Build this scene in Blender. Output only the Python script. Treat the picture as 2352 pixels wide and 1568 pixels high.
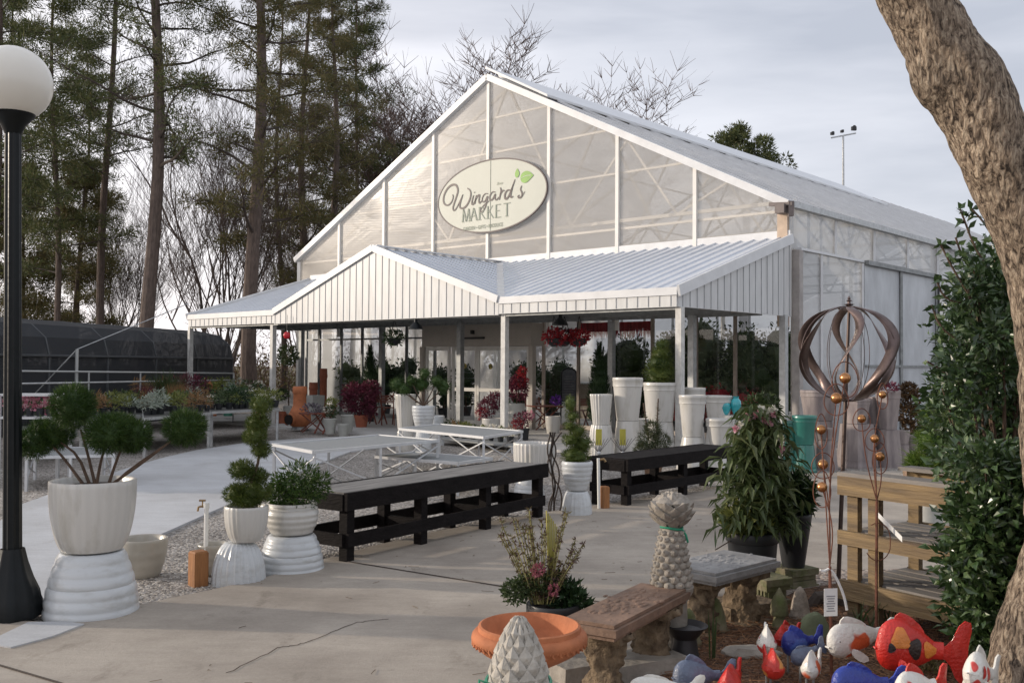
import bpy, math, random
from mathutils import Vector, Matrix, noise
R = math.radians
random.seed(7)
for o in list(bpy.data.objects): bpy.data.objects.remove(o)
SC = bpy.context.scene
COL = SC.collection
# ------------------------------------------------------------------ camera
F = 2240.0; W0 = 2352.0; H0 = 1568.0; EYE = 1.6
PITCH = math.atan(53/F); ROLL = R(.38)
_f = Vector((0, math.cos(PITCH), math.sin(PITCH))); _r0 = Vector((1, 0, 0)); _u0 = _r0.cross(_f)
_r = _r0*math.cos(ROLL)+_u0*math.sin(ROLL); _u = _u0*math.cos(ROLL)-_r0*math.sin(ROLL)
cam = bpy.data.cameras.new('camera'); camo = bpy.data.objects.new('camera', cam); COL.objects.link(camo)
m = Matrix((_r, _u, -_f)).transposed().to_4x4(); m.translation = Vector((0, 0, EYE)); camo.matrix_world = m
cam.sensor_width = 36; cam.lens = 36*F/W0; cam.clip_end = 1500; cam.clip_start = .05
SC.camera = camo
# ------------------------------------------------------------------ sky and sun
SUN_AZ = R(-82)     # measured from +Y towards +X
SUN_EL = R(13)
world = bpy.data.worlds.new('World'); SC.world = world; world.use_nodes = True
nt = world.node_tree; N = nt.nodes; L = nt.links
bg = N['Background']
sky = N.new('ShaderNodeTexSky'); sky.sky_type = 'NISHITA'; sky.sun_disc = False
sky.sun_elevation = SUN_EL; sky.sun_rotation = SUN_AZ; sky.air_density = 1.2; sky.dust_density = 2.0
tc = N.new('ShaderNodeTexCoord')
mp = N.new('ShaderNodeMapping'); mp.inputs['Scale'].default_value = (1.0, 1.4, 5.0); mp.inputs['Rotation'].default_value = (R(8), R(14), 0)
L.new(tc.outputs['Generated'], mp.inputs['Vector'])
n1 = N.new('ShaderNodeTexNoise'); n1.inputs['Scale'].default_value = 1.7; n1.inputs['Detail'].default_value = 6; n1.inputs['Roughness'].default_value = .5
n1.inputs['Distortion'].default_value = .35
L.new(mp.outputs[0], n1.inputs['Vector'])
cr = N.new('ShaderNodeValToRGB')
cr.color_ramp.elements[0].position = .36; cr.color_ramp.elements[0].color = (5.2, 5.5, 6.35, 1)
cr.color_ramp.elements[1].position = .66; cr.color_ramp.elements[1].color = (9.0, 9.1, 9.8, 1)
L.new(n1.outputs['Fac'], cr.inputs['Fac'])
# brighter, warmer cloud low on the sun's side
sep = N.new('ShaderNodeSeparateXYZ'); L.new(tc.outputs['Generated'], sep.inputs[0])
mrx = N.new('ShaderNodeMapRange'); mrx.inputs['From Min'].default_value = .12; mrx.inputs['From Max'].default_value = -.5
L.new(sep.outputs['X'], mrx.inputs['Value'])
mrz = N.new('ShaderNodeMapRange'); mrz.inputs['From Min'].default_value = .55; mrz.inputs['From Max'].default_value = .02
L.new(sep.outputs['Z'], mrz.inputs['Value'])
mu = N.new('ShaderNodeMath'); mu.operation = 'MULTIPLY'; L.new(mrx.outputs[0], mu.inputs[0]); L.new(mrz.outputs[0], mu.inputs[1])
mg = N.new('ShaderNodeMix'); mg.data_type = 'RGBA'; mg.inputs[7].default_value = (13.0, 12.2, 12.3, 1)
L.new(mu.outputs[0], mg.inputs[0]); L.new(cr.outputs[0], mg.inputs[6])
mx = N.new('ShaderNodeMix'); mx.data_type = 'RGBA'; mx.inputs[0].default_value = .85
L.new(sky.outputs[0], mx.inputs[6]); L.new(mg.outputs[2], mx.inputs[7])
L.new(mx.outputs[2], bg.inputs['Color']); bg.inputs['Strength'].default_value = .1
sl = bpy.data.lights.new('sun', 'SUN'); sl.energy = 2.6; sl.angle = R(1.2); sl.color = (1, .87, .72)
so = bpy.data.objects.new('sun', sl); COL.objects.link(so)
sd = Vector((math.sin(SUN_AZ)*math.cos(SUN_EL), math.cos(SUN_AZ)*math.cos(SUN_EL), math.sin(SUN_EL)))
so.rotation_euler = sd.to_track_quat('Z', 'Y').to_euler(); so.location = (-20, 0, 20)
SC.view_settings.view_transform = 'Standard'; SC.view_settings.look = 'None'; SC.view_settings.exposure = 0.25
SC.view_settings.gamma = 1
SC.cycles.max_bounces = 8; SC.cycles.transparent_max_bounces = 16
# ------------------------------------------------------------------ measuring helpers (photo measured at 2352 x 1568)
def ray(x, y): return _f+_r*((x-W0/2)/F)+_u*((H0/2-y)/F)
def G(x, y, z=0.0):
    d = ray(x, y); t = (z-EYE)/d.z; return Vector((d.x*t, d.y*t, z))
def AT(x, y, Y):
    d = ray(x, y); t = Y/d.y; return Vector((d.x*t, Y, EYE+d.z*t))
def proj(p):
    q = Vector(p)-Vector((0, 0, EYE)); D = q.dot(_f); return (W0/2+F*q.dot(_r)/D, H0/2-F*q.dot(_u)/D)
# ------------------------------------------------------------------ materials
MATS = {}
def nodes_of(name):
    m = bpy.data.materials.new(name); m.use_nodes = True; MATS[name] = m
    return m, m.node_tree.nodes, m.node_tree.links, m.node_tree.nodes['Principled BSDF']
def M(name, rgb, rough=.6, var=.15, scale=6, bump=0, bscale=None, metal=0, stretch=(1, 1, 1), rgb2=None, coat=0, spec=.5, detail=5, thr=None):
    if name in MATS: return MATS[name]
    m, N, L, b = nodes_of(name)
    b.inputs['Roughness'].default_value = rough; b.inputs['Metallic'].default_value = metal
    b.inputs['Coat Weight'].default_value = coat; b.inputs['Specular IOR Level'].default_value = spec
    tc = N.new('ShaderNodeTexCoord'); mp = N.new('ShaderNodeMapping'); mp.inputs['Scale'].default_value = stretch
    L.new(tc.outputs['Object'], mp.inputs[0])
    n = N.new('ShaderNodeTexNoise'); n.inputs['Scale'].default_value = scale; n.inputs['Detail'].default_value = detail; n.inputs['Roughness'].default_value = .6
    L.new(mp.outputs[0], n.inputs['Vector'])
    r = N.new('ShaderNodeValToRGB'); lo, hi = thr or (.3, .7)
    r.color_ramp.elements[0].position = lo; r.color_ramp.elements[1].position = hi
    a = rgb2 or tuple(c*(1-var) for c in rgb)
    c2 = rgb if rgb2 else tuple(min(1, c*(1+var)) for c in rgb)
    r.color_ramp.elements[0].color = (*a, 1); r.color_ramp.elements[1].color = (*c2, 1)
    L.new(n.outputs['Fac'], r.inputs[0]); L.new(r.outputs[0], b.inputs['Base Color'])
    if bump:
        n2 = N.new('ShaderNodeTexNoise'); n2.inputs['Scale'].default_value = bscale or scale*3; n2.inputs['Detail'].default_value = 6
        L.new(mp.outputs[0], n2.inputs['Vector'])
        bp = N.new('ShaderNodeBump'); bp.inputs['Strength'].default_value = bump; bp.inputs['Distance'].default_value = .02
        L.new(n2.outputs['Fac'], bp.inputs['Height']); L.new(bp.outputs[0], b.inputs['Normal'])
    return m
def MLEAF(name, cols, rough=.5, trans=.3, spec=.4):
    """foliage: colour varies from leaf to leaf and in patches"""
    if name in MATS: return MATS[name]
    m, N, L, b = nodes_of(name)
    g = N.new('ShaderNodeNewGeometry'); r = N.new('ShaderNodeValToRGB')
    tc = N.new('ShaderNodeTexCoord'); n = N.new('ShaderNodeTexNoise'); n.inputs['Scale'].default_value = 3; L.new(tc.outputs['Object'], n.inputs['Vector'])
    ad = N.new('ShaderNodeMath'); ad.operation = 'MULTIPLY_ADD'; ad.inputs[1].default_value = .55
    L.new(g.outputs['Random Per Island'], ad.inputs[0])
    sc = N.new('ShaderNodeMath'); sc.operation = 'MULTIPLY'; sc.inputs[1].default_value = .5; L.new(n.outputs['Fac'], sc.inputs[0]); L.new(sc.outputs[0], ad.inputs[2])
    el = r.color_ramp.elements
    el[0].position = .1; el[1].position = .9; el[0].color = (*cols[0], 1); el[1].color = (*cols[-1], 1)
    for i, c in enumerate(cols[1:-1]):
        e = el.new(.1+.8*(i+1)/(len(cols)-1)); e.color = (*c, 1)
    L.new(ad.outputs[0], r.inputs[0]); L.new(r.outputs[0], b.inputs['Base Color'])
    b.inputs['Roughness'].default_value = rough; b.inputs['Specular IOR Level'].default_value = spec
    if trans:
        t = N.new('ShaderNodeBsdfTranslucent'); L.new(r.outputs[0], t.inputs[0]); x = N.new('ShaderNodeMixShader'); x.inputs[0].default_value = trans
        L.new(b.outputs[0], x.inputs[1]); L.new(t.outputs[0], x.inputs[2]); L.new(x.outputs[0], N['Material Output'].inputs[0])
    return m
def MPOLY(name, col, clear, gloss, rough, rib, ribdir='X', wr=.25, glow=.5):
    """ribbed translucent sheet: part clear, part scattering, part gloss"""
    m, N, L, b = nodes_of(name); N.remove(b); out = N['Material Output']
    tr = N.new('ShaderNodeBsdfTransparent'); tl = N.new('ShaderNodeBsdfTranslucent'); df = N.new('ShaderNodeBsdfDiffuse'); gl = N.new('ShaderNodeBsdfGlossy')
    tc = N.new('ShaderNodeTexCoord')
    n = N.new('ShaderNodeTexNoise'); n.inputs['Scale'].default_value = .55; n.inputs['Detail'].default_value = 3; n.inputs['Distortion'].default_value = 1.2
    mp = N.new('ShaderNodeMapping'); mp.inputs['Scale'].default_value = (1, 1, 2.2); L.new(tc.outputs['Object'], mp.inputs[0]); L.new(mp.outputs[0], n.inputs['Vector'])
    w = N.new('ShaderNodeTexWave'); w.wave_type = 'BANDS'; w.bands_direction = ribdir; w.inputs['Scale'].default_value = rib; L.new(tc.outputs['Object'], w.inputs['Vector'])
    add = N.new('ShaderNodeMath'); add.operation = 'MULTIPLY_ADD'; add.inputs[1].default_value = .03; L.new(w.outputs['Fac'], add.inputs[0]); L.new(n.outputs['Fac'], add.inputs[2])
    bp = N.new('ShaderNodeBump'); bp.inputs['Strength'].default_value = wr; bp.inputs['Distance'].default_value = .35
    L.new(add.outputs[0], bp.inputs['Height']); L.new(bp.outputs[0], gl.inputs['Normal'])
    r = N.new('ShaderNodeValToRGB'); r.color_ramp.elements[0].position = .35; r.color_ramp.elements[1].position = .65
    r.color_ramp.elements[0].color = (*[c*.86 for c in col], 1); r.color_ramp.elements[1].color = (*col, 1); L.new(n.outputs['Fac'], r.inputs[0])
    for q in (tl, df): L.new(r.outputs[0], q.inputs[0])
    gl.inputs['Roughness'].default_value = rough; gl.inputs[0].default_value = (.9, .9, .9, 1); tr.inputs[0].default_value = (.96, .95, .93, 1)
    a = N.new('ShaderNodeMixShader'); a.inputs[0].default_value = glow; L.new(df.outputs[0], a.inputs[1]); L.new(tl.outputs[0], a.inputs[2])
    c = N.new('ShaderNodeMixShader'); c.inputs[0].default_value = clear; L.new(a.outputs[0], c.inputs[1]); L.new(tr.outputs[0], c.inputs[2])
    d = N.new('ShaderNodeMixShader'); d.inputs[0].default_value = gloss; L.new(c.outputs[0], d.inputs[1]); L.new(gl.outputs[0], d.inputs[2])
    L.new(d.outputs[0], out.inputs[0]); return m
def MGLASS(name, tint=(.86, .9, .9), refl=.12):
    m, N, L, b = nodes_of(name); N.remove(b)
    tr = N.new('ShaderNodeBsdfTransparent'); tr.inputs[0].default_value = (*tint, 1); gl = N.new('ShaderNodeBsdfGlossy'); gl.inputs['Roughness'].default_value = .02
    fr = N.new('ShaderNodeLayerWeight'); fr.inputs[0].default_value = .5; pw_ = N.new('ShaderNodeMath'); pw_.operation = 'POWER'; pw_.inputs[1].default_value = 4.5; L.new(fr.outputs['Facing'], pw_.inputs[0]); ad = N.new('ShaderNodeMath'); ad.inputs[1].default_value = refl; L.new(pw_.outputs[0], ad.inputs[0])
    x = N.new('ShaderNodeMixShader'); L.new(ad.outputs[0], x.inputs[0]); L.new(tr.outputs[0], x.inputs[1]); L.new(gl.outputs[0], x.inputs[2]); L.new(x.outputs[0], N['Material Output'].inputs[0]); return m
def MGROUND(name, cols, vscale, bump, patch=.35, rough=.95, dark=0):
    """loose stones / chips: voronoi cells with their own colours and height"""
    m, N, L, b = nodes_of(name); b.inputs['Roughness'].default_value = rough
    tc = N.new('ShaderNodeTexCoord'); v = N.new('ShaderNodeTexVoronoi'); v.inputs['Scale'].default_value = vscale; L.new(tc.outputs['Object'], v.inputs['Vector'])
    s = N.new('ShaderNodeSeparateColor'); L.new(v.outputs['Color'], s.inputs[0])
    r = N.new('ShaderNodeValToRGB'); el = r.color_ramp.elements; el[0].color = (*cols[0], 1); el[1].color = (*cols[-1], 1)
    for i, c in enumerate(cols[1:-1]): e = el.new((i+1)/(len(cols)-1)); e.color = (*c, 1)
    L.new(s.outputs[0], r.inputs[0])
    n = N.new('ShaderNodeTexNoise'); n.inputs['Scale'].default_value = .9; n.inputs['Detail'].default_value = 8; L.new(tc.outputs['Object'], n.inputs['Vector'])
    mr = N.new('ShaderNodeMapRange'); mr.inputs['From Min'].default_value = .3; mr.inputs['From Max'].default_value = .7; mr.inputs['To Min'].default_value = 1-patch; mr.inputs['To Max'].default_value = 1+patch*.4
    L.new(n.outputs['Fac'], mr.inputs['Value'])
    x = N.new('ShaderNodeMix'); x.data_type = 'RGBA'; x.blend_type = 'MULTIPLY'; x.inputs[0].default_value = 1; L.new(r.outputs[0], x.inputs[6]); L.new(mr.outputs[0], x.inputs[7]); L.new(x.outputs[2], b.inputs['Base Color'])
    bp = N.new('ShaderNodeBump'); bp.inputs['Strength'].default_value = bump; bp.inputs['Distance'].default_value = .02; bp.invert = True
    L.new(v.outputs['Distance'], bp.inputs['Height']); L.new(bp.outputs[0], b.inputs['Normal']); return m
def MCONC(name, c1, c2, c3=None, stain=.55, bump=.25):
    m, N, L, b = nodes_of(name); b.inputs['Roughness'].default_value = .85
    tc = N.new('ShaderNodeTexCoord')
    def nz(s, d, ro=.6, st=(1, 1, 1)):
        mp = N.new('ShaderNodeMapping'); mp.inputs['Scale'].default_value = st; L.new(tc.outputs['Object'], mp.inputs[0])
        n = N.new('ShaderNodeTexNoise'); n.inputs['Scale'].default_value = s; n.inputs['Detail'].default_value = d; n.inputs['Roughness'].default_value = ro; L.new(mp.outputs[0], n.inputs['Vector']); return n
    a = nz(.7, 9, .62); r = N.new('ShaderNodeValToRGB'); r.color_ramp.elements[0].position = .34; r.color_ramp.elements[1].position = .64
    r.color_ramp.elements[0].color = (*c1, 1); r.color_ramp.elements[1].color = (*c2, 1); L.new(a.outputs['Fac'], r.inputs[0])
    f = nz(55, 6, .8); mr = N.new('ShaderNodeMapRange'); mr.inputs['To Min'].default_value = .72; mr.inputs['To Max'].default_value = 1.26; L.new(f.outputs['Fac'], mr.inputs['Value'])
    x = N.new('ShaderNodeMix'); x.data_type = 'RGBA'; x.blend_type = 'MULTIPLY'; x.inputs[0].default_value = 1; L.new(r.outputs[0], x.inputs[6]); L.new(mr.outputs[0], x.inputs[7])
    g = nz(2.6, 10, .75, (1, .5, 1)); r2 = N.new('ShaderNodeValToRGB'); r2.color_ramp.elements[0].position = .58; r2.color_ramp.elements[1].position = .74
    r2.color_ramp.elements[0].color = (1, 1, 1, 1); r2.color_ramp.elements[1].color = (stain, stain*.95, stain*.9, 1); L.new(g.outputs['Fac'], r2.inputs[0])
    y = N.new('ShaderNodeMix'); y.data_type = 'RGBA'; y.blend_type = 'MULTIPLY'; y.inputs[0].default_value = 1; L.new(x.outputs[2], y.inputs[6]); L.new(r2.outputs[0], y.inputs[7])
    h = nz(9, 7, .75, (.35, 1.6, 1)); mh = N.new('ShaderNodeMapRange'); mh.inputs['From Min'].default_value = .3; mh.inputs['From Max'].default_value = .7; mh.inputs['To Min'].default_value = .90; mh.inputs['To Max'].default_value = 1.08; L.new(h.outputs['Fac'], mh.inputs['Value'])
    w = N.new('ShaderNodeMix'); w.data_type = 'RGBA'; w.blend_type = 'MULTIPLY'; w.inputs[0].default_value = 1; L.new(y.outputs[2], w.inputs[6]); L.new(mh.outputs[0], w.inputs[7])
    L.new(w.outputs[2], b.inputs['Base Color'])
    bp = N.new('ShaderNodeBump'); bp.inputs['Strength'].default_value = bump; bp.inputs['Distance'].default_value = .01; L.new(f.outputs['Fac'], bp.inputs['Height']); L.new(bp.outputs[0], b.inputs['Normal']); return m
# ------------------------------------------------------------------ mesh builder
class MB:
    def __init__(s): s.v = []; s.f = []; s.T = None; s.marks = []
    def mat(s, i): s.marks.append((len(s.f), i)); return s
    def add(s, vs, fs):
        k = len(s.v)
        if s.T is not None: vs = [s.T @ Vector(p) for p in vs]
        s.v.extend([tuple(p) for p in vs]); s.f.extend([tuple(i+k for i in q) for q in fs]); return s
    def box(s, c, d, rz=0, top=1.0):
        cx, cy, cz = c; a, b, h = d[0]/2, d[1]/2, d[2]/2; co, si = math.cos(rz), math.sin(rz); vs = []
        for z, k in ((-h, 1), (h, top)):
            for x, y in ((-a, -b), (a, -b), (a, b), (-a, b)):
                x *= k; y *= k; vs.append((cx+x*co-y*si, cy+x*si+y*co, cz+z))
        return s.add(vs, [(3, 2, 1, 0), (4, 5, 6, 7), (0, 1, 5, 4), (1, 2, 6, 5), (2, 3, 7, 6), (3, 0, 4, 7)])
    def beam(s, p, q, w, h=None, up=(0, 0, 1)):
        p = Vector(p); q = Vector(q); h = h or w; d = (q-p).normalized(); u = Vector(up)
        if abs(d.dot(u)) > .98: u = Vector((0, 1, 0))
        r = d.cross(u).normalized(); u = r.cross(d).normalized(); vs = []
        for e in (p, q):
            for a, b in ((-1, -1), (1, -1), (1, 1), (-1, 1)): vs.append(e+r*a*w/2+u*b*h/2)
        return s.add(vs, [(3, 2, 1, 0), (4, 5, 6, 7), (0, 1, 5, 4), (1, 2, 6, 5), (2, 3, 7, 6), (3, 0, 4, 7)])
    def tube(s, pts, rad, n=8, cap=True):
        pts = [Vector(p) for p in pts]
        if not isinstance(rad, (list, tuple)): rad = [rad]*len(pts)
        d0 = (pts[1]-pts[0]).normalized(); u = Vector((0, 0, 1)) if abs(d0.z) < .9 else Vector((1, 0, 0))
        r = d0.cross(u).normalized(); vs = []; fs = []
        for i, p in enumerate(pts):
            d = (pts[min(i+1, len(pts)-1)]-pts[max(i-1, 0)])
            if d.length < 1e-9: d = d0
            d.normalize(); r = (r-d*r.dot(d))
            r = r.normalized() if r.length > 1e-6 else d.orthogonal().normalized(); b = d.cross(r)
            for k in range(n):
                a = 2*math.pi*k/n; vs.append(p+(r*math.cos(a)+b*math.sin(a))*rad[i])
        for i in range(len(pts)-1):
            for k in range(n): fs.append((i*n+k, i*n+(k+1) % n, (i+1)*n+(k+1) % n, (i+1)*n+k))
        if cap and n > 3: fs.append(tuple(range(n-1, -1, -1))); fs.append(tuple((len(pts)-1)*n+k for k in range(n)))
        return s.add(vs, fs)
    def lathe(s, prof, n=32, c=(0, 0, 0), fl=0, fn=12, sq=0, cap=True, rz=0, wob=0):
        """prof: (r,z); fl: flute depth, fn flutes; sq: 0 round .. 1 square"""
        vs = []; fs = []
        for i, (r, z) in enumerate(prof):
            for k in range(n):
                a = 2*math.pi*k/n+rz; q = r
                if fl: q = r*(1-fl*(.5+.5*math.cos(fn*(a-rz)))**.7)
                if sq:
                    aa = a-rz; q = q*((1-sq)+sq/max(abs(math.cos(aa)), abs(math.sin(aa))))
                if wob: q *= 1+wob*noise.noise(Vector((math.cos(a)*2, math.sin(a)*2, z*9)))
                vs.append((c[0]+q*math.cos(a), c[1]+q*math.sin(a), c[2]+z))
        m_ = len(prof)
        for i in range(m_-1):
            for k in range(n): fs.append((i*n+k, i*n+(k+1) % n, (i+1)*n+(k+1) % n, (i+1)*n+k))
        if cap:
            fs.append(tuple(range(n-1, -1, -1))); fs.append(tuple((m_-1)*n+k for k in range(n)))
        return s.add(vs, fs)
    def poly(s, pts, th=0.0, nrm=None):
        pts = [Vector(p) for p in pts]; n = len(pts)
        if not th: return s.add(pts, [tuple(range(n))])
        if nrm is None: nrm = (pts[1]-pts[0]).cross(pts[2]-pts[0]).normalized()
        nrm = Vector(nrm); vs = pts+[p-nrm*th for p in pts]
        fs = [tuple(range(n)), tuple(range(2*n-1, n-1, -1))]+[(i, i+n, (i+1) % n+n, (i+1) % n) for i in range(n)]
        return s.add(vs, fs)
    def ball(s, c, r, n=12, m_=8, sx=1, sy=1, sz=1, wob=0, ws=3):
        vs = []; fs = []; c = Vector(c)
        for i in range(m_+1):
            th = math.pi*i/m_
            for k in range(n):
                a = 2*math.pi*k/n; d = Vector((math.sin(th)*math.cos(a), math.sin(th)*math.sin(a), math.cos(th)))
                q = r*(1+(wob*noise.noise(d*ws+c*7) if wob else 0)); vs.append(c+Vector((d.x*sx, d.y*sy, d.z*sz))*q)
        for i in range(m_):
            for k in range(n): fs.append((i*n+k, (i+1)*n+k, (i+1)*n+(k+1) % n, i*n+(k+1) % n))
        return s.add(vs, fs)
    def leaf(s, p, d, up, l, w, bend=.15):
        p = Vector(p); d = Vector(d).normalized(); r = d.cross(Vector(up))
        r = r.normalized() if r.length > 1e-4 else d.orthogonal().normalized(); n = r.cross(d)
        k = len(s.v)
        if s.T is not None: raise RuntimeError
        s.v.extend([tuple(p), tuple(p+d*l*.45+r*w/2+n*l*bend*.5), tuple(p+d*l-n*l*bend), tuple(p+d*l*.45-r*w/2+n*l*bend*.5), tuple(p+d*l*.5)])
        s.f.extend([(k, k+1, k+4), (k+1, k+2, k+4), (k+2, k+3, k+4), (k+3, k, k+4)])
    def needle(s, p, d, l, w):
        p = Vector(p); d = Vector(d); r = d.cross(Vector((random.random()-.5, random.random()-.5, random.random()-.5)))
        if r.length < 1e-5: return
        r.normalize(); k = len(s.v); s.v.extend([tuple(p-r*w/2), tuple(p+r*w/2), tuple(p+d*l)]); s.f.append((k, k+1, k+2))
    def build(s, name, mat, parent=None, smooth=True, ang=35, loc=None):
        me = bpy.data.meshes.new(name); me.from_pydata(s.v, [], s.f); me.update()
        o = bpy.data.objects.new(name, me); COL.objects.link(o)
        for mm in (mat if isinstance(mat, (list, tuple)) else [mat]): me.materials.append(mm)
        for q_, (st, ix) in enumerate(s.marks):
            en = s.marks[q_+1][0] if q_+1 < len(s.marks) else len(s.f)
            for fi in range(st, en): me.polygons[fi].material_index = ix
        if smooth and len(me.polygons):
            me.polygons.foreach_set('use_smooth', [True]*len(me.polygons))
            try: me.set_sharp_from_angle(angle=R(ang))
            except Exception: pass
        if parent is not None: o.parent = parent
        if loc is not None: o.location = loc
        return o
def rv():
    while True:
        v = Vector((random.uniform(-1, 1), random.uniform(-1, 1), random.uniform(-1, 1)))
        if .05 < v.length < 1: return v.normalized()
def tag(o, label, cat, group=None, kind=None):
    if label: o['label'] = label
    if cat: o['category'] = cat
    if group: o['group'] = group
    if kind: o['kind'] = kind
    return o
def thing(name, label, cat, loc=(0, 0, 0), rz=0, group=None):
    o = bpy.data.objects.new(name, None); COL.objects.link(o); o.empty_display_size = .1
    o.location = loc; o.rotation_euler = (0, 0, rz); return tag(o, label, cat, group)
def struct(o): o['kind'] = 'structure'; return o
def copy_tree(o, loc, rz=0, sc=1, label=None, parent=None):
    c = o.copy(); COL.objects.link(c)
    if parent is None:
        c.location = loc; c.rotation_euler = (0, 0, rz); c.scale = (sc, sc, sc) if not isinstance(sc, tuple) else sc
        if label: c['label'] = label
    else: c.parent = parent
    for ch in list(o.children): copy_tree(ch, None, parent=c)
    return c
# ================================================================== ground
gravel = MGROUND('gravel', [(.09, .08, .07), (.28, .25, .22), (.36, .33, .30), (.55, .52, .48)], 42, .9)
plaza_m = MCONC('tan_concrete', (.26, .222, .182), (.43, .378, .315), stain=.55, bump=.4)
path_m = MCONC('grey_concrete', (.40, .40, .40), (.52, .53, .54), stain=.8, bump=.12)
slab_m = MCONC('slab_concrete', (.42, .41, .39), (.54, .53, .51), stain=.75, bump=.12)
straw_m = MGROUND('pine_straw', [(.035, .018, .01), (.13, .06, .03), (.20, .10, .05), (.28, .17, .10)], 60, 1.0)
dirt_m = MGROUND('leaf_litter_ground', [(.06, .045, .03), (.12, .09, .06), (.16, .13, .08)], 8, .5)
b = MB(); n_ = 24; S_ = 520
for i in range(n_+1):
    for j in range(n_+1): b.v.append((-S_/2+S_*i/n_, -60+S_*j/n_, -.03))
for i in range(n_):
    for j in range(n_): b.f.append((i*(n_+1)+j, (i+1)*(n_+1)+j, (i+1)*(n_+1)+j+1, i*(n_+1)+j+1))
struct(b.build('ground', dirt_m, smooth=False))
def sheet(name, pts, z, mat, th=.1, jitter=0):
    P = [G(x, y) if not isinstance(x, Vector) else x for x, y in pts]
    if jitter:
        Q = []
        for i in range(len(P)):
            a, c = P[i], P[(i+1) % len(P)]; n = max(1, int((c-a).length/.25)); n = min(n, 60)
            for k in range(n):
                p = a.lerp(c, k/n); Q.append(p+Vector((noise.noise(p*2.3), noise.noise(p*2.3+Vector((5, 5, 5))), 0))*jitter)
        P = Q
    from mathutils.geometry import tessellate_polygon
    P = [Vector((p.x, p.y, z)) for p in P]; tri = tessellate_polygon([P]); n = len(P); mb = MB()
    fs = []
    for t in tri:
        a, c, d = [P[i] for i in t]
        fs.append(t if (c-a).cross(d-a).z > 0 else t[::-1])
    area = sum(P[i].x*P[(i+1) % n].y-P[(i+1) % n].x*P[i].y for i in range(n))
    vs = P+[p-Vector((0, 0, th)) for p in P]
    fs += [((i, i+n, (i+1) % n+n, (i+1) % n) if area > 0 else ((i+1) % n, (i+1) % n+n, i+n, i)) for i in range(n)]
    mb.add(vs, fs); return struct(mb.build(name, mat, smooth=False))
V3 = Vector
def W(x, y): return (V3((x, y, 0)), 0)
sheet('gravel_yard', [W(-30, -3), W(14, -3), W(30, 20), W(30, 62), W(-60, 62), W(-60, 10)], 0.0, gravel, .02)
# curved grey walk
sheet('path', [(-60, 1250), (48, 1162), (160, 1122), (300, 1075), (380, 1052), (450, 1036), (560, 1019), (700, 1008), (860, 1001), (1010, 998),
               (1010, 1018), (900, 1026), (806, 1039), (734, 1066), (640, 1108), (560, 1146), (470, 1186), (390, 1222), (300, 1262), (200, 1320), (100, 1380), (30, 1425), W(-6, 4.0), W(-12, 4.5)], .022, path_m, .05)
# tan plaza in front
sheet('plaza', [W(-5, 5.4), (40, 1436), (130, 1440), (180, 1431), (310, 1400), (480, 1364), (620, 1331), (740, 1293), (850, 1262), (1000, 1226), (1262, 1180), (1350, 1168),
                (1640, 1128), (1700, 1105), (1860, 1092), (2050, 1085), W(9.5, 13.9), W(12, 12), W(12, -2.5), W(-5, -2.5)], .030, plaza_m, .06, jitter=.025)
# joints cut in the plaza
jm = M('joint_dark', (.07, .055, .045), .95)
b = MB()
for a, c in (((790, 1297), (1310, 1382)), ((-40, 1530), (160, 1590)), ((1180, 1192), (1190, 1190)), ((1310, 1382), (1500, 1413))):
    p, q = G(*a), G(*c); p.z = q.z = .0345; b.beam(p, q, .012, .004)
struct(b.build('plaza_joint', jm, smooth=False))
# light cement patch beside the lamp post
sheet('footing_patch', [(-30, 1490), (60, 1442), (140, 1441), (190, 1447), (120, 1475), (30, 1500)], .038, path_m, .03, jitter=.02)
# planting bed at the right
sheet('mulch_bed', [(1430, 1540), (1500, 1500), (1560, 1440), (1650, 1400), (1760, 1400), (1840, 1370), (1930, 1350), (2020, 1345), (2150, 1370), (2420, 1330), W(6, 3), W(5, .5), W(.8, .8), W(.8, 3.6)], .042, straw_m, .05, jitter=.06)
# loose pine needles on the bed
b = MB(); random.seed(3)
for i in range(9000):
    x = random.uniform(.75, 3.6); y = random.uniform(3.2, 6.6)
    px, py = proj((x, y, 0))
    if px < 1440+max(0, (1540-py))*1.2 or py < 1375: continue
    a = random.random()*6.28; b.needle((x, y, .045+random.random()*.012), (math.cos(a), math.sin(a), random.uniform(-.02, .25)), random.uniform(.05, .13), .004)
tag(b.build('pine_needles', MLEAF('straw', [(.10, .04, .02), (.24, .11, .05), (.36, .2, .1)], .8, .1), smooth=False), 'loose brown pine needles mulching the planting bed', 'pine straw', kind='stuff')
# loose pebbles along the gravel edge near the pots
b = MB(); random.seed(5)
for i in range(5200):
    t = random.random(); px = 90+t*1150; base = 1440-(px-90)*.225; py = base-random.random()**1.3*210
    if px < 420 and py < 1300-(px-100)*.28+55: continue
    p = G(px, py+random.uniform(-4, 6)); s = random.uniform(.006, .016)
    a = random.random()*3.1; co, si = math.cos(a)*s, math.sin(a)*s; h = s*random.uniform(.5, .9)
    k = len(b.v); b.v += [(p.x+co, p.y+si, 0), (p.x-si, p.y+co, 0), (p.x-co, p.y-si, 0), (p.x+si, p.y-co, 0), (p.x+random.uniform(-.3, .3)*s, p.y+random.uniform(-.3, .3)*s, h)]
    b.f += [(k, k+1, k+4), (k+1, k+2, k+4), (k+2, k+3, k+4), (k+3, k, k+4)]
tag(b.build('gravel_pebbles', MLEAF('pebble', [(.12, .1, .09), (.33, .3, .26), (.55, .51, .46)], .9, 0), smooth=False), 'loose pale gravel scattered between the plaza edge and the tables', 'gravel', kind='stuff')

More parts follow.
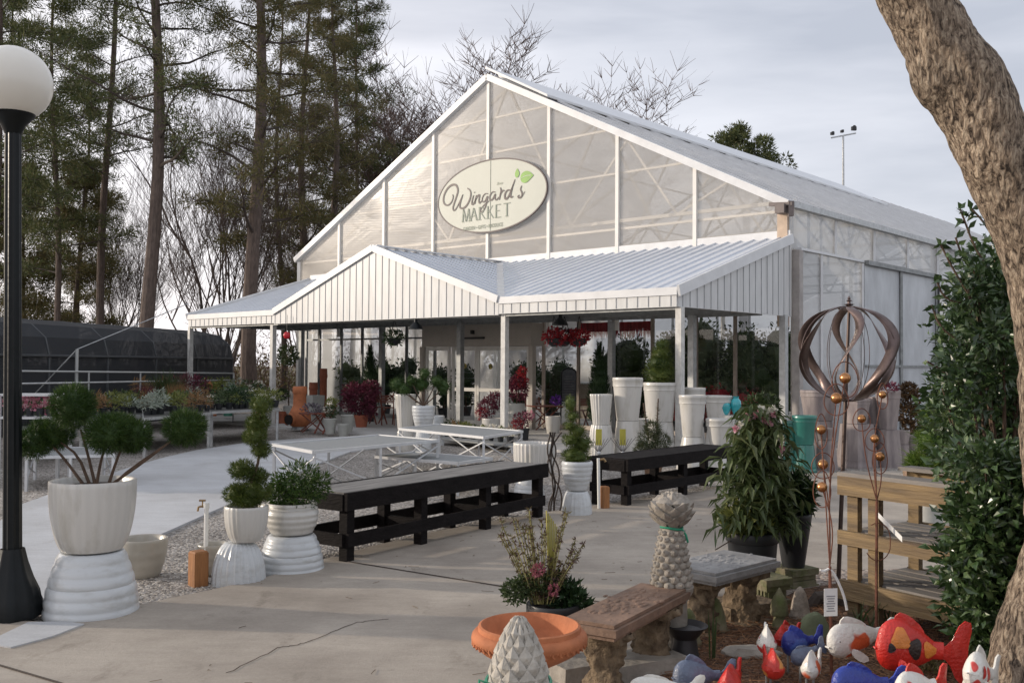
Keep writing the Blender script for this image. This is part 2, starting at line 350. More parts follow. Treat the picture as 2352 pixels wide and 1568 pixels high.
# ================================================================== greenhouse
A47 = R(47.6 - .0)
_p0 = G(1815, 727, 2.6)
O0 = V3((_p0.x, _p0.y, 0))
U = V3((-0.73845534, 0.67430239, 0)); V = V3((0.67430239, 0.73845534, 0))
def B(t, s, z): return O0+U*t-V*s+V3((0, 0, z))   # t along the front, s out in front of it
T0, TR, T1 = .12, 8.42, 16.72; ZE, ZR = 4.9, 9.05; LEN = 34
def roofz(t): return ZE+(ZR-ZE)*(1-abs(t-TR)/(TR-T0))
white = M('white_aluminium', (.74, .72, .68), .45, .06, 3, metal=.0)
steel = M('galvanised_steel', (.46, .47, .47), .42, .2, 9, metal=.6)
dsteel = M('weathered_steel', (.26, .27, .27), .5, .25, 7, metal=.5)
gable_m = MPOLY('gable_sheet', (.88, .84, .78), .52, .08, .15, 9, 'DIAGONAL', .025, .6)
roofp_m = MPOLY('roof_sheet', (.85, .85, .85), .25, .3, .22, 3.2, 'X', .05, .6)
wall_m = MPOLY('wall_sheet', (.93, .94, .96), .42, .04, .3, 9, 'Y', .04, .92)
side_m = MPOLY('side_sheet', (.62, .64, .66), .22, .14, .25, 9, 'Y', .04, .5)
glass = MGLASS('window_glass', (.93, .95, .95), .07)
rooftrim = M('roof_trim', (.68, .69, .70), .35, .08, 3)
gh = thing('greenhouse', 'big gabled translucent greenhouse shop with white metal canopy along its front', 'greenhouse', B(TR, 0, 0))
def hp(mb, name, mat, parent=None, **k):
    # parts keep world coordinates in their mesh, so offset against the thing
    off = gh.location; mb.v = [(x-off.x, y-off.y, z-off.z) for x, y, z in mb.v]; return mb.build(name, mat, parent or gh, **k)
# gable glazing above the canopy
b = MB(); b.poly([B(T0, 0, 2.9), B(T0, 0, ZE), B(TR, 0, ZR), B(T1, 0, ZE), B(T1, 0, 2.9)]); hp(b, 'gable_panel', gable_m, smooth=False)
bay = (T1-T0)/8
for k in range(1, 8):
    t = T0+bay*k; b = MB(); b.beam(B(t, .035, 2.4), B(t, .035, roofz(t)-.06), .09, .06, up=tuple(-V)); hp(b, 'mullion', white, smooth=False)
for t0, z0, t1, z1 in ((T0-.12, ZE-.06, TR, ZR), (TR, ZR, T1+.12, ZE-.06)):
    b = MB(); b.beam(B(t0, .06, z0+.02), B(t1, .06, z1+.02), .16, .16); hp(b, 'rake_trim', rooftrim, smooth=False)
# roof skins
b = MB(); b.poly([B(T0-.14, .10, ZE-.0), B(T0-.14, -LEN, ZE-.0), B(TR, -LEN, ZR+.10), B(TR, .10, ZR+.10)]); hp(b, 'roof_panel', roofp_m, smooth=False)
b = MB(); b.poly([B(TR, .10, ZR+.10), B(TR, -LEN, ZR+.10), B(T1+.14, -LEN, ZE), B(T1+.14, .10, ZE)]); hp(b, 'roof_panel', roofp_m, smooth=False)
b = MB()                                   # glazing bars running down the right slope
s_ = .3
while s_ < LEN:
    b.beam(B(T0-.12, -s_, ZE+.035), B(TR-.05, -s_, ZR+.13), .035, .05); s_ += 1.02
hp(b, 'glazing_bar', rooftrim, smooth=False)
# long open vent beside the ridge
VL = 0
tv = TR-bay; zv = roofz(tv)+.22
for s_ in [x*.5 for x in range(10, 70)]:
    if proj(B(tv, -s_, zv))[0] > 2040: VL = s_; break
b = MB(); b.poly([B(TR+.05, .12, ZR+.30), B(TR+.05, -VL, ZR+.30), B(tv, -VL, zv), B(tv, .12, zv)], .06, nrm=(0, 0, 1)); hp(b, 'ridge_vent', rooftrim, smooth=False)
b = MB(); b.beam(B(tv+.05, .05, zv-.12), B(tv+.05, -VL, zv-.12), .05, .10); hp(b, 'vent_shadow_strip', M('gap_shadow_dark', (.05, .05, .055), .7), smooth=False)  # dark strip drawn as the shadow gap below the vent's lower edge
# gutter and eave joint at the right corner
b = MB(); b.beam(B(T0-.2, .12, ZE-.06), B(T0-.2, -LEN, ZE-.06), .14, .12); hp(b, 'gutter', steel, smooth=False)
b = MB(); b.box(B(T0-.02, .12, ZE-.14), (.3, .2, .18), R(47.6)); b.beam(B(T0+.25, .16, ZE-.02), B(T0-.25, .16, ZE-.06), .07, .07); b.beam(B(T0-.2, .14, ZE-.3), B(T0-.2, .14, ZE), .1, .1); hp(b, 'motor_box', M('grey_brown_plastic', (.18, .15, .14), .6), smooth=False)
b = MB(); b.beam(B(T0+.02, .02, 2.4), B(T0+.02, .02, ZE-.22), .22, .10, up=tuple(-V)); hp(b, 'corner_post', M('tan_metal', (.52, .40, .30), .5), smooth=False)
# side wall: upper band, ledge, lower wall
TS = T0-.10
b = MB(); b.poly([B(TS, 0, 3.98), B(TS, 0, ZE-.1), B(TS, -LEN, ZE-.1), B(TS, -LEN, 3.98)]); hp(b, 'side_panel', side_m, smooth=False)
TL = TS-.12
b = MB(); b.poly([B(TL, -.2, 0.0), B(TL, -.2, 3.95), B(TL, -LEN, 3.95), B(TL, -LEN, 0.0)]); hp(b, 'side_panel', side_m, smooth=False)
b = MB(); b.beam(B(TL-.02, -.16, 3.97), B(TL-.02, -LEN, 3.97), .10, .05); hp(b, 'ledge', rooftrim, smooth=False)
b = MB(); b.beam(B(TL+.0, -.12, 0), B(TL+.0, -.12, 3.94), .16, .16, up=tuple(-V)); hp(b, 'corner_trim', M('weathered_beige_metal', (.36, .33, .31), .5, .2), smooth=False)
s_ = 2.1
while s_ < LEN:
    b = MB(); b.beam(B(TS-.03, -s_, 4.0), B(TS-.03, -s_, ZE-.12), .05, .05); s_ += 2.1; hp(b, 'side_mullion', rooftrim, smooth=False)
s_ = 1.15
while s_ < LEN:
    if not 3.4 < s_ < 8.3: b = MB(); b.beam(B(TL-.03, -s_, 0), B(TL-.03, -s_, 3.93), .05, .05); hp(b, 'side_mullion', rooftrim, smooth=False)
    s_ += 2.1
# sliding side doors
def sol_s(px, t, z):
    lo, hi = 0, LEN
    for _ in range(40):
        mid = (lo+hi)/2
        if proj(B(t, -mid, z))[0] < px: lo = mid
        else: hi = mid
    return lo
sA, sB, sC = sol_s(1985, TL-.06, 2.5), sol_s(2066, TL-.06, 2.5), sol_s(2148, TL-.06, 2.5)
zd = AT(1985, 603, B(TL-.08, -sA, 0).y).z
for a, c in ((sA, sB), (sB, sC)):
    b = MB(); b.poly([B(TL-.07, -a-.02, .05), B(TL-.07, -a-.02, zd-.05), B(TL-.07, -c+.02, zd-.05), B(TL-.07, -c+.02, .05)], .02, nrm=-U); dd = hp(b, 'side_door', M('pale_sheeting', (.46, .48, .50), .3, .22, 1.6, .6, 3, stretch=(1, 1, .5)), smooth=False)
    b = MB(); b.beam(B(TL-.10, -a, 1.62), B(TL-.10, -c, 1.62), .04, .05); b.beam(B(TL-.10, -c, 0), B(TL-.10, -c, zd), .06, .07); hp(b, 'door_frame', dsteel, smooth=False)
b = MB(); b.beam(B(TL-.12, -sA, zd), B(TL-.12, -sC-.05, zd), .10, .10); hp(b, 'door_track', dsteel, smooth=False)
b = MB(); b.beam(B(TL-.13, -sC-.02, 0), B(TL-.13, -sC-.02, zd), .05, .08); hp(b, 'door_jamb', M('black_metal', (.02, .02, .022), .45), smooth=False)
# back and left walls
b = MB(); b.poly([B(T0, -LEN, 0), B(T1, -LEN, 0), B(T1, -LEN, ZE), B(TR, -LEN, ZR), B(T0, -LEN, ZE)]); hp(b, 'back_wall', wall_m, smooth=False)
b = MB(); b.poly([B(T1, 0, 0), B(T1, -LEN, 0), B(T1, -LEN, ZE), B(T1, 0, ZE)]); hp(b, 'side_panel', wall_m, smooth=False)
b = MB(); b.beam(B(T1-.02, .03, 0), B(T1-.02, .03, ZE-.1), .1, .1); hp(b, 'corner_post', white, smooth=False)
# inner frames: chords and webs seen through the gable
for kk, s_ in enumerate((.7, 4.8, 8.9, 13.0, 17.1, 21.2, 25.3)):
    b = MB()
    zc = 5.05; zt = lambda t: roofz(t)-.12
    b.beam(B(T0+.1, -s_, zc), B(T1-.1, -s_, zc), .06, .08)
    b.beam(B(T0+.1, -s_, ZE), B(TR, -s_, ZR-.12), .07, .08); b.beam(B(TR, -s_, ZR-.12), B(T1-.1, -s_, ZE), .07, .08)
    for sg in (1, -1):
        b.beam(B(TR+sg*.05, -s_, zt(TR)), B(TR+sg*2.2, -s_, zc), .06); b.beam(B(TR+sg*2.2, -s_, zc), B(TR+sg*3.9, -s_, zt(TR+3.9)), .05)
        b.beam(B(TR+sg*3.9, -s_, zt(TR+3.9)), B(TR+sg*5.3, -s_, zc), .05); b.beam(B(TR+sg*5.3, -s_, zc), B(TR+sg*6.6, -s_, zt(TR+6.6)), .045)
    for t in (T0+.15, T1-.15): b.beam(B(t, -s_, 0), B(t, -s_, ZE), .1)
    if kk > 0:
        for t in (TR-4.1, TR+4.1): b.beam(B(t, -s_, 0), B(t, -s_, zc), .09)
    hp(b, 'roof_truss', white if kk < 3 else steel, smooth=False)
b = MB()
for z in (6.05, 7.1, 8.0):
    w = (ZR-z)/(ZR-ZE)*(TR-T0)-.15; b.beam(B(TR-w, -.06, z), B(TR+w, -.06, z), .045)
b.beam(B(T0+.1, -.06, 4.75), B(T1-.1, -.06, 4.75), .07, .05); hp(b, 'girt', white, smooth=False)
b = MB()
for t in (2.2, 4.3, 6.4, 10.4, 12.5, 14.6): b.beam(B(t, -.1, roofz(t)-.12), B(t, -LEN, roofz(t)-.12), .05)
hp(b, 'purlin', white, smooth=False)
# shop front under the canopy: windows, posts, entrance
HW = 2.72   # head of glazing
def sol_t(px, s=0, z=1.6):
    lo, hi = -2, 18
    for _ in range(40):
        mid = (lo+hi)/2
        if proj(B(mid, s, z))[0] > px: lo = mid
        else: hi = mid
    return lo
DX0, DX1 = sol_t(1250), sol_t(1000)
wp = [T0+.05]+[sol_t(x) for x in (1690, 1600, 1500, 1410, 1330)]+[DX0]
lp = [DX1]+[sol_t(x) for x in (935, 880, 833, 785, 735, 705)]
for seq, fm in ((wp, M('tan_frame', (.44, .37, .31), .5)), (lp, dsteel)):
    for a, c in zip(seq[:-1], seq[1:]):
        b = MB(); b.poly([B(a, 0, .12), B(c, 0, .12), B(c, 0, HW), B(a, 0, HW)]); w = hp(b, 'window', glass, smooth=False)
        b = MB()
        for t in (a, c): b.beam(B(t, .02, 0), B(t, .02, HW), .07, .06, up=tuple(-V))
        b.beam(B(a, .02, HW), B(c, .02, HW), .06, .07); b.beam(B(a, .02, .12), B(c, .02, .12), .06, .1)
        if seq is lp: b.beam(B(a, .02, 2.32), B(c, .02, 2.32), .04, .05)
        o = hp(b, 'window_frame', fm, parent=w, smooth=False)
        o.location = (0, 0, 0)
b = MB(); b.poly([B(T0, .0, HW+.04), B(T1, .0, HW+.04), B(T1, .0, 4.2), B(T0, 0, 4.2)], .05, nrm=-V); hp(b, 'header_wall', M('beige_panel', (.50, .46, .41), .6, .08), smooth=False)
# projecting entrance box with automatic doors
DS = .5
taupe = M('taupe_panel', (.40, .36, .31), .55, .06)
b = MB(); b.poly([B(DX0, DS, 2.06), B(DX1, DS, 2.06), B(DX1, DS, 2.62), B(DX0, DS, 2.62)], .5, nrm=-V)
b.beam(B(DX0+.0, DS-.05, 0), B(DX0+.0, DS-.05, 2.06), .13, .13, up=tuple(-V)); b.beam(B(DX1, DS-.05, 0), B(DX1, DS-.05, 2.06), .13, .13, up=tuple(-V)); hp(b, 'entrance_surround', taupe, smooth=False)
cream = M('cream_frame', (.62, .60, .55), .45, .05)
q = (DX1-DX0-.2)/4
for i in range(4):
    a = DX0+.1+q*i; dd = DS-.08 if i in (0, 3) else DS-.16
    b = MB(); b.poly([B(a+.04, dd, .06), B(a+q-.04, dd, .06), B(a+q-.04, dd, 2.02), B(a+.04, dd, 2.02)]); g = hp(b, 'glass_door', glass, smooth=False)
    b = MB()
    for t in (a+.04, a+q-.04): b.beam(B(t, dd+.01, .03), B(t, dd+.01, 2.05), .07, .05, up=tuple(-V))
    for z, h in ((.09, .14), (.95, .09), (2.0, .09)): b.beam(B(a+.07, dd+.008, z), B(a+q-.07, dd+.008, z), .045, h)
    o = hp(b, 'door_frame', cream, parent=g, smooth=False); o.location = (0, 0, 0)
    if i in (1, 2):
        b = MB(); b.T = Matrix.Translation(B(a+q/2, dd+.012, 1.55)) @ Matrix.Rotation(R(42.4+180), 4, 'Z') @ Matrix.Rotation(R(90), 4, 'X'); b.lathe([(.07, -.003), (.07, .003)], 20, sq=0); st = hp(b, 'door_decal', M('yellow_black_sticker', (.55, .42, .05), .5, rgb2=(.05, .05, .04), scale=30, thr=(.48, .52)), smooth=False)
b = MB(); b.box(B((DX0+DX1)/2, DS+.04, 2.42), (.10, .06, .10), R(42.4)); b.beam(B((DX0+DX1)/2-.4, DS+.03, 2.27), B((DX0+DX1)/2+.4, DS+.03, 2.27), .05, .05); hp(b, 'door_sensor', MATS['black_metal'], smooth=False)
# ---- canopy
ZT, ZB, ZW, SD = 2.9, 2.6, 4.2, 4.1
TC0, TC1 = 0.0, sol_t(437, SD, ZB)
G0, G1 = sol_t(1150, SD, ZB), sol_t(634, SD, ZB); GM = (G0+G1)/2; ZG = AT(865, 569, B(GM, SD, 0).y).z
def MMETALROOF():
    m, N, L, bs = nodes_of('ribbed_roof_metal'); bs.inputs['Base Color'].default_value = (.70, .73, .77, 1); bs.inputs['Roughness'].default_value = .38; bs.inputs['Metallic'].default_value = .25
    tc = N.new('ShaderNodeTexCoord'); n = N.new('ShaderNodeTexNoise'); n.inputs['Scale'].default_value = 1.3; L.new(tc.outputs['Object'], n.inputs['Vector'])
    r = N.new('ShaderNodeValToRGB'); r.color_ramp.elements[0].color = (.62, .65, .70, 1); r.color_ramp.elements[1].color = (.76, .79, .83, 1); L.new(n.outputs['Fac'], r.inputs[0]); L.new(r.outputs[0], bs.inputs['Base Color']); return m
rm = MMETALROOF(); soff = M('soffit_white', (.9, .9, .9), .6, .05)
canopy = MB()
pv = lambda t, s, z: B(t, s, z)
slabs = {'front_right': [pv(TC0, SD+.04, ZT), pv(G0, SD+.04, ZT), pv(GM, 0, ZW), pv(TC0, 0, ZW)],
         'front_left': [pv(G1, SD+.04, ZT), pv(TC1, SD+.04, ZT), pv(TC1, 0, ZW), pv(GM, 0, ZW)],
         'gable_right': [pv(G0, SD+.04, ZT), pv(GM, SD+.04, ZG), pv(GM, 0, ZW)],
         'gable_left': [pv(GM, SD+.04, ZG), pv(G1, SD+.04, ZT), pv(GM, 0, ZW)]}
for k, P in slabs.items():
    n = (P[1]-P[0]).cross(P[-1]-P[0]).normalized()
    if n.z < 0: n = -n
    canopy.poly(P, .02, nrm=n)
# standing ribs
def rib(p, q, w=.035, h=.03): canopy.beam(p+V3((0, 0, .018)), q+V3((0, 0, .018)), w, h)
sp = .30; t = TC0+.2
lerpz = lambda s: ZT+(ZW-ZT)*(1-s/SD)
while t < TC1-.05:
    if t <= G0: rib(pv(t, SD+.03, ZT), pv(t, 0, ZW))
    elif t < GM: s = SD*(GM-t)/(GM-G0); rib(pv(t, s, lerpz(s)), pv(t, 0, ZW))
    elif t < G1: s = SD*(t-GM)/(G1-GM); rib(pv(t, s, lerpz(s)), pv(t, 0, ZW))
    else: rib(pv(t, SD+.03, ZT), pv(t, 0, ZW))
    t += sp
s = .2
while s < SD:
    k = s/SD
    for g in (G0, G1):
        tv_ = GM+(g-GM)*k; z = ZT+(ZG-ZT)*(1-k); rib(pv(GM, s, ZG+(ZW-ZG)*(1-s/SD)), pv(tv_, s, lerpz(s)))
    s += sp
cpr = hp(canopy, 'canopy_roof', rm, smooth=False)
b = MB()   # ridge, valley and rake flashings
b.beam(pv(GM, SD+.06, ZG+.04), pv(GM, 0, ZW+.04), .22, .03); b.beam(pv(G0, SD, ZT+.03), pv(GM, 0, ZW+.03), .16, .025); b.beam(pv(G1, SD, ZT+.03), pv(GM, 0, ZW+.03), .16, .025)
b.poly([pv(TC0-.02, .05, ZW-.02), pv(TC1, .05, ZW-.02), pv(TC1, .05, ZW+.14), pv(TC0-.02, .05, ZW+.14)], .03, nrm=-V)
hp(b, 'canopy_flashing', rooftrim, smooth=False)
siding = M('siding_metal', (.60, .605, .60), .42, .12, 3, stretch=(2.5, 2.5, .4)); groove = M('siding_groove', (.34, .35, .36), .6)
def sided(name, a, c, zb, ztf, step=.23, nrm=None, parent=None):
    """vertical ribbed siding between a and c (points at z=0); ztf(k) gives the top"""
    mb = MB(); gm = mb; n = int((c-a).length/step); dr = (c-a).normalized()
    tops = [ztf(i/60) for i in range(61)]
    P = [a+V3((0, 0, zb)), c+V3((0, 0, zb))]+[a.lerp(c, i/60)+V3((0, 0, tops[i])) for i in range(60, -1, -1)]
    mb.poly(P, .03, nrm=nrm); mb.mat(1)
    for i in range(n+1):
        k = (i+.5)*step/(c-a).length
        if k > 1: break
        h = ztf(k)
        if h-zb < .08: continue
        p = a.lerp(c, k)+Vector(nrm)*.003; gm.beam(p+V3((0, 0, zb+.01)), p+V3((0, 0, h-.01)), .014, .012, up=nrm)
    return hp(mb, name, [siding, groove], smooth=False)
f1 = lambda k: ZT-.02
sided('canopy_fascia', B(TC0, SD+.06, 0), B(G0, SD+.06, 0), ZB, lambda k: ZT-.08, nrm=-V)
sided('canopy_fascia', B(G1, SD+.06, 0), B(TC1, SD+.06, 0), ZB, lambda k: ZT-.08, nrm=-V)
sided('canopy_gable', B(G0, SD+.065, 0), B(G1, SD+.065, 0), ZB-.02, lambda k: ZT-.06+(ZG-ZT-.02)*(1-abs(2*k-1)), nrm=-V)
sided('canopy_end', B(TC0-.03, SD+.03, 0), B(TC0-.03, 0.0, 0), ZB, lambda k: ZT+(ZW-ZT)*k-.06, nrm=-U)
sided('canopy_end', B(TC1+.03, 0.0, 0), B(TC1+.03, SD+.03, 0), ZB, lambda k: ZW-(ZW-ZT)*k-.06, nrm=U)
b = MB()   # trim boards
b.poly([B(TC0-.02, SD+.085, ZT-.10), B(G0, SD+.085, ZT-.10), B(G0, SD+.085, ZT+.035), B(TC0-.02, SD+.085, ZT+.035)], .05, nrm=-V)
b.poly([B(G1, SD+.085, ZT-.10), B(TC1+.02, SD+.085, ZT-.10), B(TC1+.02, SD+.085, ZT+.035), B(G1, SD+.085, ZT+.035)], .05, nrm=-V)
for p, q in (((G0, ZT), (GM, ZG)), ((G1, ZT), (GM, ZG))): b.beam(B(p[0], SD+.085, p[1]-.01), B(q[0], SD+.085, q[1]-.01), .06, .15)
b.beam(B(TC0-.06, SD+.09, ZT-.03), B(TC0-.06, .02, ZW-.03), .05, .19); b.beam(B(TC1+.06, SD+.09, ZT-.03), B(TC1+.06, .02, ZW-.03), .05, .19)
hp(b, 'canopy_trim', rooftrim, smooth=False)
b = MB(); b.poly([B(TC0, SD, ZB+.02), B(TC1, SD, ZB+.02), B(TC1, 0, HW+.16), B(TC0, 0, HW+.16)], .02, nrm=(0, 0, 1)); hp(b, 'soffit', soff, smooth=False)
b = MB()
for s in (1.0, 2.2, 3.3): b.beam(B(TC0+.1, s, 2.62), B(TC1-.1, s, 2.62), .05, .07)
b.beam(B(TC0, SD-.05, ZB-.02), B(TC1, SD-.05, ZB-.02), .08, .05)
hp(b, 'canopy_beam', dsteel, smooth=False)
# posts of the canopy
for px, sc in ((1562, 1), (1160, 1), (628, 1), (438, 1)):
    t = sol_t(px, SD-.06, ZB); b = MB(); b.beam(B(t, SD-.06, 0), B(t, SD-.06, ZB), .115, .115, up=tuple(-V)); b.box(B(t, SD-.06, .03), (.2, .2, .02), R(42.4)); hp(b, 'canopy_post', M('white_post', (.58, .57, .54), .5, .2, 8), smooth=False)
for px, s in ((1405, .1), (878, .5), (1590, 1.2), (1058, 2.2), (1800, .3), (693, .3)):
    t = sol_t(px, s, ZB); b = MB(); b.beam(B(t, s, 0), B(t, s, ZB+.02), .13, .13, up=tuple(-V)); hp(b, 'inner_post', steel if px > 1060 else dsteel, smooth=False)
struct(MB().poly([B(-.4, SD+.35, .05), B(T1, SD+.35, .05), B(T1, -.01, .05), B(-.4, -.01, .05)], .1, nrm=(0, 0, 1)).build('porch_floor', slab_m, smooth=False))
struct(MB().poly([B(T0, -.03, .06), B(T1, -.03, .06), B(T1, -LEN+.1, .06), B(T0, -LEN+.1, .06)], .1, nrm=(0, 0, 1)).build('greenhouse_floor', slab_m, smooth=False))
# ================================================================== trees and background
bark_p = M('pine_bark', (.115, .085, .07), .9, .35, 5, .8, 9, stretch=(3, 3, .8))
bark_d = M('dark_bark', (.075, .058, .048), .9, .3, 6, .6)
twig_m = M('twig_brown', (.12, .088, .072), .9, .3, 6)
twig_r = M('twig_red', (.15, .105, .09), .9, .3, 6)
pine_l = MLEAF('pine_needles', [(.03, .045, .02), (.065, .085, .03), (.11, .125, .045), (.15, .13, .055)], .6, .35)
pine_o = MLEAF('olive_needles', [(.05, .055, .02), (.10, .10, .035), (.15, .13, .05), (.19, .13, .065)], .6, .35)
def puff(b, c, r, n, l=.21, w=.036, flat=.7):
    for _ in range(n):
        d = rv(); o = Vector((d.x, d.y, d.z*flat))*r*random.random()**.5; e = (d+Vector((0, 0, .25))).normalized()
        b.needle(c+o, e, l*random.uniform(.6, 1.1), w)
def pine_tree(h, r, c0, spread, seed, nl=34, npuff=46, lean=(0, 0), leafm=None, low=0, lab=None, cat='tree', dens=.6):
    random.seed(seed); t = thing('pine_tree', lab, cat); tb = MB(); bb = MB(); fb = MB()
    path = []; k = 12
    for i in range(k+1):
        z = h*i/k; path.append(Vector((lean[0]*z+.14*math.sin(z*.35+seed), lean[1]*z+.2*math.cos(z*.3+seed*2)-.2*math.cos(seed*2), z)))
    off = path[0].copy(); path = [p-Vector((off.x, off.y, 0)) for p in path]
    rad = [r*(1.25 if i == 0 else 1)*(1-.8*(i/k)**1.2) for i in range(k+1)]
    tb.tube(path, rad, 10); tr = tb.build('trunk', bark_p, t)
    def atz(z):
        q = z/h*k; i = min(k-1, int(q)); return path[i].lerp(path[i+1], q-i)
    az = random.random()*6
    for i in range(nl):
        u = (i+random.random())/nl; z = c0+(h-c0)*u*.98; az += 2.4+random.uniform(-.5, .5)
        L_ = spread*(1-.75*u**1.6)*random.uniform(.5, 1.1)
        if low and u < .15: L_ *= .7
        d = Vector((math.cos(az), math.sin(az), random.uniform(.05, .5))); p = atz(z); pts = [p]; q = p.copy(); st = 6
        for s in range(st):
            d = (d+Vector((random.uniform(-.22, .22), random.uniform(-.22, .22), random.uniform(-.16, .16)))).normalized(); q = q+d*L_/st; pts.append(q.copy())
        r0 = max(.025, r*.26*(1-.6*u)); bb.tube(pts, [r0*(1-.8*j/st) for j in range(st+1)], 5, False)
        for j in range(2, st+1):
            for kk in range(3 if j < st else 4):
                a = random.random()*6.28; dd = (d*.5+Vector((math.cos(a), math.sin(a), random.uniform(-.2, .5)))).normalized(); l2 = L_*random.uniform(.12, .32)
                e = pts[j]+dd*l2; bb.tube([pts[j], pts[j].lerp(e, .5)+Vector((0, 0, .03)), e], [r0*.25, r0*.18, .008], 3, False)
                if random.random() < dens: puff(fb, e, random.uniform(.25, .5), int(1.5*npuff*random.uniform(.6, 1.3)))
    bb.build('branch', bark_d, t); fb.build('foliage', leafm or pine_l, t, smooth=False); return t
def bare_tree(h, seed, stems=1, spread=.45, mat=None, lab=None, r=.14, depth=5, kids=(3, 4), up=.25, leafm=None, leafn=0, minr=.007, lf=.5):
    random.seed(seed); t = thing('bare_tree', lab, 'tree'); tb = MB(); bb = MB(); fb = MB(); ends = []
    def grow(p, d, L_, r_, dep, mb):
        n = 5 if dep < 2 else 3; pts = [p]; q = p.copy(); dd = d.copy()
        for s in range(n):
            dd = (dd+Vector((random.uniform(-.16, .16), random.uniform(-.16, .16), random.uniform(-.08, .14)+up*.12))).normalized(); q = q+dd*L_/n; pts.append(q.copy())
        e = r_*.5; mb.tube(pts, [r_+(e-r_)*i/n for i in range(n+1)], 8 if dep == 0 else (5 if dep < 2 else 3), False)
        if dep >= depth: ends.append(q); return
        for k in range(random.choice(kids)+(2 if dep == 0 else 0)):
            i = random.randint(max(1, n//3), n); a = random.random()*6.28; side = Vector((math.cos(a), math.sin(a), random.uniform(-.1, .5)))
            grow(pts[i], (dd*(1-spread)+side*spread+Vector((0, 0, up*.5))).normalized(), L_*random.uniform(lf, lf+.26), max(minr, r_*random.uniform(.42, .6)), dep+1, bb)
        grow(q, dd, L_*.7, e*.95, dep+1, bb)
    for s in range(stems):
        a = random.random()*6.28; k = 0 if stems == 1 else random.uniform(.12, .42)
        grow(Vector((math.cos(a)*.15*(stems > 1), math.sin(a)*.15*(stems > 1), -.05)), Vector((math.cos(a)*k, math.sin(a)*k, 1)).normalized(), h*random.uniform(.34, .45), r*random.uniform(.6, 1), 0, tb)
    tb.build('trunk', bark_d, t); bb.build('branches', mat or twig_m, t)
    if leafn:
        for e in ends:
            if random.random() < .7: puff(fb, e, .3, leafn, .16, .05)
        fb.build('foliage', leafm, t, smooth=False)
    return t
def put(o, px, d, sc=1, rz=0): p = AT(px, 900, d); o.location = (p.x, d, 0); o.rotation_euler = (0, 0, rz); o.scale = (sc, sc, sc); return o
def cput(o, px, d, sc, rz, label): p = AT(px, 900, d); return copy_tree(o, (p.x, d, 0), rz, sc, label)
pA = put(pine_tree(24, .25, 8.0, 3.8, 11, 38, 36, dens=.75, lab='tallest thick pine trunk rising straight from behind the dark shade house'), 328, 33)
pB = put(pine_tree(23, .27, 5.6, 3.9, 23, 42, 50, lab='big pine hung with dense olive growth, standing beside the left end of the canopy', leafm=pine_o, dens=.75), 572, 34)
pC = put(pine_tree(19, .13, 5.0, 3.2, 31, 38, 40, dens=.85, lab='slim reddish pine immediately right of the lamp globe'), 118, 38)
pD = put(pine_tree(25, .17, 9.0, 2.7, 47, 30, 30, lean=(.022, 0), lab='slender pine leaning right, between the thin pine and the tallest trunk'), 232, 40)
for o in (pA, pB, pC, pD): o['group'] = 'pines behind the shade house'
for i, (src, px, d, sc, rz, lab) in enumerate([
    (pC, -30, 34, 1.15, 1.1, 'pine partly hidden behind the globe lamp at the left edge'),
    (pC, 180, 52, 1.0, 2.5, 'distant pine filling the gap behind the two slim left pines'),
    (pC, 20, 50, 1.15, 4.4, 'far pine behind the black lamp pole'),
    (pB, 700, 44, .84, 2.2, 'dense pine right of the big trunk, above the canopy end'),
    (pC, 806, 46, 1.02, .7, 'thin trunked pine with a full dark crown nearest the greenhouse roof edge'),
    (pD, 650, 50, .9, 4.0, 'thin far pine between the big trunk and the dense crown'),
    (pA, -170, 42, 1.0, 3.0, 'pine whose limbs reach in from beyond the left edge'),
    (pB, 755, 40, .74, 5.0, 'lower leafy pine whose crown touches the greenhouse gable')]):
    c = cput(src, px, d, sc, rz, lab)
bA = put(bare_tree(13.5, 5, 5, .42, r=.085, lab='bare multi stemmed tree fanning out left of the big pine', kids=(3, 3)), 500, 38)
bA['group'] = 'bare trees at the wood edge'
bB = put(bare_tree(14.5, 19, 3, .55, r=.2, mat=twig_r, lab='wide bare reddish tree rising behind the greenhouse peak', depth=5, kids=(5, 6), up=.0, minr=.012, lf=.43), 1120, 52, .92)
KB = 20.3/max(v.co.z for ch in bB.children for v in ch.data.vertices); bB.scale = (KB*1.0, KB*1.0, KB); print('KB', KB); bB['group'] = 'bare trees at the wood edge'
for src, px, d, sc, rz, lab in [
    (bA, 880, 48, .95, 1.0, 'bare tree tangled against the left slope of the greenhouse roof'), 
    (bB, 985, 56, .95*KB, 2.7, 'bare reddish tree left of the greenhouse peak'), (bA, 700, 56, .9, 3.3, 'far bare tree seen under the dense pine crowns'), (bB, 1050, 58, 1.02*KB, 1.1, 'tall bare reddish tree farther behind the greenhouse peak'), (bB, 1180, 56, .98*KB, 2.1, 'bare reddish tree directly behind the greenhouse peak'), (bB, 1245, 58, .95*KB, 4.6, 'bare reddish tree behind the right slope of the peak'),
    (bA, 270, 52, .8, 5.1, 'far bare tree between two pine trunks')]:
    cput(src, px, d, sc, rz, lab)
pE = put(pine_tree(10.5, .12, 1.2, 2.7, 91, 34, 46, lab='young low branched pine behind the shade house at the far left', dens=.9, leafm=pine_o), 60, 44); pE['group'] = 'pines behind the shade house'
for px, d, sc, rz, lab in [(165, 47, 1.1, 2, 'young pine with branches to the ground between the slim left pines'), (-25, 42, 1.0, 4, 'young low pine behind the lamp globe pole')]:
    cput(pE, px, d, sc, rz, lab)
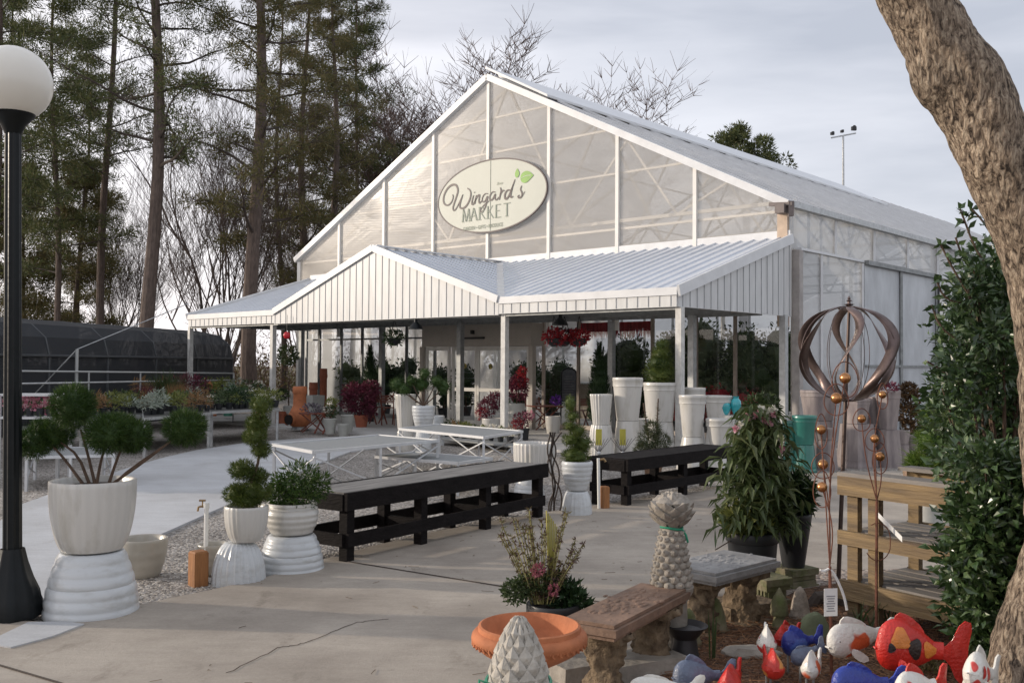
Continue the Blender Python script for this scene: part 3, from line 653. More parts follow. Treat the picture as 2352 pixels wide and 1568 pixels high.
# broad evergreen beyond the roof at the right
random.seed(77); t = thing('evergreen_tree', 'round topped evergreen showing above the right slope of the greenhouse roof', 'tree'); tb = MB(); fb = MB()
tb.tube([(0, 0, 0), (.1, 0, 6), (.3, 0, 11), (.2, 0, 15)], [.35, .3, .2, .06], 8); 
lobes = [(-1.9, 0, 14.2, 1.5), (-.9, .5, 15.6, 1.1), (.3, -.4, 14.6, 1.5), (1.2, .3, 15.1, 1.4), (2.0, 0, 13.6, 1.1), (-.6, -.8, 13, 1.6), (1.0, -.5, 12.8, 1.3), (2.6, 0, 12.1, 1.0), (3.3, .2, 11.6, .8), (-1.6, 0, 12.4, 1.2), (0, 1, 16.2, .7)]
for x, y, z, r in lobes:
    tb.tube([(.2, 0, z-3), (x*.6, y*.6, z-.8), (x, y, z)], [.09, .06, .02], 5, False)
    for _ in range(26):
        d = rv(); puff(fb, Vector((x, y, z))+d*r*random.uniform(.3, 1), .36, 46, .28, .09)
tb.build('trunk', bark_d, t); fb.build('foliage', pine_l, t, smooth=False); p = AT(1705, 800, 60); t.location = (p.x, 60, 0)
# tangle of low brush and far wood under the trees
random.seed(9); b = MB(); b.mat(0)
for i in range(700):
    x = random.uniform(-48, 6); y = random.uniform(46, 60); h = random.uniform(1, 3.0)*random.uniform(.6, 1); q = Vector((x, y, 0)); e = q+Vector((random.uniform(-.9, .9), random.uniform(-.4, .4), h))
    b.tube([q, q.lerp(e, .5)+Vector((random.uniform(-.2, .2), 0, 0)), e], [.03, .02, .006], 3, False)
b.mat(1)
for i in range(2600):
    x = random.uniform(-48, 6); y = random.uniform(47, 61)
    puff(b, Vector((x, y, abs(random.gauss(0, .9))+.2)), .35, 7, .3, .08)
b.mat(2)
for i in range(1500):
    x = random.uniform(-48, 6); y = random.uniform(44, 48); puff(b, Vector((x, y, abs(random.gauss(0, 1.5))+.3)), .3, 9, .3, .05)
brush_m = MLEAF('brush_red', [(.09, .045, .03), (.16, .085, .05), (.22, .15, .09)], .7, .3)
tag(b.build('far_wood', [twig_m, pine_o, brush_m], smooth=False), 'tangled brush and undergrowth along the foot of the far wood', 'undergrowth', kind='stuff')
# light pole beyond the roof
P = AT(1937, 442, 52); yy = 52; zt = AT(1937, 312, 52).z; t = thing('light_pole', 'thin grey pole with a crossbar of small floodlights above the greenhouse roof', 'light pole', (P.x, yy, 0))
b = MB(); b.tube([(0, 0, 0), (0, 0, zt)], [.11, .05], 8); b.build('pole', steel, t)
b = MB(); b.beam((-.65, 0, zt-.12), (.68, 0, zt+.14), .07); b.build('crossbar', steel, t)
for x, z, r in ((-.6, .1, .12), (-.08, .22, .1), (.55, .38, .17)):
    b = MB(); b.box((x, -.05, zt+z), (r*1.5, .14, r*1.2), .2); b.box((x+.05, -.02, zt+z+r*.5), (r, .1, r), .9); b.build('floodlight', MATS['black_metal'], t, smooth=False)
# shade house
net, N_, L_, bs_ = nodes_of('shade_net'); bs_.inputs['Base Color'].default_value = (.022, .025, .030, 1); bs_.inputs['Roughness'].default_value = .75
tr_ = N_.new('ShaderNodeBsdfTransparent'); x_ = N_.new('ShaderNodeMixShader'); x_.inputs[0].default_value = .12; L_.new(bs_.outputs[0], x_.inputs[1]); L_.new(tr_.outputs[0], x_.inputs[2]); L_.new(x_.outputs[0], N_['Material Output'].inputs[0])
q1 = Vector((-12.0, 13, 0)); q2 = AT(533, 850, 31); q2.z = 0; dv = (q2-q1).normalized(); lv = Vector((-dv.y, dv.x, 0)); t = thing('shade_house', 'long low shade house covered in dark netting behind the plant tables', 'shade house', q2)
prof = [(0, 0), (0, 1.75), (.10, 2.15), (.45, 2.45), (1.2, 2.6), (2.4, 2.66), (3.6, 2.55), (4.4, 2.3), (4.7, 1.7), (4.7, 0)]
b = MB(); n = len(prof)
for e in (q1-q2, Vector((0, 0, 0))):
    for o, z in prof: b.v.append(tuple(e+lv*o+Vector((0, 0, z))))
b.f = [(i, i+1, n+i+1, n+i) for i in range(n-1)]+[tuple(range(n, 2*n)), tuple(range(n-1, -1, -1))]
b.build('net_cover', net, t, smooth=False)
for k in range(9):
    e = (q1-q2)*(k/8.0); b = MB(); b.tube([e+lv*(o-.03 if i == 0 else o)+Vector((0, 0, z-.02)) for i, (o, z) in enumerate(prof)], .03, 5, False); b.build('hoop', M('dark_pipe', (.06, .065, .07), .6), t)
b = MB(); b.tube([Vector((0, 0, 1.73))-lv*.03, (q1-q2)-lv*.03+Vector((0, 0, 1.73))], .03, 5); b.build('side_rail', MATS['dark_pipe'], t)
# pipe fence before it
pa, pb = AT(44, 852, 19.6), AT(537, 857, 25.5); lo = lambda p, z: Vector((p.x, p.y, z))
t = thing('pipe_fence', 'low galvanised pipe rail fence in front of the dark shade house', 'fence', (pb.x, pb.y, 0)); o_ = t.location
b = MB(); b.tube([pa-o_, pb-o_], .022, 6); b.build('top_rail', M('bright_pipe', (.42, .43, .42), .4, .05, metal=.4), t)
zz = AT(44, 881, 19.6).z; b = MB(); b.tube([lo(pa, zz)-o_, lo(pb, zz)-o_], .022, 6); b.build('mid_rail', steel, t)
for k in (0, .27, .5, .75, 1): p = pa.lerp(pb, k); b = MB(); b.tube([lo(p, 0)-o_, lo(p, p.z)-o_], .02, 6); b.build('fence_post', steel, t)
p = AT(177, 802, 21); t = thing('guyed_post', 'thin steel post with slanting guy wires beside the shade house', 'post', (p.x, 21, 0))
b = MB(); b.tube([(0, 0, 0), (0, 0, p.z)], .035, 6); b.build('pole', MATS['bright_pipe'], t)
b = MB(); b.tube([(0, 0, p.z), (-1.6, -.1, .1)], .012, 4); b.build('guy_wire', steel, t); b = MB(); b.tube([(0, 0, p.z), (1.9, 1.5, p.z+1.1)], .01, 4); b.build('guy_wire', steel, t)
# ================================================================== shop sign
sg = thing('oval_sign', 'oval shop sign with dark border, script name and two green leaves on the gable', 'sign', (0, 0, 0))
sc_ = B(TR, .16, 0); tl_, tr2 = sol_t(1003, .16, 5.6), sol_t(1255, .16, 5.6); tc_ = (tl_+tr2)/2; HWD = (tl_-tr2)/2
zc_ = (AT(1121, 367, B(TR, .16, 0).y).z+AT(1121, 535, B(TR, .16, 0).y).z)/2; HHT = (AT(1121, 367, B(TR, .16, 0).y).z-AT(1121, 535, B(TR, .16, 0).y).z)/2
CS = B(tc_, .12, zc_); sg.location = CS; sg.rotation_euler = (0, 0, math.atan2(-U.y, -U.x))   # local +x runs to the right along the front, +y into the building
def oval(rx, rz, n=72): return [Vector((rx*math.cos(2*math.pi*i/n), 0, rz*math.sin(2*math.pi*i/n))) for i in range(n)]
def local_poly(mb, pts, y, th=.01): mb.poly([Vector((p[0], y, p[-1])) for p in pts], th, nrm=(0, -1, 0))
signm = M('sign_cream', (.49, .505, .44), .5, .04, 1.2)
darkm = M('sign_dark', (.055, .035, .04), .5, .05); greym = M('sign_grey_letters', (.20, .24, .19), .5, .05); leafg = M('sign_leaf_green', (.20, .40, .06), .5, .2, 4)
b = MB(); local_poly(b, oval(HWD*.985, HHT*.985), 0, .03); b.build('board', signm, sg, smooth=False)
b = MB(); o1 = oval(HWD, HHT); o2 = oval(HWD-.035, HHT-.035); k = len(o1)
for y in (-.008, .025):
    b.v += [(p.x, y, p.z) for p in o1]+[(p.x, y, p.z) for p in o2]
for i in range(k):
    j = (i+1) % k; b.f += [(i, j, k+j, k+i), (2*k+i, 3*k+i, 3*k+j, 2*k+j), (i, 2*k+i, 2*k+j, j), (k+i, k+j, 3*k+j, 3*k+i)]
b.build('rim', darkm, sg, smooth=False)
b = MB(); b.box((0.02, -.006, 0), (.012, .006, HHT*1.9)); b.build('board_seam', M('seam_grey', (.42, .44, .36), .6), sg, smooth=False)
# zoomed tracing of the sign: pixels of a 4.238x enlargement whose origin is (1550,550) in the 3840 px photo
def ZS(x, y):
    X, Y = (1550+x/4.238)/1.63265, (550+y/4.238)/1.63265; d = ray(X, Y); n = V; t = (CS-V*.0-Vector((0, 0, EYE))).dot(n)/d.dot(n); w = Vector((0, 0, EYE))+d*t-CS
    return Vector((w.dot(-U), 0, w.z))
def smoothp(pts, it=2):
    for _ in range(it):
        q = [pts[0]]
        for a, c in zip(pts[:-1], pts[1:]): q += [a.lerp(c, .25), a.lerp(c, .75)]
        pts = q+[pts[-1]]
    return pts
def stroke(mb, px, w, y=-.012):
    P = smoothp([ZS(*p) for p in px]); n = len(P)
    ws = w if isinstance(w, (list, tuple)) else (w, w)
    L_ = []; R_ = []
    for i, p in enumerate(P):
        d = (P[min(i+1, n-1)]-P[max(0, i-1)]).normalized(); s = Vector((-d.z, 0, d.x)); u = i/(n-1); ww = (ws[0]+(ws[1]-ws[0])*math.sin(math.pi*u))/2
        L_.append(p+s*ww); R_.append(p-s*ww)
    k = len(mb.v); mb.v += [(p.x, y, p.z) for p in L_]+[(p.x, y, p.z) for p in R_]
    for i in range(n-1): mb.f.append((k+i, k+n+i, k+n+i+1, k+i+1))
b = MB()
for px, w in [
    ([(625, 760), (640, 800), (610, 890), (540, 945), (480, 900), (480, 790), (530, 680), (600, 610), (680, 600), (715, 680), (700, 760), (650, 900), (625, 990), (655, 1030), (720, 920), (790, 760)], (.022, .055)),
    ([(790, 760), (745, 900), (735, 970), (790, 990), (860, 930), (915, 800), (915, 700), (860, 660)], (.022, .05)),
    ([(960, 770), (935, 860), (930, 920), (960, 915), (1000, 830)], (.02, .05)), ([(972, 722), (976, 735)], (.04, .04)),
    ([(1005, 770), (985, 860), (975, 915)], (.02, .045)), ([(985, 860), (1030, 770), (1060, 765), (1040, 860), (1050, 910), (1090, 860)], (.02, .045)),
    ([(1190, 750), (1140, 745), (1095, 810), (1095, 880), (1140, 880), (1190, 760), (1165, 900), (1130, 1000), (1080, 1050), (1060, 1010), (1120, 930), (1210, 860)], (.02, .04)),
    ([(1310, 725), (1260, 715), (1215, 780), (1215, 850), (1260, 850), (1310, 735), (1295, 820), (1320, 860), (1360, 800)], (.02, .045)),
    ([(1385, 650), (1400, 700), (1375, 800), (1365, 850)], (.02, .045)), ([(1385, 760), (1420, 695), (1450, 700)], (.02, .04)),
    ([(1545, 690), (1495, 690), (1455, 750), (1455, 830), (1500, 830), (1560, 690), (1618, 520)], (.02, .055)), ([(1590, 600), (1550, 740), (1545, 815), (1590, 790)], (.02, .045)),
    ([(1725, 620), (1700, 680), (1735, 740), (1725, 800), (1680, 820), (1660, 790), (1690, 770)], (.02, .045)), ([(1725, 800), (1775, 710)], (.012, .02))]:
    stroke(b, px, w)
b.build('script_lettering', darkm, sg, smooth=False)
b = MB()
def filled(px, y=-.012): 
    P = smoothp([ZS(*p) for p in px+[px[0]]], 2)[:-1]; b.add([(p.x, y, p.z) for p in P], [tuple(range(len(P)-1, -1, -1))])
filled([(1655, 345), (1690, 410), (1685, 460), (1645, 505), (1615, 460), (1625, 400)]); o = b.build('leaf', leafg, sg, smooth=False); b = MB()
filled([(1915, 455), (1840, 385), (1770, 390), (1715, 440), (1700, 520), (1740, 580), (1800, 575), (1850, 530)]); b.build('leaf', leafg, sg, smooth=False)
b = MB(); stroke(b, [(1705, 515), (1790, 460), (1880, 455)], (.008, .014), -.016); b.build('leaf_vein', signm, sg, smooth=False)
def text(parent, body, x, z, size, mat, name, y=-.012, sx=1, shear=0, align='LEFT', space=1, rot=0):
    cu = bpy.data.curves.new(name, 'FONT'); cu.body = body; cu.size = size; cu.extrude = .0015; cu.shear = shear; cu.align_x = align; cu.space_character = space; cu.resolution_u = 3
    ob = bpy.data.objects.new(name, cu); COL.objects.link(ob); bpy.context.view_layer.update()
    me = bpy.data.meshes.new_from_object(ob.evaluated_get(bpy.context.evaluated_depsgraph_get())); bpy.data.objects.remove(ob)
    me.materials.clear(); me.materials.append(mat); o = bpy.data.objects.new(name, me); COL.objects.link(o); o.parent = parent
    o.rotation_euler = (R(90), rot, 0); o.location = (x, y, z); o.scale = (sx, 1, 1); return o
mk = MB(); Z2 = lambda x, y: ZS(x, y)
# MARKET in thin serif capitals, drawn as strokes in the board's own plane
m0, m1 = ZS(780, 1150), ZS(1555, 1130); base = (ZS(800, 1165).z+ZS(1540, 1130).z)/2; capt = (ZS(800, 990).z+ZS(1540, 905).z)/2; hh = capt-base; x0 = ZS(785, 1100).x; x1 = ZS(1575, 1050).x; wL = (x1-x0)/6.15
LET = {'M': [[(0, 0), (.12, 1)], [(.12, 1), (.48, 0)], [(.48, 0), (.84, 1)], [(.84, 1), (.96, 0)]], 'A': [[(0, 0), (.42, 1)], [(.42, 1), (.84, 0)], [(.16, .36), (.68, .36)]],
       'R': [[(.12, 0), (.12, 1)], [(.12, 1), (.5, .98), (.7, .78), (.55, .55), (.12, .5)], [(.35, .5), (.85, 0)]], 'K': [[(.12, 0), (.12, 1)], [(.12, .42), (.75, 1)], [(.3, .58), (.85, 0)]],
       'E': [[(.12, 0), (.12, 1)], [(.12, 1), (.7, 1)], [(.12, .52), (.6, .52)], [(.12, 0), (.75, 0)]], 'T': [[(.42, 0), (.42, 1)], [(0, 1), (.85, 1)]]}
def flat(mb, p, q, w, y=-.013):
    d = (q-p).normalized(); s = Vector((-d.z, 0, d.x))*w/2; k = len(mb.v); mb.v += [tuple(Vector((a.x, y, a.z))) for a in (p+s, p-s, q-s, q+s)]; mb.f.append((k, k+1, k+2, k+3))
for i, ch in enumerate('MARKET'):
    for ln in LET[ch]:
        for k_ in range(len(ln)-1):
            a, c = ln[k_], ln[k_+1]; p = Vector((x0+i*wL*1.02+a[0]*wL*.95, 0, base+a[1]*hh)); q = Vector((x0+i*wL*1.02+c[0]*wL*.95, 0, base+c[1]*hh))
            thick = .042 if (abs(a[0]-c[0]) < .5 and c[0] >= a[0] and abs(a[1]-c[1]) > .5) else .02; flat(mk, p, q, thick)
    for sx_ in ((.0, .12), (.84, .96)) if ch in 'MA' else (((.02, .26),) if ch in 'RKE' else ((.3, .54),)):
        flat(mk, Vector((x0+i*wL*1.02+sx_[0]*wL*.95-.02, 0, base)), Vector((x0+i*wL*1.02+sx_[1]*wL*.95+.02, 0, base)), .016)
mk.build('market_lettering', greym, sg, smooth=False)
text(sg, 'GARDEN • GIFTS • PRODUCE', x0+.02, base-.24, .135, greym, 'small_lettering', sx=(x1-x0)/(24*.0905), space=1.0)
text(sg, 'Since', ZS(1325, 600).x, ZS(1325, 610).z, .10, M('sign_faint', (.40, .43, .34), .5), 'small_lettering', shear=.3)

# ================================================================== lamp post
lp_ = AT(28, 1425, 6.04); lz = lambda y: AT(28, y, 6.04).z
t = thing('lamp_post', 'black fluted lamp post with a round white globe', 'lamp post', (lp_.x, 6.04, .03)); t.rotation_euler = (0, -.017, 0)
blk = M('black_enamel', (.006, .008, .009), .4, .2, 8, .1, 30, spec=.25)
b = MB(); h1 = lz(1300); b.lathe([(.058, h1), (.052, lz(700)), (.05, lz(312))], 32, fl=.16, fn=10); b.build('pole', blk, t, ang=60)
b = MB(); b.lathe([(.17, 0), (.17, .10), (.162, .12), (.155, .16), (.12, .24), (.088, .34), (.07, .42), (.058, h1)], 8*4, fl=.10, fn=8); b.build('base', blk, t, ang=60)
b = MB(); b.lathe([(.05, lz(318)), (.07, lz(300)), (.105, lz(285)), (.12, lz(280)), (.128, lz(276)), (.13, lz(262)), (.138, lz(258)), (.138, lz(253)), (.05, lz(252))], 32); b.build('collar', blk, t)
gm_, N_, L_, bs_ = nodes_of('opal_globe'); bs_.inputs['Base Color'].default_value = (.80, .77, .70, 1); bs_.inputs['Roughness'].default_value = .25; bs_.inputs['Subsurface Weight'].default_value = .6; bs_.inputs['Subsurface Radius'].default_value = (.1, .1, .1)
b = MB(); b.ball((0, 0, lz(203)), .230, 40, 28); b.build('globe', gm_, t, ang=180)

# ================================================================== pots
glaze = M('white_glaze', (.58, .565, .53), .32, .07, 5, .08, 25, coat=.3, rgb2=(.44, .42, .37), thr=(.28, .52), stretch=(1.6, 1.6, .5))
glaze2 = M('shade_cool_glaze', (.56, .58, .59), .3, .08, 5, .08, 25, coat=.3, rgb2=(.42, .42, .40), thr=(.28, .5), stretch=(1, 1, 2.5))  # white glaze with the cool tone of shade in its colour, chiefly lower pots
cream_g = M('cream_glaze', (.42, .39, .33), .3, .14, 4, .08, 20, coat=.3)
soil = M('potting_soil', (.04, .028, .02), .95, .4, 30, .8)
terra = M('terracotta', (.42, .145, .06), .8, .25, 7, .25, 40)
terra_d = M('dark_terracotta', (.30, .09, .045), .7, .2, 7, .2)
teal = M('teal_glaze', (.025, .16, .13), .3, .2, 5, .05, 20, coat=.4)
pinkc = M('aged_pink_clay', (.36, .31, .29), .8, .35, 7, .4, 24, stretch=(1, 1, .25), rgb2=(.16, .135, .14))
greyc = M('grey_clay', (.38, .38, .35), .75, .12, 6, .2)
blackp = M('black_plastic', (.018, .02, .023), .45, .2, 6)
def prof_of(kind, rt, rb, h):
    P = []
    n = 14
    if kind == 'cup':      # deep rounded cup
        for i in range(n+1): u = i/n; P.append((rb+(rt-rb)*(1-(1-u)**2.3)**.75, h*u))
    elif kind == 'ring':   # thrown rings
        m_ = 44
        for i in range(m_+1):
            u = i/m_; r = rb+(rt-rb)*math.sin(u*math.pi/2)**.85; saw = (u*6.0) % 1; P.append((r*(1+.035*math.sin(saw*math.pi)**.6), h*u))
    elif kind == 'bulb':   # wide bellied, narrower neck, rings
        m_ = 40
        for i in range(m_+1):
            u = i/m_; r = rb+(rt-rb)*min(1, u*1.6)**.6; r += .07*rt*math.sin(math.pi*min(1, u/.9))-(.06*rt if .86 < u < .93 else 0); P.append((r*(1+.014*math.sin(u*30)), h*u))
    elif kind == 'taper':
        for i in range(n+1): u = i/n; P.append((rb+(rt-rb)*u, h*u))
        P = P[:-2]+[(rt*.965, h*.80), (rt*.99, h*.805), (rt*.985, h*.83), (rt*.985, h*.93), (rt*1.01, h*.94), (rt, h)]
    elif kind == 'plain':
        for i in range(n+1): u = i/n; P.append((rb+(rt-rb)*u, h*u))
    elif kind == 'bowl':
        for i in range(n+1): u = i/n; P.append(((rb+(rt-rb)*math.sin(u*math.pi/2)**.8)*(1+.014*math.sin(u*22)), h*u))
        P[-2] = (rt*.99, h*.95)
    elif kind == 'nursery':
        P = [(rb, 0), (rt*.93, h*.85), (rt*.97, h*.86), (rt, h*.88), (rt, h)]
    return P
def pot_mesh(kind, rt, rb, h, inv=False, fl=0, fn=16, n=48, sq=0, lip=.03):
    P = prof_of(kind, rt, rb, h); b = MB()
    if fl and fn > 8: n = fn*4
    if inv: b.lathe([(r, h-z) for r, z in P[::-1]]+[(P[0][0]*.9, h+.001)], n, fl=fl, fn=fn, sq=sq)
    else: b.lathe(P+[(rt*1.0-.004, h+.008), (rt-lip*.6, h+.008), (rt-lip, h-.01), (rt-lip-.01, h*.55), (rt*.3, h*.5)], n, fl=fl, fn=fn, sq=sq)
    return b
POTN = {}
def pot(label, p, kind, rt, rb, h, mat, inv=False, fl=0, fn=16, sq=0, z=0, group=None, cat='pot', n=48, soilz=None, name='pot', rz=0, tilt=0):
    """pot standing as a thing of its own"""
    b = pot_mesh(kind, rt, rb, h, inv, fl*1.3, fn, n, sq); o = b.build(name, mat, ang=50)
    o.location = (p[0], p[1], z); o.rotation_euler = (tilt, 0, rz); tag(o, label, cat, group)
    if soilz: s = MB().lathe([(rt-.03, -.01), (rt-.03, 0), (0.01, .006)], 24, c=(0, 0, h*soilz)).build('soil', soil, o)
    return o
def pot_part(t, kind, rt, rb, h, mat, fl=0, fn=16, sq=0, z=0, sz=.92, n=48):
    o = pot_mesh(kind, rt, rb, h, False, fl, fn, n, sq).build('pot', mat, t, ang=50, loc=(0, 0, z))
    MB().lathe([(rt-.035, -.01), (rt-.035, 0), (.01, .008)], 24, c=(0, 0, z+h*sz)).build('soil', soil, t); return o
class Spot:
    def __init__(s, px, yc, d=None):
        p = G(px, yc) if d is None else AT(px, yc, d); s.x, s.y = p.x, p.y; s.px = px; s.m = p.y/F
    def z(s, y): return AT(s.px, y, s.y).z
    def at(s, px, y, dy=0): return AT(px, y, s.y+dy)-Vector((s.x, s.y, 0))
# foliage materials
cyp = MLEAF('cypress_green', [(.010, .026, .006), (.024, .055, .010), (.045, .09, .016), (.085, .12, .025)], .55, .25)
spir = MLEAF('juniper_green', [(.02, .04, .008), (.05, .08, .014), (.09, .12, .02), (.13, .13, .03)], .55, .25)
leaf_d = MLEAF('dark_leaf', [(.006, .016, .006), (.015, .035, .012), (.03, .06, .02), (.05, .09, .035)], .5, .1, .3)
leaf_m = MLEAF('mid_leaf', [(.015, .03, .008), (.035, .06, .018), (.06, .09, .03), (.10, .12, .05)], .5, .2)
leaf_b = MLEAF('burgundy_leaf', [(.03, .006, .012), (.09, .015, .03), (.17, .03, .06), (.22, .08, .10)], .4, .3)
leaf_r = MLEAF('red_leaf', [(.12, .008, .012), (.35, .02, .03), (.5, .05, .06)], .45, .3)
leaf_s = MLEAF('silver_leaf', [(.16, .19, .15), (.30, .34, .28), (.42, .46, .38)], .6, .2)
leaf_o = MLEAF('orange_grass', [(.12, .06, .025), (.25, .14, .06), (.36, .23, .11)], .6, .3)
leaf_y = MLEAF('yellow_green', [(.07, .09, .02), (.15, .17, .04), (.25, .26, .08)], .5, .3)
leaf_w = MLEAF('white_flower', [(.55, .52, .45), (.75, .72, .62), (.8, .8, .74)], .6, .3)
leaf_p = MLEAF('pink_flower', [(.5, .10, .18), (.65, .25, .33), (.8, .6, .62)], .5, .3)
leaf_v = MLEAF('violet_flower', [(.10, .03, .25), (.2, .06, .42)], .5, .3)
barkt = M('topiary_bark', (.10, .065, .045), .9, .3, 20, .5)
def pompom(fb, c, r, n, l=.05, w=.006, sz=.85, core=True):
    c = Vector(c)
    if core: fb.ball(c, r*.72, 12, 8, sz=sz, wob=.35)
    for _ in range(n):
        d = rv(); q = c+Vector((d.x, d.y, d.z*sz))*r*(.72+.25*random.random())*(1+.20*noise.noise(d*2.5+c*5)+.12*noise.noise(d*6+c*9)); e = (d+rv()*.55+Vector((0, 0, .2))).normalized(); fb.needle(q, e, l*random.uniform(.6, 1.3)*(1.9 if random.random() < .04 else 1), w)
def leafball(fb, c, r, n, l, w, sz=1, out=.7, inner=.3):
    c = Vector(c)
    for _ in range(n):
        d = rv(); q = c+Vector((d.x, d.y, d.z*sz))*r*(inner+(1-inner)*random.random()**.5)*(1+.25*noise.noise(d*2+c*3)); e = (d*out+rv()*.6+Vector((0, 0, .15))).normalized(); s = random.uniform(.65, 1.2); fb.leaf(q, e, rv(), l*s, w*s)
def limb(tb, pts, r0, r1, n=6):
    P = smoothp([Vector(p) for p in pts], 1); k = len(P)-1; tb.tube(P, [r0+(r1-r0)*i/k for i in range(k+1)], n)

# ---- big topiary on the stacked white pots, beside the lamp
random.seed(101)
s = Spot(209, 1412); zt = s.z(1264)
pot('large ringed white pot turned upside down under the big pompom topiary', (s.x, s.y), 'ring', 101*s.m, 68*s.m, zt-.0, glaze2, inv=True, z=.0, group='upturned white pots used as stands', fl=.012, fn=5)
t = thing('pompom_topiary', 'large topiary with six green pompoms in a fluted white pot beside the lamp post', 'topiary', (s.x, s.y, zt+.012))
rim = s.z(1108)-zt; pot_part(t, 'cup', 94*s.m, 66*s.m, rim, glaze, fl=.022, fn=26)
off = Vector((0, 0, zt)); tb, = [MB()]
PP = [(168, 936, 52, -.05, .95), (132, 1000, 40, .05, .9), (80, 1020, 40, .0, .9), (96, 990, 28, .1, .9), (246, 1000, 50, -.08, .9), (308, 1006, 42, .05, .95), (272, 985, 42, .1, .8), (425, 986, 49, .0, .85)]
for x, y, r, dy, sz in PP:
    c = s.at(x, y, dy)-off; r *= .97; fb = MB(); pompom(fb, c, r*s.m, int(4200*(r/50)**2), .034, .0042, sz); fb.build('pompom', cyp, t, smooth=False)
for bx, pts in ((218, [(200, 1040), (185, 990)]), (190, [(150, 1060), (118, 1025)]), (205, [(180, 1050), (140, 1020)]), (222, [(232, 1060), (245, 1020)]), (250, [(268, 1060), (285, 1020)]), (258, [(330, 1065), (395, 1015)])):
    limb(tb, [s.at(bx, 1115)-off]+[s.at(x, y)-off for x, y in pts], .011, .006)
limb(tb, [s.at(262, 1115)-off, s.at(300, 1080)-off, s.at(392, 1018)-off], .010, .006)
tb.build('stem', barkt, t)
# ---- bowl behind it
s = Spot(327, 1322); pot('wide cream bowl planter on the gravel behind the big topiary stack', (s.x, s.y), 'bowl', 55*s.m, 36*s.m, s.z(1237), cream_g, soilz=.8, group='cream bowls on the gravel')
s = Spot(490, 1318); pot('small cream bowl planter behind the short wooden stump', (s.x, s.y), 'bowl', 38*s.m, 26*s.m, s.z(1250), cream_g, soilz=.8, group='cream bowls on the gravel')
# ---- stump with water tap
s = Spot(455, 1344); wood = M('stained_wood', (.30, .13, .045), .7, .3, 9, .3, 30, stretch=(4, 4, .6))
b = MB(); b.box((0, 0, s.z(1268)/2), (.105, .105, s.z(1268)), .75); b.box((0, 0, s.z(1268)+.006), (.10, .10, .012), .75, top=.9); tag(b.build('wood_stump', wood, smooth=False, loc=(s.x, s.y, 0)), 'short square brown wooden stump beside the white standpipe', 'post')
s = Spot(472, 1325); t = thing('water_standpipe', 'white plastic standpipe with a small brass tap', 'water tap', (s.x, s.y, 0)); zt = s.z(1158)
b = MB(); b.tube([(0, 0, 0), (0, 0, zt)], .016, 10); b.tube([(0, 0, zt-.03), (0, 0, zt+.012)], .021, 10); b.build('pipe', M('white_pvc', (.75, .75, .72), .4, .05), t)
b = MB(); b.tube([(.0, 0, zt-.015), (-.045, 0, zt-.015), (-.06, 0, zt-.02), (-.065, 0, zt-.05)], .008, 8); b.tube([(-.03, 0, zt-.015), (-.03, 0, zt+.03)], .005, 6); b.tube([(-.055, 0, zt+.03), (-.008, 0, zt+.03)], .008, 6); b.build('tap', M('aged_brass', (.3, .2, .1), .4, .2, metal=.8), t)
# ---- spiral topiary on fluted stack
random.seed(55)
s = Spot(548, 1338); zt = s.z(1244)
pot('fluted white pot upside down under the leaning spiral juniper', (s.x, s.y), 'cup', 61*s.m, 31*s.m, zt, glaze2, inv=True, fl=.05, fn=24, group='upturned white pots used as stands')
t = thing('spiral_topiary', 'leaning spiral juniper in a small fluted white pot', 'topiary', (s.x+.05, s.y, zt+.01)); s.x += .05; off = Vector((0, 0, zt)); pot_part(t, 'cup', 50*s.m, 32*s.m, s.z(1166)-zt, glaze, fl=.03, fn=24)
def spiral(t, s, off, pts, mat, dens=1, tr=None, l=.028):
    for x, y, r, sz, dy in pts:
        c = s.at(x, y, dy)-off; fb = MB(); pompom(fb, c, r*s.m, int(1500*dens*(r/30)**2), l, .0045, sz); fb.build('foliage', mat, t, smooth=False)
    tb = MB(); limb(tb, [s.at(*p)-off for p in tr], .014, .006); tb.build('stem', barkt, t)
spiral(t, s, off, [(600, 935, 25, 1, 0), (592, 975, 27, .8, .03), (585, 1005, 27, .8, -.03), (600, 1035, 22, .9, .0), (557, 1082, 30, .75, -.02), (592, 1095, 24, .7, .04), (545, 1138, 31, .85, .0), (585, 1132, 36, .8, .0), (570, 1150, 30, .5, -.05)], spir, 1.0, [(568, 1175), (575, 1120), (598, 1050), (592, 990), (602, 935)])
# ---- ringed stack with bushy shrub
random.seed(56)
s = Spot(669, 1312); zt = s.z(1226)
pot('ringed white pot upside down under the round leafy shrub', (s.x, s.y), 'ring', 72*s.m, 50*s.m, zt, glaze2, inv=True, group='upturned white pots used as stands')
t = thing('potted_shrub', 'round bushy green shrub in a bulging white pot beside the spiral juniper', 'potted plant', (s.x, s.y, zt+.01)); off = Vector((0, 0, zt)); pot_part(t, 'bulb', 57*s.m, 44*s.m, s.z(1158)-zt, glaze)
fb = MB()
for x, y, r in ((655, 1118, 34), (690, 1100, 40), (725, 1120, 32), (680, 1130, 42), (700, 1138, 34), (640, 1140, 24)):
    leafball(fb, s.at(x, y, random.uniform(-.06, .06))-off, r*s.m, 420, .05, .012, .9, .9)
fb.build('foliage', leaf_m if False else MLEAF('podocarpus', [(.012, .03, .006), (.03, .065, .012), (.06, .11, .02), (.12, .16, .04)], .4, .25), t, smooth=False)
tb = MB(); limb(tb, [(0, 0, s.z(1165)-zt), (.02, 0, s.z(1120)-zt)], .015, .01); tb.build('stem', barkt, t)

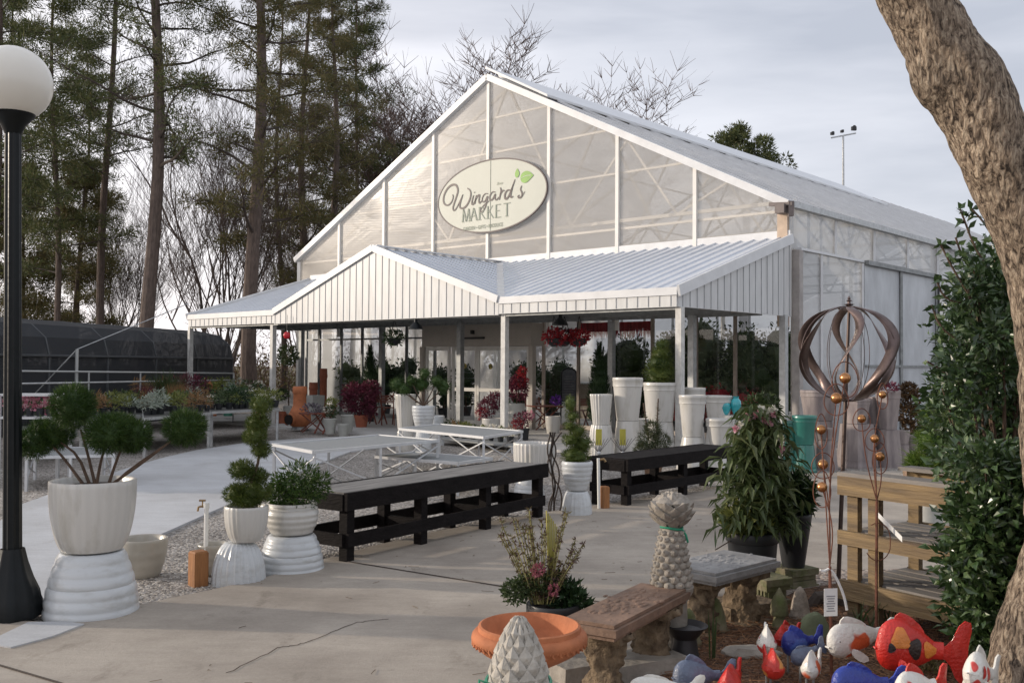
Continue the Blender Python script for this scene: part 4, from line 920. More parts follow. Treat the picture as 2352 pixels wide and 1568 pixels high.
# ================================================================== black display tables
bw = M('black_painted_wood', (.010, .008, .008), .75, .45, 7, .35, 25, stretch=(1, 1, 3), spec=.12); topw = M('worn_table_top', (.24, .23, .215), .85, .2, 4, .3, 20, rgb2=(.10, .095, .09), stretch=(.6, 5, 1))
def display_table(lab, fl_, fr, depth, h, nleg, grp='black timber display tables', top=topw, low=.20):
    """fl_, fr: front left and right feet (world)"""
    t = thing('display_table', lab, 'table', (fl_.x, fl_.y, 0), math.atan2(fr.y-fl_.y, fr.x-fl_.x), grp); L_ = (fr-fl_).length; w = .085; fa = .14
    MB().box((L_/2, depth/2, h-.012), (L_+.02, depth-.05, .024)).build('table_top', top, t, smooth=False)
    MB().box((L_/2, -.02, h-fa/2+.004), (L_+.09, .038, fa)).build('front_board', bw, t, smooth=False)
    MB().box((L_/2, depth+.02, h-fa/2), (L_+.09, .038, fa)).build('back_board', bw, t, smooth=False)
    for x in (-.035, L_+.035): MB().box((x, depth/2, h-fa/2-.006), (.038, depth-.01, fa-.012)).build('end_board', bw, t, smooth=False)
    for i in range(nleg):
        x = L_*i/(nleg-1); x = min(max(x, .04), L_-.04)
        for y in (.045, depth-.045): MB().box((x, y, (h-.03)/2), (w, w, h-.03)).build('leg', bw, t, smooth=False)
        if 0 < i < nleg-1: MB().box((x, depth/2, low), (.05, depth-.19, .09)).build('cross_rail', bw, t, smooth=False)
    for y in (-.008, depth+.008): MB().box((L_/2, y, low), (L_+.02, .03, .105)).build('low_rail', bw, t, smooth=False)
    for x in (-.02, L_+.02): MB().box((x, depth/2, low-.002), (.03, depth-.05, .10)).build('low_rail', bw, t, smooth=False)
    return t
fa_, fb_ = G(797, 1299), G(1247, 1193)
display_table('long black slatless table with grey top in the middle of the yard', fa_, fb_, .52, .575, 4)
fc_, fd_ = G(1441, 1167), G(1690, 1121)
display_table('black table standing before the tall white pots', fc_, fd_, .5, .55, 3, top=bw)
# metal tables: light frames with slanting braces
alu = M('painted_white_tube', (.60, .61, .62), .4, .08, 4, metal=.25); mesh_top = M('grey_mesh_top', (.23, .24, .24), .7, .12, 30)
def tube_table(lab, C, h, low=None, braces=True, grp='white tube framed tables'):
    """C: four ground corners (front-left, front-right, back-right, back-left)"""
    c0 = sum(C, Vector())/4; t = thing('tube_table', lab, 'table', (c0.x, c0.y, 0), 0, grp); P = [c-Vector((c0.x, c0.y, 0)) for c in C]
    MB().poly([p+Vector((0, 0, h)) for p in P], .012, nrm=(0, 0, 1)).build('table_top', mesh_top, t, smooth=False)
    b = MB()
    for i in range(4): a, c = P[i], P[(i+1) % 4]; b.beam(a+Vector((0, 0, h-.005)), c+Vector((0, 0, h-.005)), .03, .035)
    b.build('top_frame', alu, t, smooth=False)
    for p in P: MB().beam(p*.985, p*.985+Vector((0, 0, h-.02)), .032).build('leg', alu, t, smooth=False)
    for i in (0, 2):
        a, c = P[i], P[i+1]; m_ = a.lerp(c, .5)
        MB().beam(m_, m_+Vector((0, 0, h-.02)), .028).build('leg', alu, t, smooth=False)
        if braces:
            b = MB(); k = Vector((0, 0, h-.06)); z0 = Vector((0, 0, .03)); b.beam(a+k, m_.lerp(c, .3)+z0, .016); b.beam(c+k, m_.lerp(a, .3)+z0+Vector((0, 0, .004)), .016); b.build('brace', alu, t, smooth=False)
    for i in (1, 3):
        b = MB(); a, c = P[i], P[(i+1) % 4]; b.beam(a+Vector((0, 0, h-.08)), c+Vector((0, 0, .1)), .016); b.beam(a+Vector((0, 0, .1)), c+Vector((0, 0, h-.08)), .014); b.build('brace', alu, t, smooth=False)
    if low:
        b = MB()
        for i in range(4): a, c = P[i], P[(i+1) % 4]; b.beam(a+Vector((0, 0, low)), c+Vector((0, 0, low)), .025)
        b.build('low_frame', alu, t, smooth=False)
    return t
h1_ = .60
def corners(pix, h): return [Vector((*G(x, y, h).xy, 0)) for x, y in pix]
tube_table('grey topped white metal table nearest the curved walk', corners([(720, 1037), (1008, 1011), (868, 999), (627, 1020)], .62), .62)
tube_table('white metal table behind, with long cross braces, before the canopy posts', corners([(917, 984), (1112, 1004), (1200, 990), (1010, 974)], .62), .62)
tube_table('low white framed table between the two tall metal tables and the black table', corners([(862, 1048), (1053, 1063), (1130, 1052), (950, 1038)], .40), .40, braces=False)
tube_table('low grey blue metal table left of the curved walk, behind the pompoms', corners([(60, 1050), (262, 1045), (240, 1026), (80, 1030)], .42), .42, braces=False)
# ================================================================== white pot stacks at the right of the canopy
random.seed(200)
WG = 'white glazed pots stacked before the canopy'
def zpix(s, y, base=0): return s.z(y)
def duo(px, yb, ymid, ytop, wl0, wl1, wu0, wu1, kl, ku, fl_l, fl_u, lab_l, lab_u, mat=None, matl=None, group=WG, sq=0, rz=0):
    """an upturned pot (top width wl0, foot width wl1) carrying an upright one (foot wu0, rim wu1); widths in photo pixels"""
    s = Spot(px, yb); m_ = s.m/2; zm = s.z(ymid); mat = mat or glaze
    pot(lab_l, (s.x, s.y), kl, wl1*m_, wl0*m_, zm, matl or mat, inv=True, fl=fl_l, fn=22, group=group, sq=sq, rz=rz)
    return pot(lab_u, (s.x, s.y), ku, wu1*m_, wu0*m_, s.z(ytop)-zm-.006, mat, z=zm+.006, fl=fl_u, fn=22, group=group, sq=sq, rz=rz), s
duo(1380, 1068, 975, 906, 44, 58, 38, 52, 'cup', 'plain', .04, .05, 'upturned white pot with yellow tag at the left end of the white stacks', 'small fluted white pot on top of the leftmost stack')
duo(1441, 1066, 966, 868, 52, 64, 50, 70, 'plain', 'taper', 0, .0, 'upturned white pot with yellow tag, second stack from the left', 'tall white banded pot standing highest, second stack from the left')
_, s3 = duo(1515, 1054, 968, 879, 60, 78, 60, 76, 'taper', 'taper', 0, 0, 'upturned white pot under the pot with the olive green shrub', 'wide white pot filled with the clipped olive green shrub')
duo(1590, 1076, 1003, 908, 46, 74, 44, 62, 'plain', 'taper', 0, 0, 'upturned white pot just right of the corner canopy post', 'white banded pot standing just right of the corner canopy post')
duo(1594, 1052, 980, 891, 44, 60, 40, 52, 'taper', 'taper', 0, 0, 'upturned white pot hidden behind the corner post stack', 'white pot whose lip shows above the one beside the corner post')
duo(1650, 1056, 985, 909, 50, 72, 44, 62, 'taper', 'taper', 0, 0, 'wide upturned white pot at the back right of the white stacks', 'white banded pot at the back right, below the turquoise vases')
duo(1652, 1078, 1046, 962, 40, 58, 36, 62, 'plain', 'taper', 0, 0, 'low upturned white pot at the front right of the white stacks', 'white pot with rolled rim in front, nearest the tall flowering plant')
duo(1468, 1060, 1000, 962, 40, 52, 34, 44, 'plain', 'plain', 0, 0, 'upturned white pot half hidden in the second gap of the stacks', 'short white pot half hidden behind the tallest stack')
for px, lab in ((1375, 'yellow tag with fan of thin cords on the leftmost upturned white pot'), (1430, 'yellow tag with fan of thin cords on the second upturned white pot')):
    s = Spot(px, 1086); t = thing('wind_chime', lab, 'wind chime', (s.x, s.y, 0), 0, 'yellow tags with cords'); b = MB(); b.box((0, 0, (s.z(985)+s.z(1022))/2), (.09, .012, s.z(985)-s.z(1022))); b.build('yellow_strip', M('yellow_card', (.45, .40, .06), .5), t, smooth=False)
    b = MB()
    for k in range(8): a = (k-3.5)*.055; b.tube([(0, -.005, s.z(1040)), (a, -.005, s.z(1010)+abs(a)*.2)], .004, 4)
    b.build('cord', M('grey_cord', (.12, .11, .11), .6), t); b = MB(); b.tube([(0, 0, 0), (0, 0, s.z(1020))], .006, 5); b.ball((0, 0, s.z(1040)), .03, 8, 6); b.build('stake', alu, t)
# clipped shrub in the wide pot
t = thing('clipped_shrub', 'olive green conical clipped shrub in the wide white pot under the canopy', 'shrub', (s3.x, s3.y, s3.z(879)-.04)); o3 = Vector((0, 0, s3.z(879)-.04)); fb = MB()
for x, y, r in ((1515, 858, 36), (1515, 835, 30), (1518, 812, 24), (1520, 792, 17)): pompom(fb, s3.at(x, y)-o3, r*s3.m, int(1500*(r/30)**2), .045, .009, .8)
fb.build('foliage', spir, t, smooth=False)
# young conifer
s = Spot(1500, 1092); t = thing('potted_conifer', 'young conifer with two upright leaders in a brown pot behind the black table', 'potted plant', (s.x, s.y, 0)); pot_part(t, 'nursery', 24*s.m, 18*s.m, s.z(1052), M('brown_plastic', (.16, .09, .05), .6))
fb = MB(); tb = MB()
for x, y, r in ((1500, 1030, 34), (1490, 1010, 26), (1518, 1015, 24), (1478, 1035, 22), (1498, 985, 18)): pompom(fb, s.at(x, y), r*s.m, 520, .07, .008, .9, False); leafball(fb, s.at(x, y), r*s.m*.85, 200, .05, .012)
for x0_, y0_, x1_, y1_ in ((1490, 1010, 1478, 925), (1508, 1005, 1512, 915)):
    tb.tube([s.at(x0_, y0_), s.at(x1_, y1_)], .01, 5)
    for k in range(160):
        u = random.random(); p = s.at(x0_+(x1_-x0_)*u, y0_+(y1_-y0_)*u); d = rv(); d.z = abs(d.z)*.5; fb.needle(p, d, .11*(1.1-u)*random.uniform(.5, 1.2), .012)
fb.build('foliage', MLEAF('young_conifer', [(.015, .03, .012), (.04, .06, .025), (.08, .09, .04), (.16, .15, .08)], .5, .2), t, smooth=False); tb.build('stem', barkt, t)
# turquoise vases
for px, yt, lab in ((1666, 928, 'small turquoise vase sitting on the white pots, left of the pair'), (1690, 918, 'larger turquoise vase beside the flowering plant, right of the pair')):
    s = Spot(px, 1058); z0 = s.z(952); h = s.z(yt-8)-z0; b = MB(); r = .075
    b.lathe([(r*.5, 0), (r*.9, h*.2), (r*1.25, h*.5), (r*1.1, h*.75), (r*.6, h*.9), (r*.75, h), (r*.6, h), (r*.5, h*.7)], 20); o = b.build('vase', M('turquoise_glaze', (.04, .38, .42), .2, .25, 9, coat=.5), loc=(s.x, s.y, z0)); tag(o, lab, 'vase', 'turquoise vases')
s = Spot(1678, 1058); pot('upturned white pot carrying the turquoise vases', (s.x, s.y+.0), 'plain', 38*s.m, 30*s.m, s.z(953), glaze, inv=True, group=WG)
# teal pots
TG = 'teal glazed pots'
duo(1848, 1083, 1021, 955, 42, 54, 40, 56, 'taper', 'taper', 0, 0, 'upturned teal pot under the larger teal pot by the side wall', 'larger teal pot on top, by the beige wall corner', teal, group=TG)
duo(1817, 1080, 1012, 968, 30, 42, 28, 40, 'taper', 'taper', 0, 0, 'upturned teal pot half hidden behind the flowering plant', 'smaller teal pot half hidden behind the flowering plant', teal, group=TG)
# aged pink clay pots by the side wall
PG = 'weathered pinkish clay pots by the side wall'
duo(1880, 1066, 965, 897, 60, 78, 62, 82, 'taper', 'taper', 0, 0, 'widest upturned pinkish pot behind the pole of the wind spinner', 'widest weathered pinkish pot at the left of the side wall group', pinkc, group=PG, sq=.0)
duo(1898, 1078, 1010, 984, 38, 52, 40, 50, 'plain', 'plain', 0, 0, 'slim upturned pinkish pot in front of the widest one', 'short pinkish pot rim just left of the spinner pole', pinkc, group=PG)
duo(1968, 1072, 973, 917, 56, 72, 34, 46, 'taper', 'taper', 0, 0, 'square upturned pinkish pot right of the spinner pole', 'pinkish pot on top right of the spinner pole', pinkc, group=PG, sq=.7, rz=.5)
duo(2005, 1068, 978, 912, 40, 48, 26, 34, 'plain', 'plain', 0, 0, 'upturned square clay pot between two wider pinkish ones', 'tall narrow clay pot between two wider pinkish ones', pinkc, group=PG, sq=.6, rz=.4)
o, s = duo(2040, 1072, 986, 897, 40, 52, 32, 46, 'plain', 'taper', 0, 0, 'upturned pinkish pot under the burgundy planted pot', 'tallest pinkish pot with burgundy leaves on top', pinkc, group=PG, sq=.5, rz=.3)
fb = MB(); leafball(fb, (0, 0, 0), .17, 260, .07, .03, .5); tag(fb.build('burgundy_plant', leaf_b, smooth=False, loc=(s.x, s.y, s.z(893))), 'low burgundy leaved plant in the tallest pinkish pot', 'plant')
duo(2072, 1071, 1020, 989, 26, 34, 24, 32, 'plain', 'plain', 0, 0, 'small upturned clay pot near the right end of the side wall group', 'small clay pot near the right end of the side wall group', pinkc, group=PG, sq=.5)
duo(2098, 1063, 1030, 1000, 22, 28, 20, 26, 'plain', 'plain', 0, 0, 'last small upturned clay pot beside the bowl of evergreen', 'last small clay pot beside the bowl of evergreen', pinkc, group=PG)
s = Spot(2092, 1040); t = thing('brown_shrub', 'reddish brown leafy shrub behind the clay pots by the side wall', 'shrub', (s.x, s.y, 0)); fb = MB()
for x, y, r in ((2088, 895, 16), (2092, 920, 20), (2085, 950, 24), (2105, 965, 28), (2095, 1000, 30)): leafball(fb, s.at(x, y), r*s.m, 220, .09, .045, 1)
fb.build('foliage', MLEAF('brown_leaf', [(.025, .015, .008), (.08, .045, .02), (.14, .08, .03)], .5, .2), t, smooth=False); tb = MB(); limb(tb, [(0, 0, 0), s.at(2092, 900)], .03, .01); tb.build('stem', barkt, t)
# bowl with evergreen
s = Spot(2133, 1122, 9.5); zb = s.z(1120); s_g = s
t = thing('evergreen_bowl', 'wide shallow clay bowl holding a feathery bright green evergreen', 'potted plant', (s.x, s.y, 0))
b = pot_mesh('bowl', 56*s.m, 36*s.m, .17); b.build('pot', M('brown_clay', (.25, .17, .12), .8, .2), t, loc=(0, 0, s.z(1082)-.17)); MB().lathe([(52*s.m, 0), (.01, .02)], 24, c=(0, 0, s.z(1086))).build('soil', soil, t)
b = MB(); b.lathe([(.16, 0), (.13, .05), (.11, s.z(1082)-.2), (.16, s.z(1082)-.17)], 20); b.build('pedestal', greyc, t)
fb = MB()
for x, y, r in ((2130, 1062, 40), (2165, 1050, 34), (2140, 1010, 36), (2165, 985, 30), (2150, 950, 30), (2165, 925, 20), (2105, 1065, 22)): pompom(fb, s.at(x, y), r*s.m, 900, .07, .008, .9)
fb.build('foliage', MLEAF('bright_cypress', [(.02, .05, .008), (.06, .12, .015), (.12, .19, .03), (.18, .22, .05)], .5, .3), t, smooth=False)

# ================================================================== middle stack, spiral and standpipe behind the long black table
s = Spot(1215, 1152); zt = s.z(1090)
pot('ringed white pot upside down seen through the legs of the long black table', (s.x, s.y), 'ring', 36*s.m, 24*s.m, zt, glaze2, inv=True, group='upturned white pots used as stands')
s2_ = Spot(1229, 1152); pot('broad fluted white pot standing above the right end of the long black table', (s.x+.06, s.y), 'cup', 49*s.m, 42*s.m, s.z(1018)-zt, glaze, z=zt+.002, fl=.03, fn=30, soilz=.8)
b = MB()
s = Spot(1325, 1185); zt = s.z(1127)
pot('smooth white pot upside down under the small spiral topiary', (s.x, s.y), 'cup', 35*s.m, 24*s.m, zt, glaze2, inv=True, fl=.03, fn=20, group='upturned white pots used as stands')
t = thing('spiral_topiary', 'small spiral topiary in a ringed white pot between the two black tables', 'topiary', (s.x, s.y, zt+.01)); off = Vector((0, 0, zt)); pot_part(t, 'ring', 35*s.m, 22*s.m, s.z(1062)-zt, glaze2)
random.seed(61); spiral(t, s, off, [(1309, 930, 15, 1.4, 0), (1314, 958, 16, .8, .02), (1308, 980, 15, .7, -.02), (1327, 993, 20, .8, 0), (1312, 1012, 22, .7, -.03), (1336, 1022, 26, .8, .03), (1322, 1048, 34, .65, 0)], spir, 1.0, [(1322, 1065), (1330, 1020), (1310, 980), (1309, 925)])
b = MB()
for k in range(5):
    q = [s.at(1275+random.uniform(-10, 8), 1190, .2)]
    for j in range(5): q.append(s.at(1275+random.uniform(-22, 18), 1160-j*42, .2))
    b.tube(smoothp(q, 2), [.009]*len(smoothp(q, 2)), 5)
tag(b.build('bare_vine', bark_d, loc=(s.x, s.y, 0)), 'dark leafless vine standing left of the small spiral topiary', 'vine')
s = Spot(1376, 1173); t = thing('water_standpipe', 'tall white standpipe at the left end of the second black table', 'water tap', (s.x, s.y, 0)); b = MB(); b.tube([(0, 0, 0), (-.01, 0, s.z(1052))], .018, 10); b.build('pipe', MATS['white_pvc'], t)
b = MB(); b.tube([(-.01, 0, s.z(1056)), (.05, 0, s.z(1054)), (.07, 0, s.z(1060))], .014, 8); b.build('tap', MATS['aged_brass'], t)
s = Spot(1388, 1172); b = MB(); b.box((0, .0, s.z(1118)/2), (.085, .085, s.z(1118)), .4); b.box((0, 0, s.z(1118)+.005), (.08, .08, .01), .4, top=.9); tag(b.build('wood_stump', wood, smooth=False, loc=(s.x, s.y, 0)), 'reddish wooden stump beside the tall white standpipe', 'post')

# ================================================================== group around the entrance
def small_plant(t, c, r, n, mat, l=.07, w=.03, sz=.9, name='foliage'): fb = MB(); leafball(fb, c, r, n, l, w, sz); return fb.build(name, mat, t, smooth=False)
s = Spot(930, 1034); zt = s.z(985)
pot('upturned fluted white pot left of the entrance group', (s.x, s.y), 'cup', 21*s.m, 15*s.m, zt, glaze, inv=True, fl=.03, fn=20, group='entrance pots')
pot('tall tapering fluted white pot left of the pompom topiary', (s.x, s.y), 'plain', 24*s.m, 17*s.m, s.z(906)-zt, glaze, z=zt, fl=.04, fn=18, group='entrance pots')
s = Spot(972, 1040); zt = s.z(980)
pot('upturned white pot under the entrance pompom topiary', (s.x, s.y), 'cup', 19*s.m, 14*s.m, zt, glaze2, inv=True, fl=.03, fn=20, group='entrance pots')
t = thing('pompom_topiary', 'smaller pompom topiary in a ringed white pot before the entrance', 'topiary', (s.x, s.y, zt)); off = Vector((0, 0, zt)); pot_part(t, 'ring', 26*s.m, 18*s.m, s.z(932)-zt, glaze2)
random.seed(70); tb = MB()
for x, y, r in ((911, 883, 17), (929, 894, 16), (968, 882, 22), (1002, 876, 15), (1018, 888, 20), (976, 858, 15), (945, 875, 12)):
    c = s.at(x, y, random.uniform(-.1, .1))-off; fb = MB(); pompom(fb, c, r*s.m, 700, .035, .007, .9); fb.build('pompom', cyp, t, smooth=False); limb(tb, [(0, 0, s.z(932)-zt), (c.x*.5, 0, (c.z+s.z(932)-zt)/2-.03), c], .014, .008)
tb.build('stem', barkt, t)
s = Spot(1003, 1010); zt = s.z(990); pot('small upturned white pot right of the entrance topiary', (s.x, s.y), 'plain', 16*s.m, 13*s.m, zt, glaze, inv=True, group='entrance pots')
pot('small white bucket shaped pot right of the entrance topiary', (s.x, s.y), 'plain', 18*s.m, 15*s.m, s.z(955)-zt, glaze2, z=zt, soilz=.8, group='entrance pots')
def potted(px, yb, pots, foli, lab, cat='potted plant', stem=None, group=None, name='potted_plant', seed=1):
    """pots: (kind, rt, rb, ytop, mat); foli: list of (x,y,r,n,mat,l,w)"""
    random.seed(seed+px); s = Spot(px, yb); t = thing(name, lab, cat, (s.x, s.y, 0.05 if s.y > 17 and px < 1500 else 0), 0, group); k, rt, rb, yt, mat = pots; h = s.z(yt)
    pot_part(t, k, rt*s.m, rb*s.m, h, mat, n=32)
    for i, (x, y, r, n, mt, l, w) in enumerate(foli): small_plant(t, s.at(x, y), r*s.m, n, mt, l, w)
    if stem: tb = MB(); limb(tb, [(0, 0, h*.9)]+[s.at(*p) for p in stem], .02, .01); tb.build('stem', barkt, t)
    return t
RED = 'red leaved shrubs by the entrance'
potted(1130, 1003, ('bowl', 24, 16, 966, glaze), [(1120, 940, 24, 420, leaf_b, .07, .03), (1140, 925, 22, 380, leaf_b, .07, .03), (1108, 955, 16, 200, leaf_r, .06, .02)], 'burgundy shrub in a low white pot just left of the middle canopy post', group=RED)
potted(1185, 1004, ('bowl', 20, 10, 932, greyc), [(1190, 905, 24, 420, leaf_b, .07, .03), (1196, 880, 18, 300, leaf_r, .06, .025), (1200, 858, 11, 160, leaf_r, .06, .025), (1188, 885, 20, 420, leaf_b, .06, .03)], 'tall crimson shrub in a grey footed bowl right of the middle canopy post', group=RED, stem=[(1194, 880)])
potted(1202, 1016, ('nursery', 14, 11, 990, blackp), [(1200, 968, 20, 340, leaf_b, .06, .025), (1190, 980, 14, 200, leaf_r, .06, .02), (1215, 960, 12, 160, leaf_p, .05, .02)], 'low burgundy and red shrub in a black pot below the grey bowl', group=RED)
potted(830, 985, ('taper', 17, 12, 958, terra_d), [(830, 920, 36, 900, leaf_b, .10, .035), (808, 905, 22, 420, leaf_b, .10, .035), (852, 900, 22, 420, leaf_b, .10, .035), (840, 945, 24, 420, leaf_b, .09, .035), (800, 935, 16, 200, leaf_b, .1, .03)], 'large burgundy bush in a terracotta pot under the left part of the canopy', group=RED, stem=[(830, 930)])
potted(758, 1001, ('taper', 15, 11, 966, greyc), [(762, 950, 14, 200, leaf_m, .07, .03), (760, 930, 13, 160, leaf_y, .07, .03), (752, 945, 9, 60, leaf_w, .05, .03)], 'yellow green shrub in a pale grey pot at the canopy edge', group='pale grey pots')
for px, yb, yt, r, lab in ((788, 1002, 974, 13, 'empty pale grey pot right of the yellow green shrub'), (797, 997, 953, 15, 'taller grey pot behind the empty pale pot')):
    s = Spot(px, yb); pot(lab, (s.x, s.y), 'taper', r*s.m, r*.75*s.m, s.z(yt), greyc, group='pale grey pots', soilz=.85)
# slim thujas under the canopy and by the window
for px, yb, yt, r, lab in ((848, 972, 802, 19, 'dark narrow conical evergreen behind the burgundy bush'), (1376, 1002, 798, 25, 'dark pointed conical evergreen left of the white stacks under the canopy')):
    random.seed(px); s = Spot(px, yb); t = thing('conical_evergreen', lab, 'shrub', (s.x, s.y, .05), 0, 'dark conical evergreens'); pot_part(t, 'nursery', r*.7*s.m, r*.55*s.m, .3, blackp); fb = MB(); H_ = s.z(yt); n = 9
    for i in range(n):
        u = i/(n-1); z = .42+(H_-.42)*u*.94; rr = r*s.m*(1.0-u**1.6)*(1 if u > .15 else .85)+.03; fb.ball((0, 0, z), rr*.8, 10, 6, sz=1.3)
        for _ in range(330):
            a = random.random()*6.28; q = rr*random.uniform(.75, 1.08); fb.needle((math.cos(a)*q, math.sin(a)*q, z+random.uniform(-.14, .14)), Vector((math.cos(a)*.5, math.sin(a)*.5, .8)).normalized(), .09, .014)
    fb.build('foliage', leaf_d, t, smooth=False)
# chiminea and terracotta group
s = Spot(678, 990); t = thing('chiminea', 'terracotta chiminea with round fire mouth under the left canopy', 'chiminea', (s.x, s.y, .05)); zz = lambda y: s.z(y)-.05
b = MB(); b.lathe([(.10, .02), (.2, .08), (.27, zz(965)), (.26, zz(952)), (.19, zz(938)), (.155, zz(930)), (.15, zz(905)), (.17, zz(902)), (.17, zz(890)), (.15, zz(887)), (.13, zz(890)), (.12, zz(930))], 28, c=(.10, 0, 0)); b.build('body', terra, t)
b = MB(); b.tube([(-.06, -.22, zz(962)), (-.10, -.30, zz(962))], [.15, .14], 18, False); b.build('fire_mouth', terra, t); b = MB(); b.tube([(-.05, -.2, zz(962)), (-.098, -.295, zz(962))], [.115, .115], 18); b.build('mouth_hollow', M('mouth_black', (.015, .01, .008), .9), t)  # solid near-black plug closes the fire mouth
b = MB(); b.lathe([(.2, 0), (.16, .1), (.17, .1)], 16, c=(.1, 0, 0)); b.build('stand', dsteel, t)
def cyl(px, yb, yt, r, mat, lab, d=None, group='terracotta cylinders and chimneys'):
    s = Spot(px, yb, d); z0 = max(0, s.z(yb)) if d else 0; h = s.z(yt)-z0; b = MB(); b.lathe([(r*.95, 0), (r*.95, h*.8), (r*1.08, h*.82), (r*1.08, h*.88), (r, h*.9), (r, h), (r*.8, h), (r*.75, h*.5)], 20); o = b.build('chimney_pot', mat, loc=(s.x, s.y, z0)); tag(o, lab, 'chimney pot', group); return o
cyl(644, 976, 945, .14, terra_d, 'dark red rounded pot left of the chiminea')
cyl(719, 965, 878, .12, terra_d, 'upright terracotta cylinder behind the folding table')
cyl(742, 960, 846, .11, terra_d, 'tall terracotta chimney inside the left window')
cyl(487, 955, 874, .13, terra, 'orange terracotta chimney at the back of the plant yard', d=27)
cyl(524, 955, 879, .13, M('green_chimney_glaze', (.07, .24, .17), .5), 'green glazed chimney at the back of the plant yard', d=27)
cyl(592, 955, 884, .13, terra_d, 'brown terracotta chimney left of the second canopy post', d=26)
s = Spot(722, 975); pot('square grey planter behind the folding table', (s.x, s.y), 'plain', 17*s.m, 14*s.m, s.z(908), greyc, sq=.9, rz=.8, group='pale grey pots')
small_plant(None, (0, 0, 0), 1, 1, leaf_v) if False else None
redw = M('red_brown_wood', (.17, .045, .025), .5, .3, 8, .2, 20)
def folding_table(px, yb, ytop, w, lab, grp='folding wooden bistro tables'):
    s = Spot(px, yb); h = s.z(ytop)-.05; t = thing('folding_table', lab, 'table', (s.x, s.y, .05), .3, grp); w = w*s.m
    b = MB()
    for k in range(6): b.box((0, -w/2+w*(k+.5)/6, h), (w, w/6-.012, .02))
    b.build('table_top', redw, t, smooth=False)
    for y in (-w*.36, w*.36):
        b = MB(); b.beam((-w*.42, y, 0), (w*.4, y, h-.02), .03, .022); b.build('leg', redw, t, smooth=False); b = MB(); b.beam((w*.42, y+.025, 0), (-w*.4, y+.025, h-.02), .03, .022); b.build('leg', redw, t, smooth=False)
    return s, h+.05
def folding_chair(px, yb, yback, w, rz, lab, grp='folding wooden bistro chairs'):
    s = Spot(px, yb); t = thing('folding_chair', lab, 'chair', (s.x, s.y, .05), rz, grp); w = w*s.m; h = s.z(yback)-.05
    b = MB()
    for k in range(5): b.box((0, -.16+.08*k, .44), (w, .06, .018))
    b.build('seat', redw, t, smooth=False); b = MB()
    for k in range(5): b.box((0, .20+.012*k, .56+(h-.6)*k/4.5), (w, .018, (h-.6)/6))
    b.build('backrest', redw, t, smooth=False)
    for x in (-w/2, w/2):
        b = MB(); b.beam((x, -.18, 0), (x, .25, h), .025, .03); b.build('leg', redw, t, smooth=False); b = MB(); b.beam((x*.9, .2, 0), (x*.9, -.18, .44), .025, .03); b.build('leg', redw, t, smooth=False)
s, h = folding_table(716, 996, 949, 56, 'red brown folding table with purple flowers right of the chiminea')
fb = MB(); leafball(fb, (0, 0, .1), .25, 260, .06, .03, .5); tag(fb.build('flower_tray', MLEAF('mauve_flower', [(.04, .05, .03), (.12, .10, .13), (.4, .36, .42)], .5, .2), smooth=False, loc=(s.x, s.y, h)), 'low mauve and green flowers on the left folding table', 'flowers')
folding_chair(745, 1000, 930, 26, -.6, 'dark red folding chair behind the pale grey pots')
folding_chair(868, 978, 905, 28, .7, 'red folding chair left of the tall fluted white pot'); folding_chair(890, 980, 904, 28, .2, 'second red folding chair against the tall fluted white pot')
s, h = folding_table(1250, 990, 932, 70, 'red brown folding table with purple flowers near the chalkboard')
fb = MB(); leafball(fb, (.1, 0, .13), .13, 160, .06, .035, .9); tag(fb.build('purple_flowers', leaf_v, smooth=False, loc=(s.x+.18, s.y, h)), 'bunch of deep purple flowers on the folding table near the chalkboard', 'flowers')
folding_chair(1228, 984, 912, 34, .3, 'slatted folding chair behind the table near the chalkboard'); folding_chair(1333, 988, 912, 30, -.5, 'slatted folding chair right of the small spiral topiary')
s = Spot(1270, 1000); pot('round white ceramic jar under the folding table near the chalkboard', (s.x, s.y), 'bowl', 18*s.m, 12*s.m, s.z(956), glaze)
# chalkboard
s = Spot(1306, 985); t = thing('chalkboard', 'grey round topped chalkboard easel near the entrance', 'sign', (s.x, s.y, .05), .15); w = 18*s.m; z0, z1 = s.z(925), s.z(855)
P = [(-w, z0), (w, z0), (w, z1-.1)]+[(w*math.cos(a), z1-.1+.16*math.sin(a)) for a in [math.pi*k/8 for k in range(1, 8)]]+[(-w, z1-.1)]
b = MB(); b.poly([Vector((x, 0, z)) for x, z in P], .03, nrm=(0, -1, 0)); b.build('board', M('slate', (.10, .10, .115), .6, .2, 12), t, smooth=False)
b = MB(); b.tube([Vector((x, -.01, z)) for x, z in P]+[Vector((P[0][0], -.01, P[0][1]))], .022, 6); b.build('frame', blk, t); 
for x in (-w, w): b = MB(); b.tube([(x, 0, z0), (x*1.1, -.05, 0)], .02, 6); b.build('leg', blk, t)
b = MB()
for k in range(9): b.box((random.uniform(-.03, .03), -.018, z1-.15-k*(z1-z0-.2)/9), (w*random.uniform(.9, 1.5), .002, .012))
b.build('chalk_lines', M('chalk_dust', (.24, .24, .25), .9), t, smooth=False)
# standard tree with ball head at the left end of the canopy
s = Spot(663, 975); random.seed(4); t = thing('standard_topiary', 'round headed topiary on a bare stem at the left end of the canopy', 'topiary', (s.x, s.y, .0)); pot_part(t, 'taper', 13*s.m, 9*s.m, s.z(932), greyc); fb = MB(); leafball(fb, s.at(661, 816), 24*s.m, 700, .08, .035); fb.build('foliage', leaf_m, t, smooth=False)
tb = MB(); limb(tb, [(0, 0, s.z(935)), s.at(660, 820)], .018, .012); tb.build('stem', barkt, t); small_plant(t, s.at(650, 905), 14*s.m, 260, leaf_m, .08, .035)
